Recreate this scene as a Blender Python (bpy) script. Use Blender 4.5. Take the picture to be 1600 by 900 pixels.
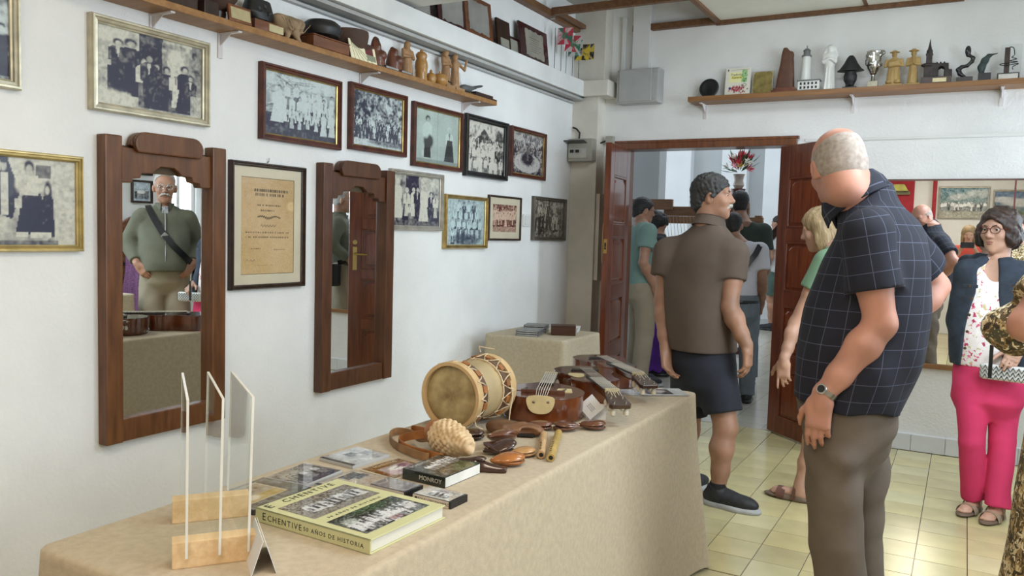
import bpy, bmesh, math, random
import numpy as np
from mathutils import Vector, Matrix
random.seed(7); rng = np.random.default_rng(11)
D = bpy.data; S = bpy.context.scene; COL = S.collection
for _o in list(D.objects): D.objects.remove(_o)

# ------------------------------------------------------------ camera
FX = 1265.0
RM = np.array([[.87186387, .05840725, -.48625301], [.48892158, -.04613767, .87110677], [.02844437, -.99722611, -.06878233]])
CAM = np.array([2.7, 0., 1.35])
cd = D.cameras.new('camera'); cam = D.objects.new('camera', cd); COL.objects.link(cam)
cd.sensor_width = 36; cd.lens = FX / 1600 * 36; cd.clip_start = .05; cd.clip_end = 100
_m = Matrix.Identity(4)
for _i in range(3):
    _m[_i][0] = RM[_i, 0]; _m[_i][1] = -RM[_i, 1]; _m[_i][2] = -RM[_i, 2]; _m[_i][3] = CAM[_i]
cam.matrix_world = _m; S.camera = cam
# ------------------------------------------------------------ world, lights, exposure
wd = D.worlds.new('sky'); S.world = wd; wd.use_nodes = True
wd.node_tree.nodes['Background'].inputs[0].default_value = (.80, .91, 1, 1)
wd.node_tree.nodes['Background'].inputs[1].default_value = 1.6
S.view_settings.view_transform = 'Standard'; S.view_settings.look = 'None'
S.view_settings.gamma = 1; S.view_settings.exposure = -0.08
def area(name, loc, direction, sx, sy, power, color):
    l = D.lights.new(name, 'AREA'); l.shape = 'RECTANGLE'; l.size = sx; l.size_y = sy; l.energy = power; l.color = color
    o = D.objects.new(name, l); COL.objects.link(o); o.location = loc
    o.rotation_euler = Vector(direction).to_track_quat('-Z', 'Y').to_euler(); return o
area('window_daylight', (4.75, 2.55, 1.75), (-1, .1, -.08), 3.1, 1.5, 112, (.75, .88, 1))
area('corner_window_daylight', (4.72, 5.58, 1.75), (-1, -.1, -.08), .5, 1.4, 120, (.75, .88, 1))
area('hall_fill_light', (.6, 10.2, 4.2), (0, 0, -1), 4.6, 5.0, 125, (.84, .93, 1))  # added area light under the closed hall ceiling, brightens the hall
area('hall_doorway_daylight', (-3.1, 10.0, 2.2), (1, 0, -.05), 4.0, 2.4, 42, (.84, .93, 1))
area('ceiling_lamp_light', (2.3, .6, 2.78), (-.1, 0, -1), 1.2, .3, 25, (1, .84, .66))
area('added_fill_light_corner', (1.9, 4.2, 2.82), (-.2, .25, -1), .9, .3, 17, (.86, .95, 1))  # added fill, lifts the pillar and the wall beside it
area('ceiling_lamp_light_rear', (2.45, -.85, 2.78), (0, .1, -1), 1.2, .3, 30, (1, .88, .74))
area('added_fill_light_far', (3.25, 2.95, 2.5), (-.1, .15, -1), 1.3, .3, 50, (.80, .92, 1))  # added fill out of view, evens the light on the far half

def at(u, v, ax, val):
    """the point where the sight line through pixel (u, v) meets the plane axis = value"""
    r = RM @ np.array([(u - 800) / FX, (v - 450) / FX, 1.]); t = (val - CAM[ax]) / r[ax]
    return CAM + t * r

# ------------------------------------------------------------ materials
def rgb(h):
    h = h.lstrip('#'); c = [int(h[i:i + 2], 16) / 255 for i in (0, 2, 4)]
    return tuple(x / 12.92 if x <= .04045 else ((x + .055) / 1.055) ** 2.4 for x in c)
MC = {}
def mat(name, col, rough=.6, metal=0., var=.12, scale=8., stretch=(1, 1, 1), bump=0., bscale=None, coat=0., col2=None, spec=.5, alpha=1., sheen=0., emis=0.):
    if name in MC: return MC[name]
    if isinstance(col, str): col = rgb(col)
    if isinstance(col2, str): col2 = rgb(col2)
    m = D.materials.new(name); m.use_nodes = True; nt = m.node_tree; N = nt.nodes; L = nt.links
    b = N['Principled BSDF']; b.inputs['Roughness'].default_value = rough; b.inputs['Metallic'].default_value = metal
    b.inputs['Coat Weight'].default_value = coat; b.inputs['Coat Roughness'].default_value = .08; b.inputs['Specular IOR Level'].default_value = spec
    if sheen: b.inputs['Sheen Weight'].default_value = sheen
    if emis:
        b.inputs['Emission Color'].default_value = (*col, 1); b.inputs['Emission Strength'].default_value = emis
    tc = N.new('ShaderNodeTexCoord'); mp = N.new('ShaderNodeMapping'); mp.inputs['Scale'].default_value = stretch
    L.new(tc.outputs['Object'], mp.inputs['Vector'])
    nz = N.new('ShaderNodeTexNoise'); nz.inputs['Scale'].default_value = scale; nz.inputs['Detail'].default_value = 5
    L.new(mp.outputs[0], nz.inputs['Vector'])
    if col2 is None: col2 = tuple(max(0, c * (1 - 2.2 * var)) for c in col); col1 = tuple(min(1, c * (1 + var)) for c in col)
    else: col1 = col
    cr = N.new('ShaderNodeValToRGB'); cr.color_ramp.elements[0].position = .32; cr.color_ramp.elements[1].position = .68
    cr.color_ramp.elements[0].color = (*col2, 1); cr.color_ramp.elements[1].color = (*col1, 1)
    L.new(nz.outputs[0], cr.inputs[0]); L.new(cr.outputs[0], b.inputs['Base Color'])
    if bump:
        n2 = nz
        if bscale:
            n2 = N.new('ShaderNodeTexNoise'); n2.inputs['Scale'].default_value = bscale; n2.inputs['Detail'].default_value = 3; L.new(mp.outputs[0], n2.inputs['Vector'])
        bp = N.new('ShaderNodeBump'); bp.inputs['Strength'].default_value = 1; bp.inputs['Distance'].default_value = bump
        L.new(n2.outputs[0], bp.inputs['Height']); L.new(bp.outputs[0], b.inputs['Normal'])
    MC[name] = m; return m
def wood(name, c1, c2, rough=.4, scale=5, stretch=(1, 8, 8), coat=.0, spec=.4): return mat(name, c1, rough, 0, .1, scale, stretch, bump=.0006, col2=c2, coat=coat, spec=spec)
def glassmat(name, tint=(1, 1, 1), gloss=1.0, ior=1.45):
    if name in MC: return MC[name]
    m = D.materials.new(name); m.use_nodes = True; nt = m.node_tree; nt.nodes.clear(); N = nt.nodes
    o = N.new('ShaderNodeOutputMaterial'); mx = N.new('ShaderNodeMixShader'); t = N.new('ShaderNodeBsdfTransparent'); g = N.new('ShaderNodeBsdfGlossy'); f = N.new('ShaderNodeFresnel')
    f.inputs[0].default_value = ior; t.inputs[0].default_value = (*tint, 1); g.inputs['Roughness'].default_value = .03; g.inputs['Color'].default_value = (gloss, gloss, gloss, 1)
    ge = N.new('ShaderNodeNewGeometry'); iv = N.new('ShaderNodeMath'); iv.operation = 'SUBTRACT'; iv.inputs[0].default_value = 1; ml = N.new('ShaderNodeMath'); ml.operation = 'MULTIPLY'
    nt.links.new(ge.outputs['Backfacing'], iv.inputs[1]); nt.links.new(iv.outputs[0], ml.inputs[0]); nt.links.new(f.outputs[0], ml.inputs[1])
    for a, b in ((ml.outputs[0], mx.inputs[0]), (t.outputs[0], mx.inputs[1]), (g.outputs[0], mx.inputs[2]), (mx.outputs[0], o.inputs[0])): nt.links.new(a, b)
    MC[name] = m; return m
def attrmat(name, rough=.45, coat=0., attr='paint'):
    if name in MC: return MC[name]
    m = D.materials.new(name); m.use_nodes = True; nt = m.node_tree; b = nt.nodes['Principled BSDF']; b.inputs['Roughness'].default_value = rough; b.inputs['Coat Weight'].default_value = coat
    a = nt.nodes.new('ShaderNodeAttribute'); a.attribute_name = attr
    tc = nt.nodes.new('ShaderNodeTexCoord'); nz = nt.nodes.new('ShaderNodeTexNoise'); nz.inputs['Scale'].default_value = 160; nz.inputs['Detail'].default_value = 3
    mx = nt.nodes.new('ShaderNodeMixRGB'); mx.blend_type = 'OVERLAY'; mx.inputs[0].default_value = .25
    nt.links.new(tc.outputs['Object'], nz.inputs['Vector']); nt.links.new(a.outputs['Color'], mx.inputs[1]); nt.links.new(nz.outputs[0], mx.inputs[2]); nt.links.new(mx.outputs[0], b.inputs['Base Color'])
    MC[name] = m; return m
def blotch(name, cols, scale=40, rough=.8, rand=1.0, stretch=(1, 1, 1)):
    """patches of flat colour (printed cloth): voronoi cells through a stepped ramp"""
    if name in MC: return MC[name]
    m = D.materials.new(name); m.use_nodes = True; nt = m.node_tree; N = nt.nodes; L = nt.links; b = N['Principled BSDF']; b.inputs['Roughness'].default_value = rough
    tc = N.new('ShaderNodeTexCoord'); mp = N.new('ShaderNodeMapping'); mp.inputs['Scale'].default_value = stretch; nz = N.new('ShaderNodeTexNoise'); nz.inputs['Scale'].default_value = scale * .6
    ad = N.new('ShaderNodeMixRGB'); ad.blend_type = 'ADD'; ad.inputs[0].default_value = .05 * rand
    v = N.new('ShaderNodeTexVoronoi'); v.inputs['Scale'].default_value = scale
    sp = N.new('ShaderNodeSeparateColor'); cr = N.new('ShaderNodeValToRGB'); cr.color_ramp.interpolation = 'CONSTANT'
    n = len(cols); tot = sum(w for _, w in cols); acc = 0
    for i, (c, w) in enumerate(cols):
        e = cr.color_ramp.elements[0] if i == 0 else cr.color_ramp.elements.new(acc)
        e.position = acc; e.color = (*(rgb(c) if isinstance(c, str) else c), 1); acc += w / tot * .999
    while len(cr.color_ramp.elements) > n: cr.color_ramp.elements.remove(cr.color_ramp.elements[-1])
    L.new(tc.outputs['Object'], mp.inputs[0]); L.new(mp.outputs[0], nz.inputs['Vector']); L.new(mp.outputs[0], ad.inputs[1]); L.new(nz.outputs['Color'], ad.inputs[2])
    L.new(ad.outputs[0], v.inputs['Vector']); L.new(v.outputs['Color'], sp.inputs[0]); L.new(sp.outputs[0], cr.inputs[0]); L.new(cr.outputs[0], b.inputs['Base Color'])
    MC[name] = m; return m
def plaid(name, base, line, pitch=.055, w=.05, rough=.85, base2=None):
    if name in MC: return MC[name]
    m = D.materials.new(name); m.use_nodes = True; nt = m.node_tree; N = nt.nodes; L = nt.links; b = N['Principled BSDF']; b.inputs['Roughness'].default_value = rough
    uv = N.new('ShaderNodeUVMap'); uv.uv_map = 'cloth'; sx = N.new('ShaderNodeSeparateXYZ'); L.new(uv.outputs[0], sx.inputs[0])
    def ln(o):
        d = N.new('ShaderNodeMath'); d.operation = 'DIVIDE'; d.inputs[1].default_value = pitch; L.new(o, d.inputs[0])
        f = N.new('ShaderNodeMath'); f.operation = 'FRACT'; L.new(d.outputs[0], f.inputs[0])
        l = N.new('ShaderNodeMath'); l.operation = 'LESS_THAN'; l.inputs[1].default_value = w; L.new(f.outputs[0], l.inputs[0]); return l.outputs[0]
    mxn = N.new('ShaderNodeMath'); mxn.operation = 'MAXIMUM'; L.new(ln(sx.outputs[0]), mxn.inputs[0]); L.new(ln(sx.outputs[1]), mxn.inputs[1])
    tc = N.new('ShaderNodeTexCoord'); nz = N.new('ShaderNodeTexNoise'); nz.inputs['Scale'].default_value = 6; L.new(tc.outputs['Object'], nz.inputs['Vector'])
    m0 = N.new('ShaderNodeMixRGB'); m0.inputs[1].default_value = (*rgb(base), 1); m0.inputs[2].default_value = (*rgb(base2 or base), 1); L.new(nz.outputs[0], m0.inputs[0])
    mc = N.new('ShaderNodeMixRGB'); mc.inputs[2].default_value = (*rgb(line), 1); L.new(m0.outputs[0], mc.inputs[1]); L.new(mxn.outputs[0], mc.inputs[0]); L.new(mc.outputs[0], b.inputs['Base Color'])
    MC[name] = m; return m

# ------------------------------------------------------------ objects, labels, parents
def tag(o, label=None, cat=None, group=None, kind=None):
    if label: o['label'] = label
    if cat: o['category'] = cat
    if group: o['group'] = group
    if kind: o['kind'] = kind
    return o
def thing(name, label, cat, loc=(0, 0, 0), rot=0., group=None, rot3=None):
    o = D.objects.new(name, None); COL.objects.link(o); o.empty_display_size = .05; o.location = loc
    o.rotation_euler = rot3 if rot3 is not None else (0, 0, rot)
    return tag(o, label, cat, group)
def meshobj(name, V, F, mats, parent=None, mi=None, smooth=False, loc=None):
    me = D.meshes.new(name); me.from_pydata([tuple(map(float, v)) for v in V], [], [tuple(map(int, f)) for f in F])
    for m in (mats if isinstance(mats, (list, tuple)) else [mats]): me.materials.append(m)
    if mi is not None: me.polygons.foreach_set('material_index', np.asarray(mi, dtype=np.int32))
    if smooth: me.polygons.foreach_set('use_smooth', np.ones(len(me.polygons), dtype=bool))
    me.update()
    o = D.objects.new(name, me); COL.objects.link(o)
    if parent is not None: o.parent = parent
    if loc is not None: o.location = loc
    return o
class MB:
    """collects simple solids and links them as ONE mesh object"""
    def __init__(s): s.V = []; s.F = []; s.M = []; s.mi = 0
    def add(s, V, F, mi=None):
        n = len(s.V); s.V += [tuple(v) for v in V]; s.F += [tuple(i + n for i in f) for f in F]; s.M += [s.mi if mi is None else mi] * len(F); return s
    def box(s, c, d, R=None, mi=None, taper=1.):
        P = [Vector((x * d[0] / 2 * (taper if z > 0 else 1), y * d[1] / 2 * (taper if z > 0 else 1), z * d[2] / 2)) for z in (-1, 1) for y in (-1, 1) for x in (-1, 1)]
        if R is not None: P = [R @ p for p in P]
        c = Vector(c); return s.add([p + c for p in P], [(0, 2, 3, 1), (4, 5, 7, 6), (0, 1, 5, 4), (2, 6, 7, 3), (0, 4, 6, 2), (1, 3, 7, 5)], mi)
    def bb(s, a, b, mi=None):
        return s.box([(a[i] + b[i]) / 2 for i in range(3)], [abs(b[i] - a[i]) for i in range(3)], None, mi)
    def rbox(s, c, d, r, R=None, mi=None, seg=3):
        """box with corners rounded in plan and a small edge chamfer"""
        pl = []
        for cx, cy, a0 in ((1, 1, 0), (-1, 1, 90), (-1, -1, 180), (1, -1, 270)):
            for i in range(seg + 1):
                a = math.radians(a0 + 90 * i / seg); pl.append((cx * (d[0] / 2 - r) + r * math.cos(a), cy * (d[1] / 2 - r) + r * math.sin(a)))
        ch = min(r, d[2] * .25) * .5; V = []; n = len(pl)
        for z, k in ((-d[2] / 2, ch), (-d[2] / 2 + ch, 0), (d[2] / 2 - ch, 0), (d[2] / 2, ch)):
            for x, y in pl: V.append(Vector((x * (1 - 2 * k / d[0]), y * (1 - 2 * k / d[1]), z)))
        F = [tuple(reversed(range(n))), tuple(range(3 * n, 4 * n))]
        for j in range(3): F += [(j * n + i, j * n + (i + 1) % n, (j + 1) * n + (i + 1) % n, (j + 1) * n + i) for i in range(n)]
        if R is not None: V = [R @ v for v in V]
        return s.add([v + Vector(c) for v in V], F, mi)
    def tube(s, path, r, seg=8, mi=None, closed=False):
        P = [Vector(p) for p in path]; n = len(P); rs = r if isinstance(r, (list, tuple)) else [r] * n; V = []; up = Vector((0, 0, 1))
        for i in range(n):
            t = (P[(i + 1) % n] - P[i - 1]) if closed else (P[min(i + 1, n - 1)] - P[max(i - 1, 0)])
            t.normalize(); u = up if abs(t.dot(up)) < .95 else Vector((1, 0, 0)); a = t.cross(u).normalized(); b = a.cross(t)
            for k in range(seg):
                an = 2 * math.pi * k / seg; V.append(P[i] + (a * math.cos(an) + b * math.sin(an)) * rs[i])
        F = []
        for i in range(n if closed else n - 1):
            j = (i + 1) % n
            F += [(i * seg + k, i * seg + (k + 1) % seg, j * seg + (k + 1) % seg, j * seg + k) for k in range(seg)]
        if not closed: F += [tuple(reversed(range(seg))), tuple((n - 1) * seg + k for k in range(seg))]
        return s.add(V, F, mi)
    def lathe(s, prof, c=(0, 0, 0), seg=20, R=None, mi=None, cap=True):
        n = len(prof); V = []
        for r, z in prof:
            for k in range(seg):
                a = 2 * math.pi * k / seg; V.append(Vector((r * math.cos(a), r * math.sin(a), z)))
        F = [(j * seg + k, j * seg + (k + 1) % seg, (j + 1) * seg + (k + 1) % seg, (j + 1) * seg + k) for j in range(n - 1) for k in range(seg)]
        if cap: F += [tuple(reversed(range(seg))), tuple((n - 1) * seg + k for k in range(seg))]
        if R is not None: V = [R @ v for v in V]
        return s.add([v + Vector(c) for v in V], F, mi)
    def prism(s, poly, t, M=None, mi=None):
        """poly in local x,z; thickness along local y from 0 to t (front is -y)"""
        n = len(poly); V = [Vector((x, 0, z)) for x, z in poly] + [Vector((x, t, z)) for x, z in poly]
        if M is not None: V = [M @ v for v in V]
        F = [tuple(range(n)), tuple(reversed(range(n, 2 * n)))] + [(i, i + n, (i + 1) % n + n, (i + 1) % n) for i in range(n)]
        return s.add(V, F, mi)
    def build(s, name, mats, parent=None, smooth=False, bevel=0., angle=40, loc=None):
        o = meshobj(name, s.V, s.F, mats, parent, s.M, False, loc)
        bm = bmesh.new(); bm.from_mesh(o.data); bmesh.ops.recalc_face_normals(bm, faces=bm.faces[:])
        if bevel:
            es = [e for e in bm.edges if len(e.link_faces) == 2 and e.calc_face_angle(0) > math.radians(angle)]
            bmesh.ops.bevel(bm, geom=es, offset=bevel, segments=2, affect='EDGES', profile=.6, clamp_overlap=True)
        if smooth:
            for f in bm.faces: f.smooth = True
            for e in bm.edges:
                if len(e.link_faces) == 2 and e.calc_face_angle(0) > math.radians(angle): e.smooth = False
        bm.to_mesh(o.data); bm.free(); return o
def rotz(a): return Matrix.Rotation(a, 3, 'Z')
def rot(axis, deg): return Matrix.Rotation(math.radians(deg), 3, axis)
def lettering(txt, size, mtl, parent, M, extrude=.0003, align='CENTER', name='lettering', spacing=1., sx=1.):
    c = D.curves.new('txt', 'FONT'); c.body = txt; c.size = size; c.extrude = extrude; c.align_x = align; c.align_y = 'CENTER'; c.space_character = spacing; c.resolution_u = 2
    t = D.objects.new('txt', c); COL.objects.link(t); dg = bpy.context.evaluated_depsgraph_get()
    me = D.meshes.new_from_object(t.evaluated_get(dg)); D.objects.remove(t); D.curves.remove(c)
    me.transform(Matrix.Diagonal((sx, 1, 1, 1))); me.transform(M); me.materials.clear(); me.materials.append(mtl); me.name = name
    o = D.objects.new(name, me); COL.objects.link(o); o.parent = parent; return o
FACE = Matrix(((1, 0, 0, 0), (0, 0, -1, 0), (0, 1, 0, 0), (0, 0, 0, 1)))     # text plane -> upright, read from -y

# ------------------------------------------------------------ signed distance bodies (smooth organic shapes, one mesh each)
class SDF:
    def __init__(s, res): s.res = res; s.pr = []; s.fold = None; s.cuts = []
    def _bx(s, lo, hi): return np.minimum(lo, hi), np.maximum(lo, hi)
    def cap(s, a, b, ra, rb=None, k=.02, g=0, flat=None):
        a = np.array(a, float); b = np.array(b, float); rb = ra if rb is None else rb; R = max(ra, rb); d = b - a; L2 = max(float(d @ d), 1e-9); L = math.sqrt(L2)
        def f(X, Y, Z):
            t = ((X - a[0]) * d[0] + (Y - a[1]) * d[1] + (Z - a[2]) * d[2]) / L2; tc = np.clip(t, 0, 1)
            q = np.sqrt((X - a[0] - tc * d[0]) ** 2 + (Y - a[1] - tc * d[1]) ** 2 + (Z - a[2] - tc * d[2]) ** 2) - (ra + (rb - ra) * tc)
            if flat == 'b': q = np.maximum(q, (t - 1) * L)
            if flat == 'ab': q = np.maximum(np.maximum(q, (t - 1) * L), -t * L)
            return q
        s.pr.append((f, np.minimum(a, b) - R, np.maximum(a, b) + R, k, g, 1)); return s
    def chain(s, pts, rs, k=.02, g=0):
        for i in range(len(pts) - 1): s.cap(pts[i], pts[i + 1], rs[i], rs[i + 1], k, g)
        return s
    def ell(s, c, r, k=.02, g=0, R=None, sub=False):
        c = np.array(c, float); r = np.array(r, float) * np.ones(3); m = r.max() if R is not None else r
        Rm = None if R is None else np.array(R).T
        def f(X, Y, Z):
            x, y, z = X - c[0], Y - c[1], Z - c[2]
            if Rm is not None: x, y, z = (Rm[i, 0] * x + Rm[i, 1] * y + Rm[i, 2] * z for i in range(3))
            k0 = np.sqrt((x / r[0]) ** 2 + (y / r[1]) ** 2 + (z / r[2]) ** 2); k1 = np.sqrt((x / r[0] ** 2) ** 2 + (y / r[1] ** 2) ** 2 + (z / r[2] ** 2) ** 2)
            return k0 * (k0 - 1) / np.maximum(k1, 1e-6)
        s.pr.append((f, c - m, c + m, k, g, -1 if sub else 1)); return s
    def box(s, c, h, rd=.005, k=.01, g=0, R=None, sub=False):
        c = np.array(c, float); h = np.array(h, float); m = np.linalg.norm(h) if R is not None else h; Rm = None if R is None else np.array(R).T
        def f(X, Y, Z):
            x, y, z = X - c[0], Y - c[1], Z - c[2]
            if Rm is not None: x, y, z = (Rm[i, 0] * x + Rm[i, 1] * y + Rm[i, 2] * z for i in range(3))
            qx, qy, qz = abs(x) - h[0] + rd, abs(y) - h[1] + rd, abs(z) - h[2] + rd
            return np.sqrt(np.maximum(qx, 0) ** 2 + np.maximum(qy, 0) ** 2 + np.maximum(qz, 0) ** 2) + np.minimum(np.maximum(np.maximum(qx, qy), qz), 0) - rd
        s.pr.append((f, c - m, c + m, k, g, -1 if sub else 1)); return s
    def loft(s, secs, k=.03, g=0, e=2.3):
        secs = sorted(secs); z = np.array([q[0] for q in secs]); A = np.array([q[1:5] for q in secs]); zz = np.linspace(z[0], z[-1], 60)
        # smooth interpolation of the sections
        T = np.stack([np.interp(zz, z, A[:, i]) for i in range(4)], 1)
        for _ in range(6): T[1:-1] = (T[:-2] + 2 * T[1:-1] + T[2:]) / 4
        R = T[:, 2:].max(); lo = np.array([T[:, 0].min() - R, T[:, 1].min() - R, z[0]]); hi = np.array([T[:, 0].max() + R, T[:, 1].max() + R, z[-1]])
        def f(X, Y, Z):
            cx, cy, rx, ry = (np.interp(Z, zz, T[:, i]) for i in range(4))
            q = ((np.abs(X - cx) / rx) ** e + (np.abs(Y - cy) / ry) ** e) ** (1 / e)
            return np.maximum((q - 1) * np.minimum(rx, ry), np.maximum(z[0] - Z, Z - z[-1]))
        s.pr.append((f, lo, hi, k, g, 1)); return s
    def cut(s, n, c): s.cuts.append((np.array(n, float), c)); return s       # keep n.p < c
    def xform(s, M, i0=0):
        """place the primitives added since i0 with the 4x4 matrix M"""
        Mi = np.array(M.inverted()); Mm = np.array(M)
        for i in range(i0, len(s.pr)):
            f, lo, hi, k, g, op = s.pr[i]
            cs = np.array([[x, y, z, 1] for x in (lo[0], hi[0]) for y in (lo[1], hi[1]) for z in (lo[2], hi[2])]) @ Mm.T
            def g2(X, Y, Z, f=f): return f(*(Mi[j, 0] * X + Mi[j, 1] * Y + Mi[j, 2] * Z + Mi[j, 3] for j in range(3)))
            s.pr[i] = (g2, cs[:, :3].min(0), cs[:, :3].max(0), k, g, op)
    def mesh(s):
        h = s.res; P = [p for p in s.pr if p[5] > 0]
        lo = np.min([p[1] for p in P], 0) - 3 * h - .012; hi = np.max([p[2] for p in P], 0) + 3 * h + .012
        n = np.ceil((hi - lo) / h).astype(int) + 1
        G = np.full(n, .5, np.float32); ax = [lo[i] + h * np.arange(n[i]) for i in range(3)]
        for f, a, b, k, g, op in s.pr:
            pad = k + 2 * h + .01; i0 = np.maximum(((a - pad - lo) / h).astype(int), 0); i1 = np.minimum(np.ceil((b + pad - lo) / h).astype(int) + 1, n)
            if (i1 <= i0).any(): continue
            sl = tuple(slice(i0[i], i1[i]) for i in range(3)); d = f(ax[0][sl[0], None, None], ax[1][None, sl[1], None], ax[2][None, None, sl[2]])
            o = G[sl]
            if op > 0: hh = np.maximum(k - np.abs(o - d), 0) / k; G[sl] = np.minimum(o, d) - hh * hh * k / 4
            else: hh = np.maximum(k - np.abs(o + d), 0) / k; G[sl] = np.maximum(o, -d) + hh * hh * k / 4
        X, Y, Z = ax[0][:, None, None], ax[1][None, :, None], ax[2][None, None, :]
        if s.fold is not None: G += s.fold(X, Y, Z).astype(np.float32)
        for nn, c in s.cuts: G = np.maximum(G, (nn[0] * X + nn[1] * Y + nn[2] * Z - c).astype(np.float32))
        for i in range(3):
            sl = [slice(None)] * 3
            for q in (0, -1): sl[i] = q; G[tuple(sl)] = np.maximum(G[tuple(sl)], h)
        N = G < 0; c = [N[i:n[0] - 1 + i, j:n[1] - 1 + j, l:n[2] - 1 + l] for i in (0, 1) for j in (0, 1) for l in (0, 1)]
        an = c[0].copy(); al = c[0].copy()
        for q in c[1:]: an |= q; al &= q
        act = an & ~al; I = np.argwhere(act); idx = np.full(act.shape, -1, np.int32); idx[act] = np.arange(len(I))
        acc = np.zeros((len(I), 3)); cnt = np.zeros(len(I)); E = np.eye(3, dtype=int)
        for a in range(3):
            for j in (0, 1):
                for l in (0, 1):
                    o = E[(a + 1) % 3] * j + E[(a + 2) % 3] * l; p = I + o; q = p + E[a]
                    v0 = G[p[:, 0], p[:, 1], p[:, 2]]; v1 = G[q[:, 0], q[:, 1], q[:, 2]]; w = (v0 < 0) != (v1 < 0)
                    t = np.where(w, v0 / np.where(w, v0 - v1, 1), 0); pt = o + t[:, None] * E[a]
                    acc[w] += pt[w]; cnt[w] += 1
        V = lo + h * (I + acc / np.maximum(cnt, 1)[:, None]); F = []
        for a in range(3):
            b1, b2 = E[(a + 1) % 3], E[(a + 2) % 3]
            sa = [slice(1, -1)] * 3; sa[a] = slice(0, -1); sb = list(sa); sb[a] = slice(1, None)
            n0, n1 = N[tuple(sa)], N[tuple(sb)]; off = np.ones(3, int); off[a] = 0
            for m_, fl in ((n0 & ~n1, False), (~n0 & n1, True)):
                p = np.argwhere(m_) + off
                if not len(p): continue
                q = [p - b1 - b2, p - b2, p, p - b1]
                f = np.stack([idx[w[:, 0], w[:, 1], w[:, 2]] for w in q], 1); F.append(f[:, ::-1] if fl else f)
        return V, np.concatenate(F)
    def owner(s, V):
        best = np.full(len(V), 9., float); g0 = np.zeros(len(V), int)
        for f, a, b, k, g, op in s.pr:
            if op > 0:
                d = f(V[:, 0], V[:, 1], V[:, 2]); w = d < best; best[w] = d[w]; g0[w] = g
        return g0
    def build(s, name, mats, parent=None, relax=1, loc=None, uv=None):
        V, F = s.mesh(); mats = mats if isinstance(mats, (list, tuple)) else [mats]
        for _ in range(relax):
            e = np.concatenate([F[:, [0, 1]], F[:, [1, 2]], F[:, [2, 3]], F[:, [3, 0]]]); A = np.zeros_like(V); cn = np.zeros(len(V))
            np.add.at(A, e[:, 0], V[e[:, 1]]); np.add.at(cn, e[:, 0], 1); np.add.at(A, e[:, 1], V[e[:, 0]]); np.add.at(cn, e[:, 1], 1)
            V = V * .45 + .55 * A / np.maximum(cn, 1)[:, None]
        me = D.meshes.new(name); me.vertices.add(len(V)); me.vertices.foreach_set('co', V.astype(np.float32).ravel())
        me.loops.add(len(F) * 4); me.loops.foreach_set('vertex_index', F.astype(np.int32).ravel()); me.polygons.add(len(F)); me.polygons.foreach_set('loop_start', np.arange(0, len(F) * 4, 4, dtype=np.int32))
        me.polygons.foreach_set('use_smooth', np.ones(len(F), bool))
        for m in mats: me.materials.append(m)
        if len(mats) > 1:
            C = V[F].mean(1); me.polygons.foreach_set('material_index', np.minimum(s.owner(C), len(mats) - 1).astype(np.int32))
        if uv is not None:
            C = V[F].mean(1); U = uv(V[F.ravel()].reshape(-1, 4, 3), s.owner(C)); l = me.uv_layers.new(name='cloth'); l.data.foreach_set('uv', U.astype(np.float32).ravel())
        me.update(calc_edges=True); me.validate()
        o = D.objects.new(name, me); COL.objects.link(o)
        if parent is not None: o.parent = parent
        if loc is not None: o.location = loc
        return o
# ============================================================ THE SETTING
W4 = 4.35; YF = 5.85; YB = -2.2; H0 = 2.893
wallm = mat('white_plaster', (.81, .81, .80), .85, var=.03, scale=3, bump=.0022, bscale=70, spec=.25)
hallwall = mat('hall_white_paint', (.80, .82, .84), .8, var=.03, scale=2, bump=.001, bscale=50)
hallgrey = mat('hall_grey_paint', (.50, .52, .53), .8, var=.04, scale=2)
whitem = mat('white_paint_gloss', (.74, .74, .73), .5, var=.04, scale=5)
creamp = mat('cream_pillar_paint', (.70, .66, .58), .75, var=.06, scale=4, bump=.001, bscale=50)
ceilm = mat('cream_ceiling_panel', (.80, .78, .69), .8, var=.04, scale=3)
ceilu = mat('old_ceiling_plaster', (.55, .53, .49), .9, var=.1, scale=4, bump=.002, bscale=20)
battm = wood('brown_batten', (.20, .095, .04), (.12, .055, .025), .5, 6, (6, 1, 6))
doorm = wood('varnished_mahogany', (.175, .040, .012), (.085, .017, .006), .28, 4, (9, 9, 1), coat=.5)
doorm2 = wood('varnished_mahogany_panel', (.20, .046, .013), (.10, .020, .007), .25, 4, (9, 9, 1), coat=.6)
jambm = wood('door_casing_wood', (.20, .065, .022), (.10, .03, .011), .35, 4, (9, 9, 1), coat=.4)
brass = mat('brass', (.55, .38, .14), .3, 1., var=.1)
steel = mat('dull_steel', (.55, .55, .55), .35, 1., var=.1)
whiteplastic = mat('white_plastic', (.72, .72, .70), .4, var=.02)
greyplastic = mat('grey_plastic', (.42, .425, .42), .5, var=.04)
glass = glassmat('clear_glass')
pglass = glassmat('picture_glass', gloss=.9, ior=1.4)
black = mat('black_plastic', (.012, .012, .013), .35, var=.2)
mirrorm = mat('mirror_silvering', (.86, .88, .88), .0, 1., var=.0)

def struct(name, b, m, parent=None, bevel=0., kind=True):
    o = b.build(name, m, parent, bevel=bevel)
    if parent is None: o['kind'] = 'structure'
    return o
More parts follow.
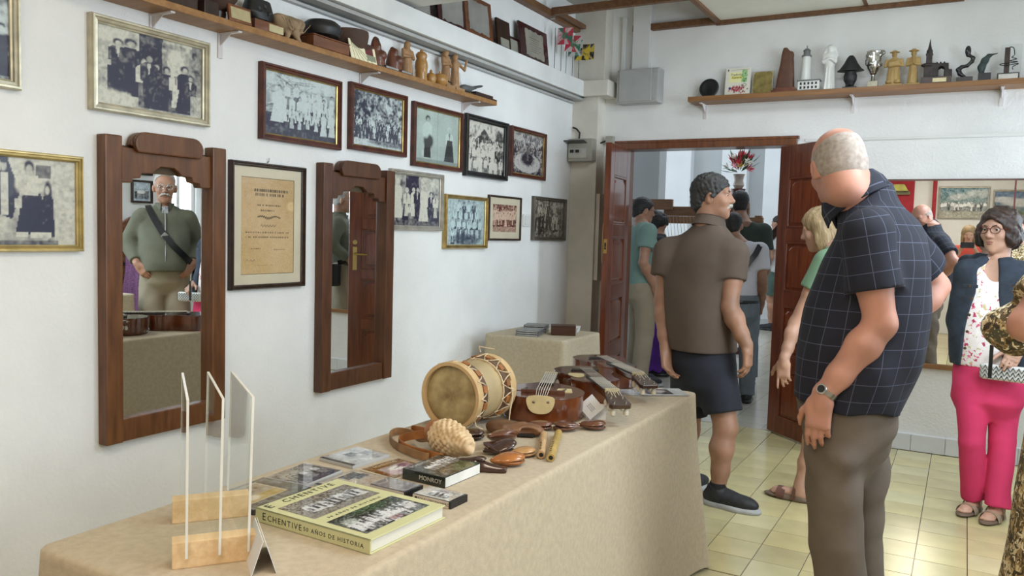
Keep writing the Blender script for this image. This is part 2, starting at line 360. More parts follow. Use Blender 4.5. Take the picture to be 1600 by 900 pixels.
# floor slab with the tile joints in its surface, then real tiles where they can be told apart
def tilemat(name, c1, c2, grout, pitch, ox, oy, rough=.22, spec=.5):
    m = D.materials.new(name); m.use_nodes = True; nt = m.node_tree; N = nt.nodes; L = nt.links; b = N['Principled BSDF']; b.inputs['Roughness'].default_value = rough; b.inputs['Specular IOR Level'].default_value = spec
    tc = N.new('ShaderNodeTexCoord'); mp = N.new('ShaderNodeMapping'); mp.inputs['Location'].default_value = (-ox, -oy, 0)
    br = N.new('ShaderNodeTexBrick'); br.offset = 0; br.inputs['Scale'].default_value = 1; br.inputs['Brick Width'].default_value = pitch; br.inputs['Row Height'].default_value = pitch; br.inputs['Mortar Size'].default_value = .0022
    br.inputs['Color1'].default_value = (*c1, 1); br.inputs['Color2'].default_value = (*c2, 1); br.inputs['Mortar'].default_value = (*grout, 1)
    L.new(tc.outputs['Object'], mp.inputs[0]); L.new(mp.outputs[0], br.inputs['Vector']); L.new(br.outputs[0], b.inputs['Base Color']); return m
TX0, TY0, TP = 1.588, 3.822, .199
T1, T2 = (.60, .53, .30), (.52, .46, .265)
fm = tilemat('floor_tiles_far', T1, T2, (.10, .085, .055), TP, TX0, TY0)
floor = struct('floor', MB().bb((-.15, YB - .15, -.12), (W4 + .15, YF + .0, -.0035)), fm)
tilems = [mat('yellow_cement_tile_%d' % i, c, .2, var=.05, scale=5, bump=.0004, bscale=14) for i, c in enumerate(((.60, .52, .27), (.56, .49, .26), (.52, .455, .25), (.60, .54, .31)))]
tmesh = []
for m in tilems:
    b = MB().box((0, 0, -.002), (TP - .0038, TP - .0038, .004)); t = b.build('tile', m, floor, bevel=.0008); tmesh.append(t.data); D.objects.remove(t)
for i in range(-5, 11):
    for j in range(-3, 10):
        o = D.objects.new('tile', tmesh[random.choice((0, 0, 1, 1, 2, 3))]); COL.objects.link(o); o.parent = floor
        o.location = (TX0 + (i + .5) * TP, TY0 + (j + .5) * TP, random.uniform(-.0006, .0002)); o.rotation_euler = (random.uniform(-.0012, .0012), random.uniform(-.0012, .0012), 0)
hfm = tilemat('hall_floor_tiles', (.50, .47, .39), (.45, .42, .35), (.25, .23, .19), .25, 0, 6, .18)
struct('floor', MB().bb((-3.6, YF, -.12), (4.6, 13.6, -.001)), hfm)
# walls
struct('wall_left', MB().bb((-.15, YB, 0), (0, YF, 3.08)), wallm)
OX0, OX1, OZ = .40, 1.572, 2.0
b = MB().bb((-.15, YF, 0), (OX0 - .04, YF + .15, 3.08)).bb((OX1 + .04, YF, 0), (W4 + .15, YF + .15, 3.08)).bb((OX0 - .04, YF, OZ + .035), (OX1 + .04, YF + .15, 3.08))
struct('wall_far', b, wallm)
WIN = [(1.0, 4.1, 1.0, 2.4), (5.38, 5.78, .95, 2.32)]
b = MB(); ys = YB
for y0, y1, z0, z1 in WIN:
    b.bb((W4, ys, 0), (W4 + .15, y0, 3.08)).bb((W4, y0, 0), (W4 + .15, y1, z0)).bb((W4, y0, z1), (W4 + .15, y1, 3.08)); ys = y1
b.bb((W4, ys, 0), (W4 + .15, YF, 3.08)); struct('wall_right', b, wallm)
struct('wall_back', MB().bb((-.15, YB - .15, 0), (W4 + .15, YB, 3.08)), wallm)
for n, (y0, y1, z0, z1) in enumerate(WIN, 1):
    w = thing('window_%d' % n, None, None, (W4 + .05, (y0 + y1) / 2, z0)); w['kind'] = 'structure'; h = z1 - z0; l = y1 - y0; b = MB()
    for yy in (-l / 2 + .02, l / 2 - .02): b.box((0, yy, h / 2), (.05, .05, h))
    for zz in (.025, h - .025, h * .70): b.box((0, 0, zz), (.05, l, .05))
    nb = 2 if l < 1.5 else 5
    for k in range(1, nb): b.box((0, -l / 2 + l * k / nb, h / 2), (.045, .04, h))
    b.build('window_frame', whitem, w, bevel=.004)
    for k in range(nb): MB().box((0, -l / 2 + l * (k + .5) / nb, h / 2), (.006, l / nb - .03, h - .04)).build('pane', glass, w)
    MB().box((-.06, 0, -.015), (.16, l + .08, .03)).build('window_sill', whitem, w, bevel=.004)
# ceiling: cream panels with brown joint strips, an opened-up corner above the pillar
ceil = struct('ceiling', MB().bb((-.15, YB, H0 + .02), (W4 + .15, 4.0, 3.08)).bb((1.06, 4.0, H0 + .02), (W4 + .15, YF, 3.08)).bb((-.15, 4.0, 3.08), (1.06, YF + .15, 3.2)), ceilu)
for x0, x1 in ((1.08, 2.03), (2.05, 3.2), (3.22, W4)):
    for y0, y1 in ((3.4, 4.6), (4.62, YF - .015), (2.18, 3.38), (.96, 2.16), (-.26, .94), (YB, -.28)):
        MB().bb((x0, y0, H0), (x1, y1, H0 + .02)).build('panel', ceilm, ceil)
for y0, y1 in ((2.18, 3.38), (.96, 2.16), (-.26, .94), (YB, -.28)): MB().bb((0, y0, H0), (1.06, y1, H0 + .02)).build('panel', ceilm, ceil)
for a, c in (((2.028, YB, H0 - .006), (2.052, YF, H0 + .02)), ((1.05, 4.0, H0 - .02), (1.085, YF, H0 + .03)), ((1.05, YF - .03, H0 - .03), (2.6, YF, H0 + .01)), ((2.6, YF - .012, H0 - .006), (W4, YF, H0 + .01)),
             ((0, 4.0, 2.875), (.055, 5.69, 2.925)), ((.055, 5.19, 2.885), (1.06, 5.235, 2.935)), ((.43, YF - .05, 2.87), (1.06, YF, 2.915)), ((.06, 5.25, 2.895), (.10, 5.69, 2.925))):
    MB().bb(a, c).build('batten', battm, ceil, bevel=.003)
MB().bb((.045, 5.2, 2.885), (.075, 5.22, 2.86)).build('hook', steel, ceil)
struct('trim_1', MB().bb((0, YB, 2.385), (.12, 5.70, 2.50)), whitem, bevel=.004)                    # beam along the left wall, a ledge on top
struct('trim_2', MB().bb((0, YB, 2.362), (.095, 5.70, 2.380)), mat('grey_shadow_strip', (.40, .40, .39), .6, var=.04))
struct('trim_3', MB().bb((0, YB, 2.342), (.028, 5.68, 2.354)), mat('grey_cable', (.50, .50, .49), .6, var=.04))
struct('beam_across', MB().bb((0, 3.22, 2.52), (W4, 3.55, H0)), whitem, bevel=.004)
struct('pillar', MB().bb((0, 5.71, 0), (.215, YF, 2.39)).bb((0, 5.71, 2.49), (.255, YF, 3.08)).bb((0, 5.64, 2.385), (.315, YF, 2.50)).bb((.2, 5.73, 1.0), (.245, YF, 1.66)), creamp, bevel=.003)
# skirting on the far wall, one piece per tile
bb_ = struct('baseboard_far', MB().bb((1.66, YF - .008, 0), (W4, YF, .112)), whitem)
sk = MB().box((0, 0, 0), (.196, .012, .108)).build('tile', mat('white_skirting_tile', (.74, .76, .78), .3, var=.05, scale=4), bb_, bevel=.0015); skm = sk.data; D.objects.remove(sk)
for k in range(13):
    o = D.objects.new('tile', skm); COL.objects.link(o); o.parent = bb_; o.location = (1.76 + k * .199, YF - .012, .055)
struct('baseboard_left', MB().bb((0, YB, 0), (.012, 5.71, .11)), whitem)
struct('trim_4', MB().bb((1.70, YF - .012, 2.022), (W4, YF, 2.040)), whiteplastic)                   # cable trunking on the far wall
# ---- double door of the far wall
d1 = thing('door_1', None, None, (0, YF, 0)); d1['kind'] = 'structure'
b = MB().bb((OX0 - .075, -.02, 0), (OX0, .17, OZ + .06)).bb((OX1, -.02, 0), (OX1 + .075, .17, OZ + .06)).bb((OX0 - .075, -.024, OZ), (OX1 + .075, .17, OZ + .06)).bb((OX0 - .09, -.03, OZ + .045), (OX1 + .09, 0, OZ + .065))
b.build('casing', jambm, d1, bevel=.004)
def leaf(hinge, ang, right, handle):
    """a four-panel leaf; local x runs from the hinge to the free edge, local -y is the face that shows"""
    w, h, t = .585, 1.985, .042
    zs = [.12, .555, .99, 1.425]; ph = .345; b = MB()
    for x0, x1 in ((0, .105), (w - .105, w)): b.bb((x0, -t / 2, .008), (x1, t / 2, h))
    zz = [.008] + sum(([z, z + ph] for z in zs), []) + [h]
    for k in range(0, len(zz), 2): b.bb((.105, -t / 2, zz[k]), (w - .105, t / 2, zz[k + 1]))
    L = b.build('leaf', doorm, d1, bevel=.003); L.location = hinge; L.rotation_euler = (0, 0, ang)
    pb = MB(); pw = w - .21
    pb.box((0, 0, 0), (pw, .02, ph)); s = -1
    for q in (-1, 1): pb.prism([(-pw / 2 + .035, -ph / 2 + .035), (pw / 2 - .035, -ph / 2 + .035), (pw / 2 - .035, ph / 2 - .06), (pw / 2 - .07, ph / 2 - .035), (-pw / 2 + .07, ph / 2 - .035), (-pw / 2 + .035, ph / 2 - .06)], .012, Matrix.Translation((0, -.018 if q < 0 else .006, 0)))
    fr = MB()
    for q in (-.015, .015):
        for sx, sz, dx, dz in ((-1, 0, .016, ph), (1, 0, .016, ph), (0, -1, pw, .016), (0, 1, pw, .016)): fr.box((sx * (pw / 2 - .008), q, sz * (ph / 2 - .008)), (dx, .014, dz))
    for z in zs:
        o = pb.build('panel', doorm2, L, bevel=.004, loc=(w / 2, 0, z + ph / 2)); f = fr.build('moulding', doorm, L, bevel=.004, loc=(w / 2, 0, z + ph / 2))
    if handle:
        hb = MB()
        for q in (-1, 1):
            hb.box((w - .05, q * (t / 2 + .003), 1.08), (.035, .006, .20)).tube([(w - .05, q * (t / 2), 1.12), (w - .05, q * (t / 2 + .045), 1.12), (w - .15, q * (t / 2 + .05), 1.115)], .009)
            hb.lathe([(.02, -.006), (.02, .006)], (w - .05, q * (t / 2 + .004), 1.22), 12, rot('X', 90))
        hb.build('door_handle', brass, L, smooth=True)
    else:
        MB().box((w + .001, 0, 1.265), (.004, .024, .10)).build('strike_plate', brass, L); MB().box((w + .003, 0, 1.275), (.003, .012, .03)).box((w + .003, 0, 1.25), (.003, .012, .015)).build('strike_hole', black, L)
        MB().tube([(w - .03, -t / 2 - .006, 1.15), (w - .03, -t / 2 - .006, 1.42)], .005).build('bolt', brass, L)
    return L
leaf((OX0 + .018, -.01, .005), math.atan2(5.27 - YF, .482 - OX0), False, False)
leaf((OX1 - .012, -.02, .005), math.atan2(-.41, .43), True, True)
# ---- the hall beyond the door
struct('wall_hall_far', MB().bb((-3.6, 13.2, 0), (4.6, 13.35, 4.5)), hallwall)
struct('wall_hall_left', MB().bb((-3.75, YF, 0), (-3.6, 8.2, 4.5)).bb((-3.75, 12, 0), (-3.6, 13.35, 4.5)).bb((-3.75, 8.2, 3.4), (-3.6, 12, 4.5)), hallwall)
struct('wall_hall_right', MB().bb((4.6, YF, 0), (4.75, 13.35, 4.5)), hallwall)
struct('ceiling', MB().bb((-3.75, YF, 4.5), (4.75, 13.35, 4.6)), hallwall)
struct('wall_hall_near', MB().bb((-3.6, YF + .15, 0), (-.15, YF + .3, 4.5)).bb((-.15, YF + .02, 3.08), (4.6, YF + .15, 4.5)), hallwall)
struct('wall_hall_recess', MB().bb((-2.9, 13.02, .9), (.6, 13.2, 4.5)), hallgrey)
for x0, x1 in ((-1.80, -1.24), (-.745, -.345), (-.085, .30)): struct('pillar_hall', MB().bb((x0, 12.85, 0), (x1, 13.2, 4.5)), hallwall, bevel=.01)
struct('pillar_hall_side', MB().bb((-3.6, 9.0, 0), (-.43, 9.25, 4.5)), hallgrey, bevel=.01)
struct('baseboard_hall', MB().bb((-3.6, 12.83, 0), (4.6, 12.85, .12)).bb((-3.6, 12.85, 0), (4.6, 13.19, .10)), mat('hall_skirting', (.62, .63, .64), .5, var=.04))
# ============================================================ FLAT PRINT (photographs, covers): colours painted on a fine grid
class Paint:
    def __init__(s, w, h, nx=96, bg=(.5, .5, .5)):
        s.w, s.h = w, h; s.nx = nx; s.ny = max(8, int(nx * h / w)); s.C = np.ones((s.ny + 1, s.nx + 1, 3)) * np.array(bg, float)
        s.u, s.v = np.meshgrid(np.linspace(0, 1, s.nx + 1), np.linspace(0, 1, s.ny + 1)); s.a = w / h
    def put(s, m, col, op=1.):
        m = (np.clip(m, 0, 1) * op)[..., None]; s.C = s.C * (1 - m) + np.array(col if not np.isscalar(col) else (col,) * 3, float) * m; return s
    def ell(s, u, v, ru, rv, col, op=1., soft=.25):
        d = np.sqrt(((s.u - u) / ru) ** 2 + ((s.v - v) / rv) ** 2); return s.put((1 + soft - d) / (2 * soft) if soft else (d < 1) * 1., col, op)
    def rect(s, u0, v0, u1, v1, col, op=1.): return s.put(((s.u >= u0) & (s.u <= u1) & (s.v >= v0) & (s.v <= v1)) * 1., col, op)
    def poly(s, P, col, op=1.):
        ins = np.zeros(s.u.shape, bool); n = len(P)
        for i in range(n):
            (x0, y0), (x1, y1) = P[i], P[(i + 1) % n]
            if y0 == y1: continue
            c = ((y0 > s.v) != (y1 > s.v)) & (s.u < (x1 - x0) * (s.v - y0) / (y1 - y0) + x0); ins ^= c
        return s.put(ins * 1., col, op)
    def line(s, a, b, w, col, op=1.):
        (x0, y0), (x1, y1) = a, b; dx, dy = (x1 - x0) * s.a, y1 - y0; t = np.clip((((s.u - x0) * s.a) * dx + (s.v - y0) * dy) / max(dx * dx + dy * dy, 1e-9), 0, 1)
        d = np.hypot((s.u - x0) * s.a - t * dx, s.v - y0 - t * dy); return s.put((w - d) / w * 2, col, op)
    def noise(s, n=8, amp=.2, region=None):
        k = rng.standard_normal((n + 1, int(n * s.a) + 2)); y = s.v * (k.shape[0] - 1.001); x = s.u * (k.shape[1] - 1.001); j = y.astype(int); i = x.astype(int); fy = y - j; fx = x - i
        q = k[j, i] * (1 - fx) * (1 - fy) + k[j, i + 1] * fx * (1 - fy) + k[j + 1, i] * (1 - fx) * fy + k[j + 1, i + 1] * fx * fy
        m = np.ones(s.u.shape) if region is None else ((s.u >= region[0]) & (s.v >= region[1]) & (s.u <= region[2]) & (s.v <= region[3])) * 1.
        s.C = np.clip(s.C + (q * amp * m)[..., None], 0, 1); return s
    def grad(s, c0, c1): s.C[:] = np.array(c0) * (1 - s.v[..., None]) + np.array(c1) * s.v[..., None]; return s
    def fig(s, u, v, h, kind=0, w=1.):
        """a standing person: 0 woman in white blouse, dark skirt and apron, 1 man in dark suit, 2 dark hooded woman, 3 white blouse only, 4 all white"""
        a = h * w / s.a; sk = .62 + .1 * random.random(); j = lambda x: max(0, min(1, x + random.uniform(-.07, .07)))
        if kind in (0, 2, 4):
            c = {0: .10, 2: .06, 4: .85}[kind]; s.poly([(u - .11 * a, v + .55 * h), (u + .11 * a, v + .55 * h), (u + .22 * a, v), (u - .22 * a, v)], j(c))
            if kind == 0: s.poly([(u - .07 * a, v + .54 * h), (u + .07 * a, v + .54 * h), (u + .11 * a, v + .12 * h), (u - .11 * a, v + .12 * h)], j(.82), .85)
        else:
            s.poly([(u - .12 * a, v + .5 * h), (u + .12 * a, v + .5 * h), (u + .1 * a, v), (u - .1 * a, v)], j(.12 if kind == 1 else .3))
        t = {0: .85, 1: .14, 2: .08, 3: .88, 4: .9}[kind]
        s.poly([(u - .17 * a, v + .78 * h), (u - .07 * a, v + .85 * h), (u + .07 * a, v + .85 * h), (u + .17 * a, v + .78 * h), (u + .16 * a, v + .5 * h), (u - .16 * a, v + .5 * h)], j(t))
        if kind in (1, 0): s.poly([(u - .04 * a, v + .84 * h), (u + .04 * a, v + .84 * h), (u, v + .58 * h)], j(.9 if kind == 1 else .2), .8)
        hr = {0: .85 if random.random() < .6 else .12, 1: .06, 2: .05, 3: .12, 4: .9}[kind]
        s.ell(u, v + .945 * h, .085 * a, .075 * h, hr); s.ell(u + .01 * a, v + .915 * h, .06 * a, .062 * h, sk)
        return s
    def row(s, n, u0, u1, v, h, kinds, jit=.02):
        for i in range(n): s.fig(u0 + (u1 - u0) * (i + .5) / n + random.uniform(-.4, .4) * jit, v + random.uniform(-1, 1) * jit, h * random.uniform(.94, 1.06), random.choice(kinds))
        return s
    def tone(s, lo, hi, gam=1.):
        g = np.clip((np.clip(s.C.mean(2, keepdims=True), 0, 1) - .46) * 1.5 + .46, 0, 1) ** gam; s.C = np.array(lo) * (1 - g) + np.array(hi) * g; return s
    def sheet(s, name, parent, y=0., c=(0, 0), M=None, m=None, t=.0008):
        """flat printed sheet in local x,z (facing -y), a thin solid"""
        n = s.u.size; V = np.zeros((n, 3)); V[:, 0] = (s.u.ravel() - .5) * s.w + c[0]; V[:, 2] = (s.v.ravel() - .5) * s.h + c[1]; V[:, 1] = y
        W = s.nx + 1; i, j = np.meshgrid(np.arange(s.nx), np.arange(s.ny)); k = (j * W + i).ravel(); F = np.stack([k, k + 1, k + 1 + W, k + W], 1)
        cr = [0, s.nx, n - 1, n - 1 - s.nx]; B = V[cr] + np.array([0, t, 0]); V = np.concatenate([V, B]); Fl = [tuple(f) for f in F] + [(n + 3, n + 2, n + 1, n)]
        C = np.ones((n + 4, 4), np.float32); C[:n, :3] = s.C.reshape(-1, 3); C[n:, :3] = .8
        if M is not None: V = (np.array(M)[:3, :3] @ V.T).T + np.array(M)[:3, 3]
        o = meshobj(name, V, Fl, m or attrmat('photo_print', .4), parent); a = o.data.color_attributes.new('paint', 'FLOAT_COLOR', 'POINT'); a.data.foreach_set('color', C.ravel()); return o
IND = ((.016, .016, .045), (.62, .61, .52)); BLU = ((.02, .022, .05), (.55, .62, .62)); GRE = ((.02, .022, .022), (.50, .60, .55)); SEP = ((.035, .02, .014), (.55, .42, .30)); BW = ((.02, .02, .02), (.62, .60, .53)); RED = ((.10, .012, .012), (.66, .48, .36))

def ring(W, H, prof, mats, mis):
    """mitred picture moulding: profile = [(inset, y)], front is -y"""
    V = []; F = []; M = []; n = len(prof)
    for a, y in prof: V += [(-W / 2 + a, y, -H / 2 + a), (W / 2 - a, y, -H / 2 + a), (W / 2 - a, y, H / 2 - a), (-W / 2 + a, y, H / 2 - a)]
    for r in range(n):
        q = (r + 1) % n
        for i in range(4): F.append((r * 4 + i, r * 4 + (i + 1) % 4, q * 4 + (i + 1) % 4, q * 4 + i)); M.append(mis[r])
    return V, F, M
gold = mat('gilt_moulding', (.50, .36, .14), .28, .9, var=.15, scale=20); goldp = mat('pale_gilt_moulding', (.56, .51, .38), .35, .5, var=.12, scale=20); goldb = mat('bright_gilt_moulding', (.56, .43, .18), .3, .6, var=.12, scale=20)
silv = mat('silver_moulding', (.46, .43, .37), .38, .5, var=.12, scale=20); maho = wood('mahogany_moulding', (.115, .030, .016), (.05, .014, .009), .32, 6, (3, 3, 3)); dk = mat('black_moulding', (.010, .010, .011), .3, var=.2); dkb = wood('dark_brown_moulding', (.05, .025, .014), (.022, .011, .007), .35, 6, (3, 3, 3)); greym = mat('grey_brown_moulding', (.115, .10, .08), .4, .3, var=.15)
matb = mat('cream_mat_board', (.62, .56, .42), .8, var=.03); backb = mat('frame_backing', (.10, .07, .04), .9)
STY = {'gold': (.03, .032, goldp, goldp), 'bright': (.022, .03, goldb, goldb), 'mah': (.030, .030, maho, gold), 'black': (.034, .034, dk, dk), 'dark': (.020, .028, dkb, dkb), 'silver': (.026, .03, silv, silv), 'grey': (.026, .03, greym, greym), 'thin': (.014, .022, dkb, dkb), 'gilt2': (.024, .03, gold, goldb)}
def picture(label, W, H, sty, P, loc, rz, mt=0., group=None, tilt=0., name='framed_photograph', cat='picture', hang=False):
    fw, fd, m1, m2 = STY[sty]
    t = thing(name, label, cat, loc, group=group, rot3=(math.radians(tilt), 0, rz))
    prof = [(0, 0), (0, -fd * .8), (.004, -fd), (fw * .35, -fd), (fw * .45, -fd * .8), (fw * .75, -fd * .85), (fw * .82, -fd * .62), (fw, -fd * .55), (fw, 0)]
    V, F, M = ring(W, H, prof, None, [0, 0, 0, 0, 0, 0, 1, 1, 0]); meshobj('frame', V, F, [m1, m2], t, M)
    MB().bb((-W / 2 + fw * .8, -.006, -H / 2 + fw * .8), (W / 2 - fw * .8, -.002, H / 2 - fw * .8)).build('backing', backb, t)
    if mt:
        V, F, M = ring(W - 2 * fw + .004, H - 2 * fw + .004, [(0, -.008), (0, -.0105), (mt, -.0105), (mt, -.008)], None, [0] * 4); meshobj('mat_board', V, F, [matb], t, M)
    P.sheet('print', t, -.0085)
    MB().bb((-W / 2 + fw - .003, -.0165, -H / 2 + fw - .003), (W / 2 - fw + .003, -.0145, H / 2 - fw + .003)).build('glass_pane', pglass, t)
    if hang: MB().tube([(0, .002, H / 2 + .004), (0, -.01, H / 2 + .012), (0, -.012, H / 2 + .026)], .0025, 6).build('nail', steel, t)
    return t
RL = math.pi / 2                                                       # local x runs along the left wall, away from the camera
def lw(y0, y1, z0, z1): return (y1 - y0, z1 - z0, (0.0, (y0 + y1) / 2, (z0 + z1) / 2))
def pic_left(label, box, sty, paint, mt=0., **k):
    W, H, loc = lw(*box); fw = STY[sty][0]; P = Paint(W - 2 * fw - 2 * mt + .006, H - 2 * fw - 2 * mt + .006, 120); paint(P); return picture(label, W, H, sty, P, loc, RL, mt, group='framed photographs on the left wall', **k)
def p_cut(P): P.grad((.35,) * 3, (.6,) * 3).noise(9, .25).noise(24, .2); P.row(9, 0, 1, .05, .55, (0, 1, 2)); P.ell(.9, .55, .1, .05, .95, .8).ell(.9, .8, .1, .03, .85, .7); P.tone(*BLU)  # pale ellipses at the right: glass reflections painted into the print
def p_g2(P):
    P.grad((.6,) * 3, (.75,) * 3).noise(8, .12); P.rect(.38, .42, .6, 1, .14).rect(.6, .3, 1, .95, .45).ell(.74, .72, .09, .2, .85).rect(.65, .4, .83, .72, .8).rect(.9, .6, 1, 1, .35)
    P.ell(.16, .6, .12, .2, .72).rect(.1, .15, .42, .5, .06); P.fig(.3, .2, .68, 2, 1.6).fig(.19, .3, .55, 1, 1.5); P.ell(.1, .08, .14, .13, .8).ell(.25, .1, .07, .09, .85)
    for u, h, k in ((.42, .66, 3), (.54, .62, 1), (.47, .72, 1), (.64, .6, 2), (.73, .6, 0), (.82, .66, 2), (.88, .55, 1)): P.fig(u, .03, h, k, 1.1)
    P.rect(.88, 0, 1, .3, .7, .7).noise(20, .1).noise(40, .08).tone(*IND)
def p_g3(P0):
    P = Paint(P0.w * .55, P0.h, int(P0.nx * .55))
    P.grad((.5,) * 3, (.8,) * 3).noise(12, .06); P.rect(.70, 0, 1, 1, .72)
    for k in range(22): P.ell(.72 + .28 * random.random(), random.random(), .02 + .025 * random.random(), .02, .5 + .4 * random.random(), .6)
    P.rect(.46, .78, .66, .93, .3); P.poly([(0, .35), (.02, .98), (.1, .99), (.26, .62), (.16, .3)], .05); P.rect(.02, .35, .12, .82, .75).ell(.06, .9, .04, .07, .65).ell(.06, .97, .06, .05, .04)
    P.poly([(.2, .15), (.3, .62), (.52, .6), (.7, .1)], .05).poly([(.26, .58), (.27, .8), (.5, .8), (.5, .58)], .78).ell(.38, .9, .06, .07, .07).ell(.38, .86, .045, .06, .68).ell(.27, .7, .08, .1, .75)
    P.rect(.19, .42, .28, .54, .7).ell(.62, .62, .05, .12, .06).ell(.61, .64, .03, .05, .7).poly([(.53, .1), (.56, .58), (.68, .58), (.71, .1)], .06); P.rect(.2, .1, .36, .16, .85).rect(.38, .09, .66, .15, .8).ell(.04, .2, .06, .14, .7).ell(.58, .08, .04, .04, .7)
    P.rect(0, 0, .75, .06, .2, .7).noise(30, .08).tone(*IND); jj = np.clip(np.linspace(0, P.ny, P0.ny + 1), 0, P.ny).astype(int); P0.C = np.concatenate([np.repeat(P.C[jj][:, :1], P0.nx - P.nx, 1) * .6, P.C[jj]], 1)
def p_b1(P):
    P.grad((.14,) * 3, (.9,) * 3).rect(0, .35, 1, 1, .58).rect(0, .8, 1, 1, .8).rect(0, 0, 1, .36, .10).noise(9, .12)
    for k in range(40): P.line((random.random(), .4 + .6 * random.random()), (random.random(), .4 + .6 * random.random()), .008, random.choice((.15, .95)), .5)
    P.row(8, .15, 1, .42, .42, (3, 0, 4)).row(7, .2, .98, .25, .45, (0, 3, 4)); P.fig(.17, .22, .55, 4, 1.2).row(6, .3, 1, .10, .42, (0, 4, 3)); P.rect(0, 0, 1, .1, .16, .6).noise(30, .08).tone(*BLU)
def p_b2(P):
    P.grad((.5,) * 3, (.8,) * 3); P.ell(.12, .75, .2, .35, .18).ell(.5, .8, .15, .3, .4).ell(.85, .7, .3, .4, .55).noise(14, .25).noise(30, .2); P.row(16, .0, 1, .22, .3, (1, 0, 1, 3)).row(14, .05, 1, .12, .3, (1, 1, 0)); P.rect(0, 0, 1, .13, .8, .75).ell(.75, .1, .4, .05, .15, .7).noise(40, .1).tone(*BLU)
def p_b3(P):
    P.grad((.62,) * 3, (.7,) * 3).noise(5, .04).rect(.5, 0, .515, 1, .55); P.fig(.28, .12, .76, 3, 1.1); P.ell(.3, .42, .1, .13, .05).ell(.26, .18, .1, .08, .85).poly([(.2, .1), (.22, .5), (.33, .5), (.36, .1)], .12).ell(.24, .6, .08, .13, .8)
    P.fig(.78, .08, .66, 0, 1.2).poly([(.69, .08), (.73, .5), (.85, .5), (.9, .08)], .12); P.rect(0, 0, 1, .08, .35, .6).tone(*GRE)
def p_b4(P):
    P.grad((.35,) * 3, (.85,) * 3); P.poly([(.18, .6), (.45, .88), (.75, .58)], .25).ell(.88, .75, .12, .15, .2).rect(.1, .4, .85, .6, .45).noise(20, .2); P.row(9, .02, .98, .28, .4, (0, 1, 3)).row(8, 0, 1, .1, .46, (0, 4, 1, 3)).row(7, 0, 1, -.12, .45, (3, 4, 0)).noise(40, .1).tone(*BW)
def p_b5(P): P.grad((.2,) * 3, (.5,) * 3).noise(16, .22).noise(40, .22).ell(.5, .28, .42, .24, .85, 1, .06).ell(.5, .3, .36, .18, .75, 1, .06).ell(.5, .38, .2, .16, .12).rect(.47, .35, .53, .78, .3).ell(.22, .85, .12, .07, .7).noise(50, .15).tone((.02, .016, .03), (.52, .50, .47))
def p_g4(P):
    P.grad((.3,) * 3, (.6,) * 3).noise(6, .25).rect(.28, .55, .55, 1, .12).rect(.6, .4, .85, .95, .7); 
    for u, v, h, k in ((.12, .15, .75, 4), (.3, .12, .62, 0), (.44, .2, .55, 4), (.52, .1, .68, 1), (.66, .1, .72, 4), (.82, .1, .6, 1), (.92, .12, .55, 0), (.36, .08, .35, 3)): P.fig(u, v, h, k, 1.1)
    P.rect(0, 0, 1, .1, .25, .7).noise(24, .1).tone(*IND)
def p_g5(P): P.grad((.62,) * 3, (.66,) * 3).noise(6, .05); P.row(4, .25, .78, .5, .45, (3, 1)).row(5, .16, .86, .34, .45, (0, 3, 1)).row(6, .1, .95, .14, .45, (3, 0)).row(3, .12, .5, .02, .36, (0, 1)).ell(.52, .12, .34, .12, .1, .7).noise(30, .1).tone((.02, .035, .07), (.50, .62, .62))
def p_r6(P): P.grad((.45,) * 3, (.3,) * 3).noise(20, .25).row(11, .02, .98, .35, .5, (4, 3, 0)).row(10, .02, .98, .2, .5, (0, 4, 3)).rect(0, 0, 1, .2, .55, .8).noise(30, .1).tone(*RED)
def p_k7(P): P.grad((.35,) * 3, (.4,) * 3).noise(10, .2).rect(.6, .65, .95, .95, .7); P.row(9, .02, .95, .4, .5, (1, 0, 1)).row(8, .02, .95, .15, .5, (1, 2, 0)).noise(26, .2).noise(50, .15).tone((.03, .026, .02), (.42, .39, .32))
pic_left('gilt framed photograph cut off by the top left corner of the view', (1.02, 1.525, 1.758, 2.09), 'gold', p_cut)
pic_left('wide gilt framed photograph of villagers with an arched doorway, above the first mirror', (1.764, 2.268, 1.735, 2.067), 'gold', p_g2)
pic_left('gilt framed photograph of dark-robed women and a stone wall, left of the first mirror', (1.23, 1.733, 1.241, 1.567), 'bright', p_g3)
pic_left('brown framed photograph of women in white headscarves and aprons, largest under the shelf', (2.542, 3.053, 1.722, 2.052), 'mah', p_b1)
pic_left('brown framed photograph of a crowd before tall trees with a sunlit path', (3.12, 3.58, 1.737, 2.066), 'mah', p_b2)
pic_left('brown framed pale green photograph of just two standing figures', (3.643, 4.138, 1.70, 2.052), 'mah', p_b3)
pic_left('black framed photograph of a crowd in front of a thatched hut', (4.174, 4.684, 1.685, 2.062), 'black', p_b4)
pic_left('brown framed photograph with a big white disc, last of the upper row', (4.739, 5.243, 1.725, 2.059), 'mah', p_b5)
pic_left('silver framed photograph of people in long robes, touching the second mirror', (3.452, 3.944, 1.345, 1.67), 'silver', p_g4)
pic_left('gold framed bluish photograph of a seated group stacked in a pyramid', (3.972, 4.453, 1.241, 1.564), 'gilt2', p_g5)
pic_left('thin dark framed reddish group photograph in a cream mat', (4.48, 4.909, 1.292, 1.587), 'thin', p_r6, .045)
pic_left('grey-brown framed dark photograph of a packed crowd, beside the light switch', (5.084, 5.612, 1.296, 1.61), 'grey', p_k7)
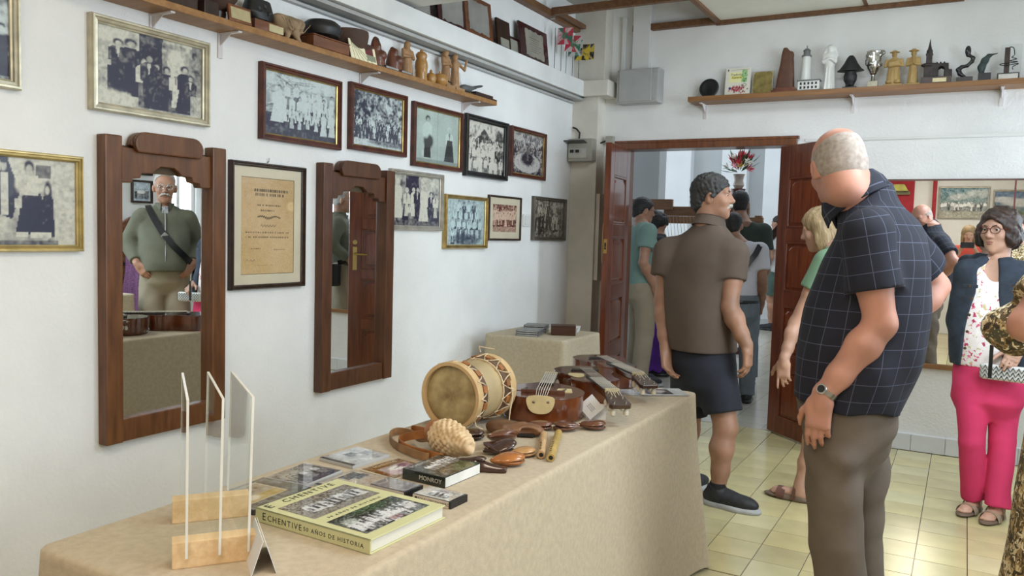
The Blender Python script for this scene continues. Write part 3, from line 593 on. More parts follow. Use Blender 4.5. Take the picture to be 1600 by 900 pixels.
def p_cert(P):
    P.grad(rgb('#c6a878'), rgb('#bfa176')).noise(4, .02).noise(20, .012); P.ell(.95, .72, .08, .05, rgb('#d8b988'), .8)
    ink = rgb('#4a3c22')
    def words(v, h, u0, u1, op): 
        u = u0
        while u < u1:
            w = random.uniform(.012, .03); P.rect(u, v - h / 2, min(u + w, u1), v + h / 2, ink, op); u += w + .012 * (3 if random.random() < .16 else 1)
    words(.875, .026, .24, .88, 1); words(.83, .026, .26, .80, 1); words(.72, .018, .30, .74, 1); words(.665, .016, .36, .62, 1)
    for k in range(24): P.line((.3 + .018 * k, .595 + .02 * math.sin(k * 1.7) * math.cos(k * 5)), (.318 + .018 * k, .595 + .02 * math.sin(k * 1.7 + 1.7) * math.cos(k * 5 + 5)), .008, ink, .9)
    for k in range(16): P.line((.36 + .018 * k, .505 + .012 * math.sin(k * 2.1)), (.378 + .018 * k, .505 + .012 * math.sin(k * 2.1 + 2)), .006, ink, .6)
    words(.435, .014, .08, .9, .8); words(.385, .014, .08, .9, .8); words(.265, .008, .18, .36, .8); words(.255, .008, .62, .84, .8); words(.09, .007, .3, .65, .6)
    for k in range(8): P.line((.1 + .02 * k, .14 + .01 * math.sin(k * 2.)), (.12 + .02 * k, .14 + .01 * math.sin(k * 2. + 2)), .004, ink, .6)
Wc, Hc, lc = lw(2.381, 2.817, 1.072, 1.618); Pc = Paint(Wc - .04 - .09, Hc - .04 - .09, 150); p_cert(Pc)
picture('tan printed certificate in a cream mat and dark brown frame, between the two mirrors', Wc, Hc, 'dark', Pc, lc, RL, .045, name='framed_certificate', cat='certificate', hang=True)

# ============================================================ the two carved mirrors
mwood = wood('reddish_brown_carved_wood', (.115, .044, .018), (.062, .023, .010), .38, 5, (9, 9, 1.2)); mwood1 = wood('warm_brown_carved_wood', (.165, .066, .022), (.090, .034, .012), .38, 5, (9, 9, 1.2))
def wall_mirror(label, y0, y1, z0, z1, m, yaw=0.):
    W, H = y1 - y0, z1 - z0; t = thing('wall_mirror', label, 'mirror', (0, (y0 + y1) / 2, z0), RL, 'carved wood mirrors on the left wall')
    sw = .068; d = .05
    for s in (-1, 1): MB().box((s * (W / 2 - sw / 2), -d / 2, H / 2), (sw, d, H)).build('stile', m, t, bevel=.006)
    MB().box((0, -.021, .043), (W - 2 * sw + .01, .034, .086)).build('bottom_rail', m, t, bevel=.005)
    iw = W / 2 - sw + .004; zt = H - .028
    top = [(-iw, zt - .01), (-.085 - .05, zt - .012)]
    for k in range(9): a = math.pi - math.pi / 2 * k / 8; top.append((-.105 + .05 * math.cos(a), H - .028 + .05 * math.sin(a)))
    for k in range(9): a = math.pi / 2 - math.pi / 2 * k / 8; top.append((.105 + .05 * math.cos(a), H - .028 + .05 * math.sin(a)))
    L_ = lambda z: H - z
    low = [(iw, L_(.165)), (iw - .05, L_(.165)), (iw - .055, L_(.150)), (iw - .085, L_(.146)), (iw - .092, L_(.128)), (.062, L_(.124)), (.052, L_(.112)), (.03, L_(.098))]; top += [(.135, zt - .012), (iw, zt - .01)] + low + [(-x, z) for x, z in reversed(low)]
    MB().prism(top, .030, Matrix.Translation((0, -.036, 0))).build('carved_top_rail', m, t, bevel=.003)
    cr = []
    for k in range(9): a = math.pi * 1.25 - math.pi * .75 * k / 8; cr.append((-.105 + .045 * math.cos(a), H - .022 + .045 * math.sin(a)))
    for k in range(9): a = math.pi / 2 - math.pi * .75 * k / 8; cr.append((.105 + .045 * math.cos(a), H - .022 + .045 * math.sin(a)))
    MB().prism(cr, .022, Matrix.Translation((0, -.056, 0))).build('crest', m, t, bevel=.005)
    MB().box((0, -.004, H / 2), (W - .05, .006, H - .06)).build('backboard', backb, t)
    g = MB().box((0, 0, 0), (W - 2 * sw + .02, .004, H - .20)).build('mirror_glass', mirrorm, t, loc=(0, -.012, H / 2 - .025)); g.rotation_euler = (0, 0, math.radians(yaw))
    return t
wall_mirror('larger-looking carved wood mirror beside the stone-wall photograph, reflecting a man in an olive cardigan', 1.796, 2.33, .54, 1.655, mwood1)
wall_mirror('carved wood mirror right of the certificate, reflecting the door leaf', 2.904, 3.451, .554, 1.653, mwood, 0.)
# ---- switch and electrical boxes
t = thing('light_switch', 'small white square light switch between two framed photographs', 'switch', (0, 5.005, 1.435), RL); MB().rbox((0, -.006, 0), (.105, .085, .012), .012, rot('X', 90)).build('plate', whiteplastic, t); MB().box((0, -.015, 0), (.07, .008, .065)).build('rocker', whiteplastic, t, bevel=.002)
t = thing('electrical_meter_box', 'grey breaker box with raised dark lid on the pillar', 'breaker box', (.112, 5.71, 1.90))
b = MB().box((0, -.04, .085), (.20, .08, .17)); b.build('body', mat('beige_grey_plastic', (.36, .35, .30), .5, var=.05), t, bevel=.006)
MB().box((-.02, -.083, .06), (.15, .006, .075)).build('front_plate', mat('pale_grey_plastic', (.45, .44, .39), .5), t, bevel=.002)
for k in (-.065, -.02, .035): MB().box((k, -.087, .075), (.03, .006, .022)).build('breaker_window', black if k != .035 else steel, t)
MB().box((-.03, -.105, .142), (.17, .075, .008), rot('X', -12)).build('raised_lid', mat('smoky_lid', (.05, .05, .05), .2, var=.1), t, bevel=.002)
b = MB(); b.tube([(-.04, -.02, .17), (-.035, -.02, .22), (-.06, -.025, .25), (-.09, -.03, .262)], .007); b.build('cable', black, t, smooth=True)
t = thing('junction_box', 'large grey junction box with a duct running up to the ceiling', 'junction box', (.512, YF, 2.33))
MB().box((0, -.06, .125), (.33, .12, .25)).build('body', greyplastic, t, bevel=.012); MB().box((-.015, -.124, .128), (.255, .012, .235)).build('lid', mat('grey_plastic_lid', (.40, .405, .40), .45, var=.04), t, bevel=.008)
for z in (.03, .225): MB().lathe([(.012, -.004), (.012, .004)], (.135, -.122, z), 12, rot('X', 90)).build('screw_cap', greyplastic, t)
MB().bb((-.075, -.055, .25), (.06, 0, .75)).build('duct', whiteplastic, t, bevel=.004); MB().bb((-.17, -.03, .25), (-.14, 0, .66)).build('duct_narrow', whiteplastic, t, bevel=.003)
t = thing('cable_connector', 'small beige connector box on the corner of the door casing', 'connector', (.285, 5.815, 2.04)); MB().box((0, -.02, .03), (.06, .045, .06)).build('body', MC['beige_grey_plastic'], t, bevel=.004); MB().tube([(-.02, -.02, .03), (-.09, -.05, .0), (-.10, -.06, .02)], .006).build('cable', black, t)
# ============================================================ shelves
pine = wood('honey_pine', (.36, .185, .065), (.25, .12, .04), .45, 4, (12, 1, 12)); pine2 = wood('brown_pine', (.30, .145, .055), (.20, .09, .033), .45, 4, (1, 12, 12))
brk = mat('white_bracket', (.68, .64, .64), .4, var=.05)
def bracket(t, x, d, M):
    b = MB(); b.box((x, -d / 2, -.004), (.018, d, .006)).box((x, -.004, -.05), (.022, .006, .10)); b.prism([(0, 0), (d * .6, 0), (0, -.05)], .003, Matrix.Translation((x - .002, 0, -.005)) @ Matrix.Rotation(-math.pi / 2, 4, 'Z')); b.build('bracket', brk, t)
SZ = 2.122; SD = .135; ST = .026
t = thing('wall_shelf', 'long honey pine shelf on white brackets along the left wall', 'shelf', (0, 2.74, SZ), RL)
MB().bb((-1.6, -SD, 0), (1.60, -.001, ST)).build('board', pine, t, bevel=.003)
for y in (1.3, 2.02, 2.335, 3.215, 4.16): bracket(t, y - 2.74, .12, None)
FZ = 2.306; FD = .19
t = thing('wall_shelf', 'brown pine shelf above the door on the far wall', 'shelf', (2.6, YF, FZ)); MB().bb((-1.68, -FD, 0), (1.75, -.001, .034)).build('board', pine2, t, bevel=.003)
for x in (.995, 1.99, 2.835, 3.7): bracket(t, x - 2.6, .14, None)
# ============================================================ things on the left shelf (local -y faces the room)
ZL = SZ + ST
dkw = wood('dark_walnut', (.045, .020, .012), (.020, .010, .007), .35, 6, (3, 3, 3)); brw = wood('chestnut_wood', (.20, .070, .025), (.11, .036, .014), .35, 5, (1, 6, 6), coat=.3); plate = mat('brass_plate', (.58, .50, .30), .35, .5, var=.06, scale=30)
clayb = mat('black_burnished_clay', (.013, .013, .014), .45, var=.3, scale=14); clayr = mat('brown_clay', (.085, .045, .030), .75, var=.18, scale=10, bump=.0008); tan = mat('tan_stoneware', (.34, .235, .14), .8, var=.15, scale=14, bump=.0012)
redw = mat('red_brown_carving', (.155, .045, .020), .4, var=.25, scale=10, coat=.2); lime = wood('carved_limewood', (.40, .235, .115), (.29, .155, .07), .5, 5, (3, 3, 1)); boxw = wood('turned_boxwood', (.42, .225, .065), (.33, .16, .04), .28, 5, (4, 4, 1), coat=.4); yelw = wood('pale_yellow_carving', (.48, .33, .13), (.36, .23, .085), .55, 8, (2, 2, 1))
def onl(name, label, cat, y, x=.07, group=None, rz=0.): return thing(name, label, cat, (x, y, ZL), RL + rz, group)
t = onl('plaque_block', 'dark wooden block with a cream plate, cut off by the top edge of the view', 'trophy', 2.03, .075)
MB().box((0, 0, .045), (.20, .09, .09)).build('block', dkw, t, bevel=.004); MB().box((.03, -.046, .062), (.10, .003, .045)).build('name_plate', plate, t)
t = onl('clay_pot_trophy', 'brown round clay pot on a dark base with a framed yellow plate', 'trophy', 2.265, .07)
MB().lathe([(.035, .0), (.04, .035)], (0, .01, 0), 24).build('base', dkw, t, smooth=True); MB().lathe([(.02, .036), (.055, .05), (.082, .09), (.088, .125), (.08, .17), (.062, .195), (.055, .195), (.07, .16), (.05, .06), (.0, .055)], (0, .01, 0), 28).build('pot', clayr, t, smooth=True)
b = MB(); b.box((.06, -.055, .033), (.115, .012, .066), rot('X', -8)); b.build('plaque', brw, t, bevel=.003); MB().box((.06, -.0625, .033), (.098, .003, .045), rot('X', -8)).build('name_plate', plate, t)
b = MB(); b.box((-.07, -.02, .028), (.07, .06, .056)); b.build('side_block', dkw, t, bevel=.004)
t = onl('pierced_vessel_trophy', 'black pierced vessel on a wooden block with a brass plate', 'trophy', 2.472, .07)
MB().box((.015, 0, .022), (.15, .10, .044)).build('block', brw, t, bevel=.003); MB().box((.055, -.051, .022), (.08, .003, .03)).build('name_plate', plate, t)
s = SDF(.0035); s.loft([(.046, 0, 0, .05, .045), (.075, 0, 0, .075, .05), (.10, 0, 0, .066, .045), (.13, 0, 0, .055, .04)], .01)
for x, z in ((-.03, .085), (.0, .1), (.03, .08), (.05, .095), (.012, .075)): s.ell((x, -.045, z), .007, .003, sub=True)
s.ell((0, 0, .135), (.04, .03, .02), .004, sub=True); s.build('vessel', clayb, t)
t = onl('gourd_face', 'tan stoneware gourd shaped like a puffed face on short feet', 'sculpture', 2.638, .075)
s = SDF(.0035); s.ell((0, 0, .062), (.075, .055, .047), .02).ell((-.055, 0, .085), (.03, .03, .022), .02).ell((.055, -.01, .085), (.028, .03, .02), .02).cap((.0, -.05, .02), (.03, -.04, 0.003), .012, .01, .012).cap((-.03, -.03, .02), (-.035, -.03, .003), .012, .01, .012).cap((0, .03, .02), (0, .03, .003), .014, .012, .012).ell((.0, -.05, .03), (.02, .012, .012), .01)
for a in range(-4, 5): s.cap((.008 * a, -.058, .035), (.022 * a, -.05, .085), .0025, .0025, .003, sub if False else 0)
s.box((.055, -.05, .07), (.022, .012, .004), .002, .003, R=rot('Y', -40), sub=True); s.build('gourd', tan, t)
t = onl('display_box', 'low polished chestnut box under the black bowl', 'box', 2.853, .075); MB().box((0, -.005, .024), (.24, .115, .048)).build('box', brw, t, bevel=.004); MB().box((0, -.005, .051), (.245, .12, .005)).build('lid', brw, t, bevel=.002)
t = thing('black_bowl', 'black burnished bowl standing on the low chestnut box', 'bowl', (.075, 2.85, ZL + .0535), RL); MB().lathe([(.045, 0), (.08, .014), (.092, .04), (.086, .064), (.066, .08), (.058, .08), (.07, .05), (.05, .015), (.0, .012)], seg=32).build('bowl', clayb, t, smooth=True)
t = onl('brown_clay_bowl', 'brown unglazed clay bowl behind the cream card', 'bowl', 3.072, .05); MB().lathe([(.03, 0), (.032, .03), (.06, .05), (.085, .085), (.092, .125), (.09, .142), (.082, .142), (.08, .115), (.055, .07), (0, .055)], seg=32).build('bowl', clayr, t, smooth=True)
t = onl('greeting_card', 'cream card with green lines leaning on the brown bowl', 'card', 3.09, .130)
P = Paint(.19, .095, 70, rgb('#efe6c4')); [P.line((.08, .95), (.15 + .17 * k, .02), .022, rgb('#5e6a44')) for k in range(5)]; P.rect(.62, .1, .98, .42, rgb('#8d9079')).rect(.6, .42, .9, .8, rgb('#6e3436')).poly([(.3, 1.01), (.62, .62), (1.01, .86), (1.01, 1.01)], rgb('#4a3026'))
P.sheet('card', t, 0, (0, .0475), M=Matrix.Rotation(math.radians(-14), 4, 'X'), t=.003)
for y, h in ((3.236, .147), (3.373, .125)):
    t = onl('praying_figurine', 'red-brown kneeling carving with a tall dark handle, ' + ('next to the cream card' if y < 3.3 else 'next to the carved woman'), 'figurine', y, .085)
    s = SDF(.0035); s.loft([(0, 0, 0, .052, .04), (.04, 0, 0, .048, .036), (.08, -.008, 0, .034, .028), (h - .02, -.016, 0, .018, .016), (h, -.018, 0, .006, .006)], .01, e=2).ell((.008, -.03, .06), (.024, .02, .024), .012).ell((-.012, -.02, .10), (.014, .014, .018), .01); s.build('figure', redw, t)
    MB().tube([(-.016, 0, h), (.004, .0, h - .004), (.022, 0, h - .03), (.03, 0, h - .07)], [.004, .006, .006, .004]).build('handle', dkw, t, smooth=True); MB().lathe([(.05, 0), (.05, .006)], seg=24).build('foot', dkw, t)
for y, w in ((3.30, .11), (3.42, .09)):
    t = onl('name_bar', 'flat dark bar with a silver plate at the shelf front, ' + ('under the kneeling carvings' if y < 3.35 else 'under the carved woman'), 'plaque', y, .122); MB().box((0, 0, .006), (w, .024, .012)).build('bar', dkw, t); MB().box((0, -.0125, .006), (w * .9, .002, .009)).build('plate', steel, t)
def carved(t, m, h, w, scarf=True, hands=True, arm=None, x=0., res=.003, hat=False, box=False, name='figure'):
    """a small carved standing figure facing -y"""
    s = SDF(res); k = h
    s.loft([(0, x, 0, .17 * k * w, .13 * k), (.25 * k, x, 0, .15 * k * w, .12 * k), (.5 * k, x, 0, .12 * k * w, .10 * k), (.66 * k, x, 0, .16 * k * w, .10 * k), (.76 * k, x, 0, .12 * k * w, .08 * k), (.80 * k, x, 0, .05 * k, .05 * k)], .02 * k)
    s.ell((x, -.01 * k, .885 * k), (.075 * k, .075 * k, .095 * k), .02 * k).ell((x, -.085 * k, .88 * k), (.015 * k, .02 * k, .025 * k), .01 * k)
    if scarf: s.ell((x, .015 * k, .90 * k), (.09 * k, .085 * k, .095 * k), .02 * k).cap((x, .03 * k, .85 * k), (x, .04 * k, .66 * k), .08 * k, .1 * k, .03 * k)
    if hat: s.ell((x, 0, .955 * k), (.15 * k, .13 * k, .02 * k), .01 * k).ell((x, 0, .98 * k), (.075 * k, .075 * k, .04 * k), .02 * k)
    if hands:
        for q in (-1, 1): s.chain([(x + q * .16 * k * w, 0, .72 * k), (x + q * .19 * k * w, -.04 * k, .55 * k), (x + q * .04 * k, -.13 * k, .56 * k)], [.05 * k, .045 * k, .035 * k], .02 * k)
    if arm: s.chain(arm, [.045 * k, .04 * k, .03 * k], .02 * k)
    if box: s.box((x, -.13 * k, .60 * k), (.16 * k, .05 * k, .09 * k), .01, .01, R=rot('Y', -8))
    for q in (-3, -1, 1, 3): s.cap((x + q * .045 * k * w, -.13 * k, .02), (x + q * .03 * k * w, -.115 * k, .45 * k), .012 * k, .008 * k, .012 * k)
    return s.build(name, m, t)
t = onl('carved_woman', 'pale carved wooden woman in a headscarf beside the pepper mill', 'figurine', 3.515, .065); carved(t, lime, .195, 1.2); MB().lathe([(.045, 0), (.045, .008)], seg=20).build('foot', lime, t)
t = onl('pepper_mill', 'tall turned boxwood pepper mill on the left shelf', 'pepper mill', 3.613, .085); MB().lathe([(.032, 0), (.034, .01), (.03, .035), (.034, .045), (.032, .05), (.036, .075), (.033, .1), (.026, .118), (.030, .125), (.031, .14), (.02, .152), (.0, .153)], seg=28).build('body', boxw, t, smooth=True, angle=60); MB().lathe([(.006, .15), (.010, .158), (.006, .168), (.0, .17)], seg=14).build('knob', boxw, t, smooth=True)
t = onl('turned_jar', 'tiny turned boxwood jar with a knobbed lid beside the pepper mill', 'jar', 3.69, .095); MB().lathe([(.022, 0), (.028, .012), (.03, .03), (.024, .048), (.014, .056), (0, .057)], seg=22).build('jar', boxw, t, smooth=True); MB().lathe([(.005, .055), (.009, .064), (.005, .074), (0, .075)], seg=12).build('knob', boxw, t, smooth=True)
t = onl('turned_jar', 'round turned boxwood jar with a handle in front of the carved couple', 'jar', 3.775, .095); MB().lathe([(.03, 0), (.045, .02), (.047, .038), (.036, .06), (.012, .068), (0, .068)], seg=26).build('jar', boxw, t, smooth=True); MB().lathe([(.005, .066), (.006, .08), (0, .083)], seg=12).build('knob', boxw, t, smooth=True); MB().tube([(.04, -.01, .045), (.085, -.02, .03)], [.005, .004]).build('handle', dkw, t, smooth=True)
t = onl('carved_couple', 'tall pale carved couple of figures on a light block', 'figurine', 3.935, .06)
carved(t, lime, .205, .95, x=-.052, name='left_figure').location = (0, 0, .025); carved(t, lime, .20, .95, x=.045, hands=False, arm=[(.075, 0, .145), (.10, -.03, .11), (.12, -.03, .17)], name='right_figure').location = (0, 0, .025)
MB().box((-.05, 0, .0125), (.09, .08, .025)).box((.05, 0, .0125), (.09, .08, .025)).build('base', lime, t, bevel=.003)
t = onl('grey_bird', 'grey leaf-winged bird ornament on a long dark board at the shelf end', 'ornament', 4.19, .06); b = MB(); b.box((.02, 0, .009), (.36, .09, .018)); b.box((.07, -.005, .027), (.2, .06, .018)); b.build('board', dkw, t, bevel=.003)
s = SDF(.003); s.ell((-.10, 0, .04), (.05, .03, .024), .012).cap((-.06, 0, .045), (.0, -.01, .062), .018, .008, .02).ell((.035, -.01, .074), (.05, .014, .008), .01, R=rot('Y', -14)); s.build('bird', mat('grey_soapstone', (.12, .125, .12), .5, var=.2, scale=20), t)
# ============================================================ plaques and flags on the ledge of the left beam
ZB = 2.5
mar = wood('maroon_lacquer_wood', (.050, .010, .012), (.030, .007, .008), .25, 4, (3, 3, 3), coat=.5)
def plaque(label, y0, y1, h, wm, sheet, inset, x=.055, lean=7, wavy=False, small=None):
    t = thing('award_plaque', label, 'plaque', (x, (y0 + y1) / 2, ZB), group='award plaques on the beam ledge', rot3=(math.radians(-lean), 0, RL)); w = y1 - y0
    MB().box((0, .008, h / 2), (w, .016, h)).build('board', wm, t, bevel=.003)
    if sheet:
        a, bt, tp = inset; pts = []; X = w / 2 - a
        if wavy:
            for k in range(10): pts.append((-X + 2 * X * k / 10, bt + random.uniform(-.006, .006)))
            for k in range(10): pts.append((X + random.uniform(-.005, .005), bt + (h - tp - bt) * k / 10))
            for k in range(10): pts.append((X - 2 * X * k / 10, h - tp + random.uniform(-.006, .006)))
            for k in range(10): pts.append((-X + random.uniform(-.005, .005), h - tp - (h - tp - bt) * k / 10))
        else: pts = [(-X, bt), (X, bt), (X, h - tp), (-X, h - tp)]
        MB().prism(pts, .004, Matrix.Translation((0, -.004, 0))).build('metal_sheet', sheet, t)
        if small:
            b = MB()
            for k in range(small): b.box((random.uniform(-.01, .01), -.0045, bt + (h - tp - bt) * (.2 + .6 * k / small)), (X * random.uniform(.8, 1.3), .001, .004))
            b.build('engraved_line', mat('engraving_grey', (.16, .15, .13), .6), t)
    return t
sil = mat('brushed_silver_sheet', (.46, .45, .42), .35, .45, var=.12, scale=6); sil2 = mat('pale_pewter_sheet', (.40, .385, .32), .45, .3, var=.12, scale=8)
plaque('dark plaque with a silver sheet, half hidden by the white cross beam', 3.56, 3.76, .17, dkw, sil, (.03, .03, .03))
plaque('maroon plaque with a ragged mirror-bright sheet, second from the cross beam', 3.785, 4.075, .255, mar, sil, (.035, .03, .015), wavy=True, x=.075)
plaque('chestnut brown plaque with a ragged silver sheet', 4.09, 4.42, .265, brw, sil, (.05, .05, .03), wavy=True)
plaque('tall narrow dark plaque with a small plate at its foot', 4.435, 4.60, .19, dkw, sil2, (.03, .02, .12), x=.08)
plaque('low maroon plaque with a grey sheet, behind the narrow one', 4.60, 4.775, .125, mar, sil2, (.02, .02, .02), x=.05)
plaque('maroon plaque with an engraved pewter sheet, next to the little flags', 4.74, 5.15, .245, mar, sil2, (.075, .035, .035), x=.075, wavy=True, small=7)
FLG = [((.62, .05, .09), (.75, .55, .58), (.05, .20, .14), .80), ((.65, .62, .60), (.60, .04, .07), (.03, .22, .12), .275), ((.70, .70, .66), (.04, .22, .16), (.02, .02, .03), .26), ((.72, .52, .05), (.02, .02, .02), (.74, .55, .08), .24), ((.70, .53, .08), (.03, .05, .20), (.02, .02, .02), .26)]
for k, (y, dz) in enumerate(((5.227, .30), (5.331, .275), (5.416, .255), (5.526, .25), (5.635, .27))):
    c1, c2, c3, _ = FLG[k]
    t = thing('desk_flag', ['red and white patterned little flag, nearest of the row on the ledge', 'white and red little flag with green, second on the ledge', 'white and green little flag, middle of the ledge row', 'yellow and black little flag, fourth on the ledge', 'yellow and navy little flag against the pillar'][k], 'flag', (.075, y, ZB), 0, 'little flags on the beam ledge')
    MB().lathe([(.016, 0), (.016, .004)], seg=14).build('foot', black, t); MB().tube([(0, 0, .004), (0, 0, dz)], .0022, 6).build('stick', mat('dark_stick', (.05, .05, .05), .4), t)
    P = Paint(.125, .115, 40, c1); P.poly([(0, 0), (.5, .5), (0, 1)], c2).poly([(1, 1), (.5, .5), (.5, 1)], c2).poly([(1, 0), (.5, .5), (1, .5)], c3).poly([(.5, 0), (.5, .5), (.8, 0)], c2).ell(.5, .5, .2, .22, c3, .9, .05).poly([(.0, 1), (.35, 1), (.4, .6)], c3)
    for q in range(14): P.line((random.random(), random.random()), (random.random(), random.random()), .03, random.choice((c1, c2, c3)), .5)
    o = P.sheet('cloth', t, 0, (.066, dz - .06), m=attrmat('flag_cloth', .8), t=.001); o.rotation_euler = (0, math.radians(random.uniform(2, 8)), math.radians(random.uniform(-14, 4)))
# ============================================================ things on the far shelf
ZF = FZ + .034
def onf(name, label, cat, x, y=5.745, rz=0.): return thing(name, label, cat, (x, y, ZF), rz)
t = onf('black_dish', 'black round turned dish standing on edge at the left end of the far shelf', 'dish', 1.04, 5.775); R_ = rot('X', 90 - 10) ; MB().lathe([(.0, .010), (.03, .008), (.045, .012), (.066, .016), (.07, .012), (.066, .0), (0, -.004)], (0, .0, .068), 36, rot('X', 80)).build('dish', clayb, t, smooth=True, angle=60)
t = onf('festival_booklet', 'white booklet with a red fruit picture, standing on the far shelf', 'booklet', 1.236, 5.775); t.rotation_euler = (math.radians(-7), 0, 0)
P = Paint(.175, .205, 80, rgb('#e4e0d2')); P.rect(.16, .50, .84, .86, rgb('#eee9b0')).rect(.64, .5, .86, .92, rgb('#9cc48a')).rect(.25, .63, .68, .69, rgb('#eee06a')).rect(.2, .93, .92, .945, rgb('#77776f')).ell(.1, .93, .03, .035, rgb('#333333'))
for k in range(90): P.ell(.52 + random.gauss(0, .16), .26 + random.gauss(0, .07), .03, .028, random.choice([rgb('#a3122c'), rgb('#7c1030'), rgb('#c43a4e'), rgb('#d9a7a4')]), .8)
for k in range(40): P.ell(.75 + random.gauss(0, .06), .7 + random.gauss(0, .1), .02, .03, random.choice([rgb('#3f8a45'), rgb('#bcd79a')]), .7)
P.ell(.2, .3, .05, .05, rgb('#3b3270')).ell(.78, .4, .07, .05, rgb('#3a2030')).ell(.78, .4, .05, .035, rgb('#e7e2d0')); P.sheet('cover', t, -.0045, (0, .1025), t=.001); MB().box((0, 0, .1025), (.174, .0075, .204)).build('pages', whitem, t); MB().box((-.0885, -.001, .1025), (.002, .009, .205)).build('spine', mat('grey_spine', (.2, .2, .2), .5), t)
b_ = mat('booklet_ink', (.012, .012, .012), .6)
lettering('Tradición', .022, b_, t, Matrix.Translation((-.01, -.0052, .157)) @ FACE, .0002); lettering('Canaria', .022, b_, t, Matrix.Translation((-.01, -.0052, .137)) @ FACE, .0002)
t = onf('gold_plaque', 'small old-gold plaque with a ragged edge on the far shelf', 'plaque', 1.408, 5.77); t.rotation_euler = (math.radians(-8), 0, 0); MB().box((0, .004, .085), (.14, .012, .17)).build('back', mat('pale_card_back', (.50, .45, .33), .7), t)
pts = [(.062 * math.cos(a) * (1 / max(abs(math.cos(a)), abs(math.sin(a)))) + random.uniform(-.003, .003), .085 + .078 * math.sin(a) / max(abs(math.cos(a)), abs(math.sin(a))) + random.uniform(-.003, .003)) for a in [k * math.pi / 18 for k in range(36)]]
MB().prism(pts, .004, Matrix.Translation((0, -.006, 0))).build('gilt_sheet', mat('old_gold_sheet', (.33, .26, .09), .45, .6, var=.2, scale=20), t)
t = onf('brown_obelisk', 'reddish brown rock-shaped wooden obelisk on the far shelf', 'sculpture', 1.565); s = SDF(.004); s.loft([(.02, .0, 0, .062, .03), (.1, .002, 0, .055, .028), (.2, .008, 0, .043, .024), (.26, .008, 0, .038, .02), (.285, -.004, 0, .022, .016), (.305, -.008, 0, .012, .01)], .01, e=4).ell((.03, 0, .255), (.02, .018, .025), .006); s.build('obelisk', mat('red_brown_stone', (.115, .045, .024), .6, var=.12, scale=20), t)
MB().box((0, -.005, .01), (.165, .09, .02)).box((0, -.004, .027), (.14, .07, .014)).build('base', redw, t, bevel=.003); MB().box((.065, -.05, .02), (.022, .006, .022)).build('clasp', redw, t, bevel=.002)
t = onf('model_lighthouse', 'white model lighthouse with a grey lantern and two-storey house', 'model', 1.725); wl = mat('white_ceramic', (.74, .74, .71), .3, var=.03)
MB().lathe([(.036, .02), (.027, .235)], (-.03, .01, 0), 24).build('tower', wl, t, smooth=True); lg = mat('grey_lantern_paint', (.16, .17, .17), .5); MB().lathe([(.032, .235), (.032, .245), (.022, .245), (.022, .272), (.026, .274), (.014, .288), (.003, .292), (.003, .31)], (-.03, .01, 0), 18).build('lantern', lg, t, smooth=True, angle=30)
b = MB().box((.0, -.025, .036), (.135, .055, .058)); b.build('house', wl, t, bevel=.002); MB().box((0, -.025, .069), (.145, .065, .008)).build('roof', lg, t)
for r in range(2):
    for c in range(5): MB().box((-.048 + .024 * c, -.053, .023 + .026 * r), (.012, .003, .016)).build('window', black, t)
MB().box((0, -.01, .004), (.15, .10, .008)).build('base', lg, t)
t = onf('white_lady_statue', 'slender white ceramic lady in a long veil', 'statue', 1.846); s = SDF(.0035); s.loft([(0, 0, 0, .042, .035), (.08, 0, 0, .034, .028), (.16, 0, 0, .03, .026), (.215, 0, 0, .044, .03), (.24, 0, 0, .038, .028), (.25, 0, 0, .02, .02)], .01).ell((0, -.006, .268), (.019, .02, .025), .008).ell((0, .01, .275), (.032, .024, .03), .012).cap((-.026, .0, .27), (-.044, -.004, .225), .014, .01, .012).cap((.026, .0, .27), (.044, -.004, .225), .014, .01, .012)
for q in (-1, 1): s.chain([(q * .034, -.01, .22), (q * .036, -.025, .185), (q * .006, -.035, .205)], [.012, .011, .008], .008)
for q in (-2, 0, 2): s.cap((q * .012, -.032, .005), (q * .008, -.026, .15), .004, .003, .006)
s.build('statue', wl, t)
t = onf('hatted_figurine', 'black figurine with an enormous drooping hat', 'figurine', 1.975); s = SDF(.0035); s.loft([(.118, 0, 0, .088, .05), (.135, .0, 0, .066, .045), (.17, 0, 0, .042, .035), (.205, 0, 0, .025, .022), (.22, 0, 0, .012, .012)], .01, e=2).loft([(.03, 0, 0, .022, .02), (.06, 0, 0, .04, .03), (.09, 0, 0, .042, .03), (.12, 0, 0, .03, .025)], .012, e=2)
for q in (-1, 1): s.cap((q * .016, 0, .055), (q * .014, -.004, .022), .012, .011, .006).ell((q * .014, -.012, .022), (.012, .02, .008), .006)
s.build('figure', mat('black_iron', (.012, .012, .013), .5, var=.2), t); MB().box((0, -.005, .008), (.085, .06, .016)).build('base', black, t, bevel=.002)
t = onf('silver_cup', 'small silver cup with figures on its bowl and a pale marble foot', 'trophy', 2.112); chrome = mat('tarnished_silver', (.50, .48, .45), .2, 1., var=.25, scale=40)
MB().box((0, 0, .022), (.062, .055, .044)).build('foot', mat('pale_marble', (.48, .43, .30), .3, var=.15, scale=12), t, bevel=.004); MB().lathe([(.02, .044), (.012, .055), (.011, .085), (.02, .092), (.022, .10), (.014, .105)], seg=20).build('stem', chrome, t, smooth=True)
s = SDF(.003); s.loft([(.10, 0, 0, .022, .022), (.13, 0, 0, .038, .034), (.17, 0, 0, .045, .038), (.225, 0, 0, .043, .036), (.238, 0, 0, .048, .04)], .008, e=2).ell((0, 0, .245), (.036, .03, .03), .004, sub=True)
for k in range(14): a = random.uniform(0, 6.28); s.ell((.043 * math.cos(a), .037 * math.sin(a), random.uniform(.13, .22)), (.011, .011, random.uniform(.01, .022)), .008)
s.ell((.055, 0, .225), (.012, .012, .014), .012); s.build('cup', chrome, t)
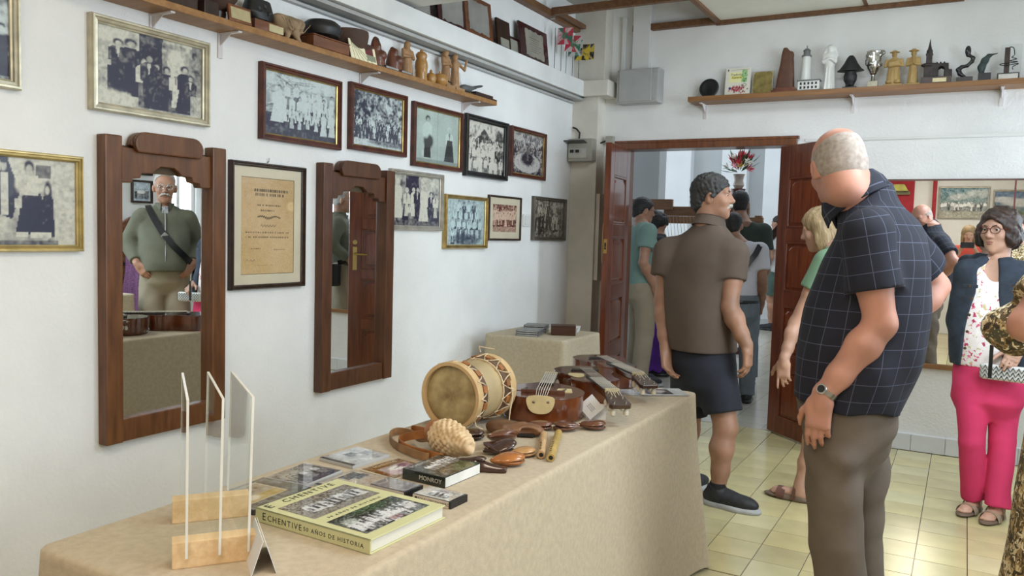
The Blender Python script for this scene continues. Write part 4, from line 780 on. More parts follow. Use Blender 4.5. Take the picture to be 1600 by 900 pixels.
t = onf('carved_musician', 'pale yellow carved man in a hat holding a wide box before him', 'figurine', 2.232); carved(t, yelw, .21, 1.25, scarf=False, hands=True, hat=True, box=True).location = (0, 0, .018); MB().box((0, 0, .009), (.11, .07, .018)).build('base', yelw, t, bevel=.003)
s = SDF(.003); [s.ell((q * .025, -.02, .03), (.02, .028, .014), .006) for q in (-1, 1)]; s.build('shoes', yelw, t)
t = onf('carved_piper', 'pale yellow carved man in a hat playing a flute, slimmer of the two', 'figurine', 2.342); carved(t, yelw, .215, .85, scarf=False, hat=True).location = (0, 0, .015); MB().box((0, 0, .0075), (.09, .065, .015)).build('base', yelw, t, bevel=.003); MB().tube([(0, -.025, .20), (.005, -.045, .135)], .005).build('flute', yelw, t)
t = onf('model_church', 'dark brown model church with a spired tower and an arch', 'model', 2.475); dm = mat('dark_bronze', (.040, .030, .028), .5, .3, var=.25, scale=30)
MB().box((0, -.005, .022), (.165, .085, .044)).build('base', mat('brown_marble', (.085, .055, .045), .3, var=.25, scale=14), t, bevel=.003); MB().box((.02, -.049, .022), (.075, .003, .024)).build('name_plate', plate, t)
b = MB().box((-.045, 0, .115), (.034, .034, .145)); b.box((-.045, 0, .19), (.04, .04, .008)); b.lathe([(.018, .194), (.017, .215), (.012, .222), (.006, .25), (.001, .285)], (-.045, 0, 0), 8); b.build('tower', dm, t)
s = SDF(.003); s.box((.025, 0, .085), (.04, .02, .045), .004).ell((-.045, 0, .125), (.046, .03, .014), .012).box((-.045, 0, .08), (.026, .022, .04), .004).box((.065, 0, .065), (.02, .018, .025), .003).box((.025, -.01, .07), (.016, .03, .026), .003, .003, sub=True).ell((.025, -.01, .096), (.016, .03, .014), .003, sub=True); [s.ell((.0 + .02 * k, 0, .134), (.006, .01, .008), .004) for k in range(3)]; s.build('nave', dm, t)
t = onf('twisted_sculpture', 'black S-shaped curling sculpture on a dark block', 'sculpture', 2.63); MB().box((0, 0, .018), (.088, .06, .036)).build('base', mat('dark_stone', (.07, .06, .058), .5, var=.15), t, bevel=.003)
s = SDF(.003); s.chain([(.0, 0, .04), (-.026, 0, .058), (-.036, 0, .085), (-.02, 0, .10), (.01, 0, .105), (.035, 0, .13), (.04, 0, .15), (.026, 0, .162), (.008, 0, .165)], [.008, .013, .014, .011, .010, .011, .011, .008, .006], .006).ell((.01, 0, .195), (.017, .012, .032), .01); s.build('curl', mat('black_polished', (.012, .012, .013), .2, var=.1), t)
t = onf('bird_sculpture', 'grey-green long-beaked bird sculpture on a black cube', 'sculpture', 2.735); MB().box((0, 0, .026), (.068, .055, .052)).build('base', mat('black_stone', (.028, .028, .030), .4, var=.2), t, bevel=.002)
s = SDF(.003); s.chain([(-.016, 0, .052), (-.018, 0, .09), (-.002, 0, .13), (.016, 0, .155)], [.014, .02, .019, .012], .012).ell((.02, 0, .158), (.016, .011, .010), .008).cap((.03, 0, .162), (.062, 0, .168), .006, .003, .006); s.build('bird', mat('verdigris_bronze', (.045, .068, .066), .5, .2, var=.3, scale=25), t)
t = onf('clear_trophy', 'clear acrylic trophy with a brown column and a wire squiggle, last on the far shelf', 'trophy', 2.858); MB().box((0, 0, .022), (.115, .06, .044)).build('base', mat('dark_brown_base', (.05, .035, .03), .4, var=.15), t, bevel=.003); MB().box((.0, -.031, .022), (.10, .003, .03)).build('name_plate', mat('silver_name_plate', (.55, .53, .48), .4, .4), t)
MB().box((-.01, 0, .12), (.028, .02, .155)).build('column', mat('bronze_brown', (.065, .04, .032), .5, .2, var=.2), t, bevel=.002)
b = MB(); pts = [(.0, -.012, .198), (.02, -.012, .19), (.026, -.012, .15), (.012, -.012, .135), (.04, -.012, .125), (-.0, -.012, .115), (.045, -.012, .108), (-.045, -.012, .10), (-.02, -.012, .09), (.05, -.012, .098), (.02, -.012, .08), (.025, -.012, .06)]
sp = [Vector(p) for p in pts]; fine = []
for i in range(len(sp) - 1):
    for q in range(4):
        u = q / 4; p0, p1, p2, p3 = sp[max(i - 1, 0)], sp[i], sp[i + 1], sp[min(i + 2, len(sp) - 1)]
        fine.append(.5 * ((2 * p1) + (p2 - p0) * u + (2 * p0 - 5 * p1 + 4 * p2 - p3) * u * u + (3 * p1 - p0 - 3 * p2 + p3) * u ** 3))
b.tube(fine, .0028, 6).build('wire', black, t, smooth=True); MB().box((.01, .012, .13), (.11, .006, .175)).build('acrylic_sheet', glassmat('acrylic_thin', (.96, .97, .97), .25, 1.3), t)
# ============================================================ the long display table and what lies on it
ZT = .72
cloth = mat('cream_linen_cloth', (.465, .38, .265), .9, var=.05, scale=60, bump=.0007, bscale=420, sheen=.1)
cloth2 = mat('pale_cream_linen_cloth', (.50, .43, .31), .9, var=.05, scale=60, bump=.0006, bscale=400)
def draped(name, label, x0, x1, y0, y1, ztop, zbot, flare, waves, corner, seed=3, parent_label=None, mtl=cloth, r=.03, group=None):
    """a cloth laid over a table: flat top, rounded edge, sides hanging in soft folds that gather at the corners"""
    rn = random.Random(seed); lx, ly = x1 - x0, y1 - y0; cxy = ((x0 + x1) / 2, (y0 + y1) / 2); P = []
    st = .018
    segs = [((lx / 2, -ly / 2 + r), (lx / 2, ly / 2 - r)), ((lx / 2 - r, ly / 2), (-lx / 2 + r, ly / 2)), ((-lx / 2, ly / 2 - r), (-lx / 2, -ly / 2 + r)), ((-lx / 2 + r, -ly / 2), (lx / 2 - r, -ly / 2))]
    cen = [(lx / 2 - r, ly / 2 - r), (-lx / 2 + r, ly / 2 - r), (-lx / 2 + r, -ly / 2 + r), (lx / 2 - r, -ly / 2 + r)]; acc = 0
    for i, (a, b) in enumerate(segs):
        L = math.hypot(b[0] - a[0], b[1] - a[1]); n = max(4, int(L / st))
        for k in range(n):
            u = k / n; d = min(u * L, (1 - u) * L); P.append((a[0] + (b[0] - a[0]) * u, a[1] + (b[1] - a[1]) * u, *((1, 0), (0, 1), (-1, 0), (0, -1))[i], math.exp(-d / .07), acc + u * L))
        acc += L
        for k in range(8):
            an = math.radians(90 * i + 90 * k / 8); P.append((cen[i][0] + r * math.cos(an), cen[i][1] + r * math.sin(an), math.cos(an), math.sin(an), 1., acc + r * k / 8 * 1.57))
        acc += r * 1.57
    N = len(P); ph = [rn.uniform(0, 6.28) for _ in range(4)]; V = []; H = ztop - zbot
    lev = [(-.012, 0.), (-.004, .002), (.0, .007)] + [(0, q) for q in np.linspace(.02, H, 12)]
    for off, dz in lev:
        q = max(0, dz / H)
        for x, y, nx, ny, c, sarc in P:
            w = math.sin(sarc * 6.283 / waves[0] + ph[0]) * waves[1] + math.sin(sarc * 6.283 / (waves[0] * .43) + ph[1]) * waves[1] * .4
            o = off + q ** .9 * (flare + w * (.35 + q * .65) + corner * c * math.sin(q * 1.4))
            V.append((x + nx * o, y + ny * o, ztop - dz + (.012 * math.sin(sarc * 9 + ph[2]) if q > .99 else 0) * (1 - c)))
    F = [tuple(range(N))]
    for j in range(len(lev) - 1): F += [(j * N + i, (j + 1) * N + i, (j + 1) * N + (i + 1) % N, j * N + (i + 1) % N) for i in range(N)]
    o = meshobj(name, V, F, mtl, None, smooth=True, loc=(cxy[0], cxy[1], 0)); o.data.polygons[0].use_smooth = False
    bm = bmesh.new(); bm.from_mesh(o.data); bmesh.ops.recalc_face_normals(bm, faces=bm.faces[:]); bm.to_mesh(o.data); bm.free()
    return tag(o, label, 'tablecloth', group)
draped('tablecloth', 'long cream linen tablecloth hanging to the floor under the instruments', 1.168, 1.776, .885, 3.235, ZT, .015, .03, (.62, .006), .05, 5)
t = thing('folding_table', 'long folding table hidden under the cream linen cloth', 'table', (1.472, 2.07, 0)); tm = mat('table_grey', (.3, .3, .3), .5)
MB().box((0, 0, .695), (.56, 2.28, .03)).build('table_top', tm, t)
for sx in (-1, 1):
    for sy in (-1, 1): MB().tube([(sx * .24, sy * 1.05, 0), (sx * .24, sy * 1.05, .68)], .014).build('leg', tm, t)
draped('tablecloth', 'pale cream cloth on the small corner table behind the instruments', .12, .672, 4.28, 4.83, ZT, .02, .02, (.30, .012), .04, 9, mtl=cloth2)
t = thing('side_table', 'small square corner table under the pale cream cloth', 'table', (.396, 4.555, 0)); MB().box((0, 0, .695), (.50, .50, .03)).build('table_top', tm, t)
for sx in (-1, 1):
    for sy in (-1, 1): MB().tube([(sx * .21, sy * .21, 0), (sx * .21, sy * .21, .68)], .014).build('leg', tm, t)
def ont(name, label, cat, x, y, rz=0., group=None, z=0.): return thing(name, label, cat, (x, y, ZT + z), rz, group)
TOP = Matrix(((1, 0, 0, 0), (0, 1, 0, 0), (0, 0, 1, 0), (0, 0, 0, 1)))
UPM = Matrix.Rotation(-math.pi / 2, 4, 'X')                            # a sheet made upright, laid flat face up
def flat_sheet(P, t, z, name='cover', m=None, c=(0, 0)): return P.sheet(name, t, 0, M=Matrix.Translation((c[0], c[1], z)) @ UPM, m=m, t=.0006)
gloss = attrmat('glossy_cover', .25, .6)
# ---- the book
t = ont('history_book', 'large pale green hardback book with two group photographs on its cover', 'book', 1.576, 1.332, RL - .03); bk = mat('pale_green_cover', (.57, .555, .30), .4, var=.03); pagem = mat('white_pages', (.70, .66, .56), .8, var=.06, scale=3, stretch=(1, 1, 120)); ink = mat('print_ink', (.03, .028, .02), .6)
BW_, BH_, BT_ = .248, .318, .030
MB().box((0, 0, .0015), (BW_, BH_, .003)).box((0, 0, BT_ - .0015), (BW_, BH_, .003)).box((-BW_ / 2 + .002, 0, BT_ / 2), (.004, BH_, BT_)).build('binding', bk, t, bevel=.001); MB().box((.001, 0, BT_ / 2), (BW_ - .012, BH_ - .008, BT_ - .007)).build('pages', pagem, t)
P = Paint(.205, .108, 110); P.grad(rgb('#8a8478'), rgb('#8d8478')).noise(20, .06); P.rect(0, 0, 1, .25, rgb('#9a958a'))
for k in range(10): P.ell(.18 + .075 * k, .42 + .02 * (k % 2), .05, .2, .05 if k % 3 else .8)
P.row(11, .12, .95, .24, .42, (3, 0, 4)).row(10, .15, .9, .34, .36, (1, 3)).noise(40, .12); P.C *= .72; flat_sheet(P, t, BT_ + .0004, 'cover_photo', gloss, (0, .062))
P = Paint(.205, .108, 110); P.grad(rgb('#4a4a3c'), rgb('#33402a')).noise(14, .1); P.ell(.6, .9, .3, .2, rgb('#3d5a30')).ell(.15, .6, .1, .2, rgb('#b9c2b8'))
P.row(12, .05, .98, .12, .5, (3, 0, 4, 1)).row(10, .1, .95, .0, .45, (3, 4, 0)); P.rect(.45, .05, .62, .22, rgb('#8c3038'), .6).noise(36, .14); P.C *= .72; flat_sheet(P, t, BT_ + .0004, 'cover_photo', gloss, (0, -.078))
for k, (q, sx, x) in enumerate((('E', .032, -.104), ('CHENTIVE', .026, .012))): lettering(q, sx, ink, t, Matrix.Translation((x, .139, BT_ + .0004)), .0002, spacing=1.35)
lettering('50 AÑOS DE HISTORIA', .0105, ink, t, Matrix.Translation((.0, -.009, BT_ + .0004)), .0002, spacing=1.6)
SPN = Matrix.Translation((-BW_ / 2 - .0003, 0, BT_ / 2)) @ Matrix(((0, 0, -1, 0), (-1, 0, 0, 0), (0, 1, 0, 0), (0, 0, 0, 1)))   # on the spine, read from the near side
lettering('E', .023, ink, t, SPN @ Matrix.Translation((-.133, 0, 0)), .0002); lettering('CHENTIVE', .018, ink, t, SPN @ Matrix.Translation((-.073, -.001, 0)), .0002, spacing=1.25); lettering('50 AÑOS DE HISTORIA', .0125, ink, t, SPN @ Matrix.Translation((.062, -.001, 0)), .0002, spacing=1.3)
# ---- compact disc cases
cpl = mat('clear_case_plastic', (.42, .42, .42), .25, var=.05); dpl = mat('dark_case_plastic', (.06, .062, .065), .25)
def cd_case(label, x, y, rz, paint, body=cpl, bar=True, w=.142, d=.125, h=.0105, title=None, z=0., group='compact discs on the long table'):
    t = ont('compact_disc_case', label, 'compact disc', x, y, rz, group, z)
    MB().box((0, 0, h / 2 - .0008), (w, d, h - .0016)).build('tray', body, t, bevel=.0012)
    P = Paint(w - .016 if bar else w - .006, d - .006, 90); paint(P); flat_sheet(P, t, h - .0013, 'cover', gloss, (.006 if bar else 0, 0))
    if bar: MB().box((-w / 2 + .006, 0, h - .0012), (.010, d - .004, .0012)).build('hinge_bar', dpl, t)
    MB().box((0, 0, h), (w, d, .0012)).build('lid', glass, t)
    if title: lettering(title[0], title[1], title[2], t, Matrix.Translation((title[3], title[4], h + .0002)), .0001)
    return t
def c1(P): P.grad((.62, .64, .64), (.55, .57, .58)).noise(6, .1); P.rect(.35, .5, .62, .8, (.12, .13, .15)).rect(.66, .35, .9, .62, (.3, .32, .33)).ell(.55, .45, .35, .2, (.3, .32, .33), .5).rect(.52, .42, .66, .56, (.7, .7, .66)).noise(24, .08)
def c2(P): P.grad((.20, .20, .24), (.30, .28, .26)).noise(8, .12); [P.ell(.15 + .2 * k, .6 + .1 * (k % 2), .12, .18, (.5, .49, .44), .9) for k in range(4)]; P.poly([(.2, .1), (.9, .3), (1, 0), (.2, 0)], (.10, .10, .15)); P.row(5, .1, .9, .2, .5, (3, 1)).noise(30, .1); P.C = P.C * .75
def c3(P): P.grad((.58, .50, .40), (.52, .48, .42)).noise(8, .05); P.rect(.45, .62, .9, .92, (.10, .11, .13)).rect(.62, .5, .95, .7, (.12, .13, .15)).noise(20, .06); [P.line((.55, .18 + .06 * k), (.95, .2 + .06 * k), .01, (.6, .30, .2), .6) for k in range(4)]
def c4(P): P.grad(rgb('#8a5f22'), rgb('#8f6426')); P.rect(.16, .12, .9, .72, rgb('#b9aaa2')).ell(.5, .5, .2, .14, rgb('#efe6df')).ell(.75, .55, .14, .14, rgb('#8a3550')).ell(.3, .3, .16, .14, rgb('#d3b6bd')).ell(.55, .25, .16, .12, rgb('#98627a')).ell(.72, .25, .12, .1, rgb('#d8c6ba')).line((.45, .5), (.75, .6), .02, rgb('#4b4b40')).noise(20, .06)
def c5(P): P.grad(rgb('#5b6163'), rgb('#565c5e')); P.rect(.1, .2, .78, .92, rgb('#c7bca6')).rect(.13, .48, .75, .89, rgb('#a59a88')).rect(.13, .23, .75, .46, rgb('#b49f60')).ell(.3, .4, .12, .1, rgb('#d9cdb8')).ell(.5, .7, .2, .12, rgb('#8d7f6e')).line((.2, .5), (.6, .85), .02, rgb('#7d7266')).noise(14, .07)
cd_case('clear compact disc case with a white cover and dark square, farthest back on the table', 1.279, 1.693, RL - .07, c1)
cd_case('compact disc case with a grey photographic cover and no hinge bar', 1.281, 1.50, RL + .06, c2, bar=False)
cd_case('compact disc case with a cream and dark cover, half behind the green book', 1.421, 1.52, RL + .0, c3)
cd_case('compact disc in a brown-gold card sleeve with pink flowers', 1.431, 1.68, RL - .12, c4, body=mat('cream_card', (.6, .56, .45), .6), bar=False, h=.006, title=('ECHENTIVE', .016, mat('gold_ink', (.75, .63, .35), .5), .0, .043))
cd_case('grey bordered disc case behind the acrylic sheets, nearest the stand', 1.305, 1.325, RL + .06, c5, body=dpl, bar=False, w=.19, d=.15, h=.013)
# ---- video case and cassettes
t = ont('video_case', 'thick dark green video case with a dancing crowd on its cover', 'video', 1.560, 1.70, RL - .04, None); dg = mat('dark_green_case', (.016, .022, .016), .25, var=.2, coat=.4)
MB().box((0, 0, .014), (.155, .132, .028)).build('case', dg, t, bevel=.0015); P = Paint(.154, .131, 90); P.grad(rgb('#1c2416'), rgb('#3a352c')).noise(8, .08); P.poly([(.3, 0), (1, 0), (1, .55), (.45, .25)], rgb('#33502a')); P.row(9, .2, 1, .42, .32, (3, 0, 4)).row(6, .5, 1, .6, .22, (3, 0)); P.rect(0, .82, .4, 1, rgb('#4f3a36'), .6).line((.1, .12), (.35, .3), .02, rgb('#8c6a3c')).line((.2, .3), (.42, .22), .015, rgb('#9c7a4c')).noise(26, .08); P.C *= .8; flat_sheet(P, t, .0284, 'cover', gloss)
lettering('ECHENTIVE', .015, mat('pale_print', (.6, .57, .5), .5), t, Matrix.Translation((-.025, .05, .0292)), .0001); MB().box((.0005, -.0662, .014), (.15, .0012, .024)).build('page_block', mat('white_insert', (.7, .69, .65), .5), t)
SP2 = Matrix(((0, 0, -1, 0), (-1, 0, 0, 0), (0, 1, 0, 0), (0, 0, 0, 1)))
lettering('MONROY', .016, MC['pale_print'], t, Matrix.Translation((-.0778, -.022, .014)) @ SP2, .0001)
for lab, x, y, rz, spine, txt in (('cassette in a clear case with a mauve-grey inlay, left of the white one', 1.540, 1.538, -.02, 'mauve', ''), ('cassette in a case with a white inlay and black end, at the table edge', 1.665, 1.540, -.03, 'white', 'FOLKLORE PALMERO')):
    t = ont('music_cassette', lab, 'cassette', x, y, rz, 'music cassettes beside the book'); sm = mat('inlay_' + spine, (.47, .41, .37) if spine == 'mauve' else (.62, .54, .46), .4, var=.05)
    MB().box((0, 0, .0085), (.108, .068, .017)).build('case', black, t, bevel=.001); P = Paint(.1, .064, 60); P.grad((.30, .27, .27) if spine == 'mauve' else (.6, .57, .52), (.26, .24, .25) if spine == 'mauve' else (.58, .55, .5)).noise(6, .06)
    if spine == 'mauve': P.line((.15, .2), (.2, .6), .03, (.6, .56, .5)).line((.2, .6), (.02, .85), .03, (.6, .56, .5))
    else: P.rect(.28, .12, .8, .88, (.42, .4, .4)).row(7, .3, .8, .2, .55, (0, 3, 1)).noise(24, .08)
    flat_sheet(P, t, .0173, 'inlay', gloss, (-.003, 0)); MB().box((-.003, -.0343, .0085), (.102, .001, .0155)).build('inlay_spine', sm, t); MB().box((0, 0, .0176), (.108, .068, .001)).build('lid', glass, t)
    SPN3 = Matrix.Translation((.006, -.0350, .0085)) @ FACE
    if txt: lettering(txt, .0095, ink, t, SPN3, .0001); MB().lathe([(.0042, 0), (.0042, .0004), (.003, .0004), (.003, 0)], (-.044, -.0352, .0085), 14, rot('X', 90)).build('emblem', ink, t)
    else: MB().box((.0, -.035, .0085), (.025, .0006, .002)).build('spine_line', ink, t)
# ---- three acrylic sheets in two wooden blocks, white card beside them
bw = wood('pale_pine_block', (.76, .56, .33), (.66, .45, .24), .55, 6, (1, 14, 14)); ad = math.atan2(.79, .62)
acr = glassmat('acrylic', (.93, .95, .93), 1., 1.6); acre = mat('acrylic_edge', (.72, .71, .66), .3, var=.05)
t = ont('acrylic_stand', 'three upright clear acrylic sheets slotted into two pale pine blocks', 'display stand', 1.417, 1.10, ad - math.pi / 2)
# local y runs along the blocks, local x from the rear block to the front one
for x, dx in ((.118, .036), (-.125, .036)): MB().box((x, 0, .025), (dx, .155, .05)).build('block', bw, t, bevel=.002)
for k, (y, ro) in enumerate(((-.056, 1.2), (-.004, 3.0), (.044, 4.0))):
    g = MB().box((0, 0, .155), (.29, .004, .29)).build('sheet', acr, t); e = MB().box((.1455, 0, .155), (.0015, .0045, .291)).box((-.1455, 0, .155), (.0015, .0045, .291)).box((0, 0, .3005), (.292, .0045, .0015)).build('edge', acre, g)
    g.location = (0, y, .012); g.rotation_euler = (math.radians(-ro * .35), 0, math.radians(ro))
t = ont('folded_card', 'folded white paper card standing beside the acrylic sheets', 'card', 1.578, 1.068, ad - math.pi / 2 + .02); pap = mat('white_paper', (.70, .69, .68), .7, var=.02)
for s_ in (-1, 1): MB().prism([(-.065, 0), (.065, 0), (.065, .066), (-.065, .066)], .0012, Matrix.Translation((0, s_ * .022, 0)) @ Matrix.Rotation(math.radians(-18 * -s_), 4, 'X')).build('leaf', pap, t)
# ---- the drum
t = thing('drum', 'double-headed hide drum with cream hoops and zigzag cords lying on its side', 'drum', (1.318, 2.105, ZT)); R_ = .108
hide = mat('stained_goat_hide', (.52, .41, .20), .5, var=.1, scale=13, col2=(.19, .125, .045)); hoop = wood('cream_hoop_wood', (.60, .42, .21), (.46, .29, .13), .5, 5, (2, 2, 2)); dbr = mat('brown_hoop', (.13, .065, .035), .5, var=.25, scale=12); shellm = mat('tan_shell', (.44, .33, .17), .5, var=.12, scale=7); rope = mat('cream_cord', (.60, .47, .30), .8, var=.1, scale=60); leath = mat('orange_leather', (.36, .135, .035), .55, var=.2, scale=18, bump=.0006)
Ry = rot('X', -90); zc = R_ + .004
def band(name, r0, r1, y0, y1, m, seg=40): return MB().lathe([(r0, y0), (r1, y0), (r1 + .001, (y0 + y1) / 2), (r1, y1), (r0, y1), (r0, y0)], (0, 0, zc), seg, Ry, cap=False).build(name, m, t, smooth=True, angle=50)
band('shell', .088, .093, .012, .208, shellm)
for n, a, b_ in (('front', 0, 1), ('rear', .22, -1)):
    MB().lathe([(.0, .003), (.05, .0025), (.090, .003), (.0985, .006), (.0, .010)], (0, a, zc), 40, Ry @ (rot('X', 180) if b_ < 0 else Matrix.Identity(3))).build('drum_head', hide, t, smooth=True, angle=60)
    y = sorted((a - .010 * b_, a + .020 * b_)); band('hoop', .0965, .1075, y[0], y[1], hoop); y = sorted((a + .028 * b_, a + .056 * b_)); band('band', .092, .102, y[0], y[1], dbr); y = sorted((a + .056 * b_, a + .062 * b_)); band('cord_ring', .092, .099, y[0], y[1], rope)
n = 12
for k in range(n):
    a0, a1 = 2 * math.pi * k / n, 2 * math.pi * (k + .5) / n; pt = lambda a, y, r: (r * math.cos(a), y, zc + r * math.sin(a))
    for ya, yb in ((.004, .066), (.216, .154)):
        MB().tube([pt(a0, ya, .109), pt(a0 + .08, (ya + yb) / 2, .105), pt(a1, yb, .0985)], .0022, 6).tube([pt(a1, yb, .0985), pt(a0 + 2 * math.pi / n - .08, (ya + yb) / 2, .105), pt(a0 + 2 * math.pi / n, ya, .109)], .0022, 6).build('cord', rope, t)
    for ym in (.038, .182): MB().box(pt(a1, ym, .105), (.005, .022, .022), Matrix.Rotation(-a1, 3, 'Y')).build('leather_tab', leath, t, bevel=.001)
for pth in ([(.075, .02, zc - .07), (.10, -.01, zc - .08), (.112, .01, .02), (.10, .03, .006), (.085, .05, .012)], [(.10, .2, zc + .03), (.115, .19, zc - .02), (.118, .17, zc - .06), (.12, .16, .006)], [(-.03, .22, zc + .11), (-.05, .24, zc + .125), (.0, .26, zc + .118)]): MB().tube(pth, .0025, 6).build('loose_cord', rope, t)
# ---- three plucked instruments
topw = wood('dark_red_cedar_top', (.125, .045, .024), (.085, .028, .015), .22, 4, (1, 14, 14), coat=.7); sidew = wood('glossy_mahogany_side', (.155, .040, .010), (.075, .018, .006), .18, 5, (3, 3, 3), coat=.8); topd = wood('glossy_dark_top', (.105, .036, .022), (.07, .022, .014), .12, 4, (1, 14, 14), coat=1.); ebony = mat('ebony_fingerboard', (.028, .020, .017), .35, var=.2, scale=30); ivory = mat('ivory_plastic', (.60, .49, .26), .35, var=.06, scale=20); pegm = mat('cream_peg', (.62, .56, .44), .35); nick = mat('nickel', (.60, .58, .54), .2, 1.); strm = mat('bright_string', (.72, .68, .60), .4, .2); rosew = wood('rosewood', (.075, .036, .024), (.04, .018, .012), .3, 6, (2, 2, 2), coat=.5)
def spl(pts, n=6):
    out = []; m = len(pts)
    for i in range(m):
        p0, p1, p2, p3 = (Vector(pts[(i + q - 1) % m]) for q in range(4))
        for k in range(n):
            u = k / n; out.append(tuple(.5 * (2 * p1 + (p2 - p0) * u + (2 * p0 - 5 * p1 + 4 * p2 - p3) * u * u + (3 * p1 - p0 - 3 * p2 + p3) * u ** 3)))
    return out
def instrument(label, loc, ang, half, depth, top, side, neck0, nut, head, guard, round_body=False, tail=False, name='lute', tilt=0., lift=0.):
    t = thing(name, label, 'instrument', (loc[0], loc[1], ZT + lift), rot3=(0, tilt, ang))
    out = spl([(x, y) for x, y in half] + [(x, -y) for x, y in reversed(half) if y > .012]); m = len(out)
    def slab(z0, z1, k=1., kk=1.): return [(x * k, y * k, z0) for x, y in out] + [(x * kk, y * kk, z1) for x, y in out]
    def sl(nm, z0, z1, k, kk, mt, smooth=True): return MB().add(slab(z0, z1, k, kk), [tuple(reversed(range(m))), tuple(range(m, 2 * m))] + [(i, (i + 1) % m, (i + 1) % m + m, i + m) for i in range(m)]).build(nm, mt, t, smooth=smooth)
    sl('side', .004, depth, .985, 1., side); sl('back', .0, .005, .97, 1.0, side); sl('soundboard', depth, depth + .004, 1.008, 1.004, top); zt = depth + .004
    x0, xb = (-.045, -.075); L = nut - x0
    if round_body:
        MB().box((-.06, 0, zt + .006), (.012, .15, .012)).build('bridge', topw, t, bevel=.002)
        for s in (-1, 1): MB().prism([(-.035, -.03), (.03, -.022), (.035, .024), (-.03, .03)], .002, Matrix.Translation((.0, s * .068, zt)) @ Matrix.Rotation(math.pi / 2, 4, 'X')).build('pick_guard', ivory if s < 0 else topw, t); MB().prism([(-.026, -.003), (-.008, -.007), (.012, .004), (.028, .002), (.012, .009), (-.008, .001)], .0015, Matrix.Translation((.0, s * .068, zt + .0022)) @ Matrix.Rotation(math.pi / 2, 4, 'X')).build('sound_hole', black, t)
    else:
        s = SDF(.0025); s.ell((.035, 0, zt), (.022, .034, .0016), .002); s.build('sound_hole', black, t)
        MB().box((xb, 0, zt + .004), (.018, .11, .008)).build('bridge', ebony, t, bevel=.002)
        if guard: MB().prism(spl([(-.03, -.028), (.03, -.022), (.05, .01), (.0, .03), (-.035, .02)], 4), .0014, Matrix.Translation((.03, -.055, zt + .0014)) @ Matrix.Rotation(math.pi / 2, 4, 'X')).build('pick_guard', ivory, t)
    # neck, fingerboard with frets, head
    nk = MB(); nk.box(((neck0 + nut) / 2, 0, zt - .012), (nut - neck0, .044, .024)); nk.build('neck', side, t, bevel=.006)
    fb0 = .055 if not round_body else .085
    MB().box(((fb0 + nut) / 2, 0, zt + .004), (nut - fb0, .05, .007)).build('fingerboard', ebony, t, bevel=.001)
    for k in range(14):
        x = nut - (nut - xb) * (1 - 2 ** (-(k + 1) / 12)) * .98
        if x > fb0 + .004: MB().box((x, 0, zt + .0082), (.0022, .049, .002)).build('fret', strm, t)
    MB().box((nut, 0, zt + .006), (.008, .05, .012)).build('nut', ivory, t, bevel=.001)
    hb = MB(); hp = [(0, -.024), (.02, -.029), (head - .01, -.037), (head, -.03), (head, .03), (head - .01, .037), (.02, .029), (0, .024)]
    hm = Matrix.Translation((nut, 0, zt + .001)) @ Matrix.Rotation(math.radians(9), 4, 'Y')
    hb.prism(hp, .014, hm @ Matrix.Translation((0, 0, -.014)) @ Matrix.Rotation(math.pi / 2, 4, 'X')); H_ = hb.build('headstock', rosew if not round_body else topw, t, bevel=.002)
    for k in range(3):
        for s in (-1, 1):
            p = hm @ Vector((.02 + (head - .035) * k / 2, s * .02, 0)); MB().lathe([(.0045, -.016), (.004, .006), (.006, .008), (.0, .010)], p, 10).build('tuning_post', nick, H_, smooth=True)
            q = hm @ Vector((.02 + (head - .035) * k / 2, s * .022, -.03)); MB().lathe([(.004, .012), (.009, .004), (.009, -.010), (.003, -.014)], q, 10).build('peg', pegm, H_, smooth=True)
    for k in range(6):
        y = -.019 + .0076 * k; MB().tube([((-.135 if tail else xb), y * (1.2 if not tail else .9), zt + (.002 if tail else .008)), (-.06 if tail else xb + .01, y * 1.1, zt + .014), (nut, y, zt + .013), tuple(hm @ Vector((.03 + .02 * (k % 3), y, .006)))], .0011, 4).build('string', strm, t)
    if tail:
        tp = spl([(-.04, .0), (.04, .0), (.042, -.035), (.02, -.055), (-.02, -.055), (-.042, -.035)], 4)
        MB().prism(tp, .004, Matrix.Translation((half[0][0] - .001, 0, zt + .006)) @ Matrix.Rotation(-math.pi / 2, 4, 'Z') @ Matrix.Rotation(math.radians(-4), 4, 'X') @ Matrix.Translation((0, -.004, 0))).build('tailpiece', ivory, t, bevel=.001)
        for yy, zz in ((-.026, -.016), (.022, -.018), (0, -.042)): MB().lathe([(.004, 0), (.005, .003), (0, .004)], (half[0][0] - .004, yy, zt + .006 + zz), 10, rot('Y', -90)).build('rivet', nick if yy else black, t)
    return t
rb = [(-.148, .0), (-.135, .07), (-.08, .125), (.0, .138), (.075, .105), (.125, .05), (.145, .02)]
instrument('round-bodied lute with ivory tailpiece, nearest of the three instruments', (1.452, 2.488), math.radians(112), rb, .082, topw, sidew, .12, .30, .075, True, True, True, 'round_lute', lift=.001)
gb = [(-.19, .0), (-.178, .065), (-.125, .112), (-.06, .112), (.0, .088), (.05, .082), (.105, .09), (.142, .062), (.152, .022)]
instrument('small dark guitar with an ivory guard, its head pointing at the white card', (1.468, 2.832), math.atan2(-.80, .60), gb, .092, topd, sidew, .14, .345, .125, True, name='small_guitar', tilt=math.radians(0))
instrument('small dark guitar farthest along the table, its head lying over the loose photographs', (1.392, 3.195), math.atan2(-.72, .69), gb, .088, topd, sidew, .14, .33, .12, False, name='small_guitar')
t = ont('label_card', 'white diamond-tilted label card leaning by the round lute', 'card', 1.622, 2.50, math.radians(14)); t.rotation_euler = (math.radians(-14), 0, math.radians(14))
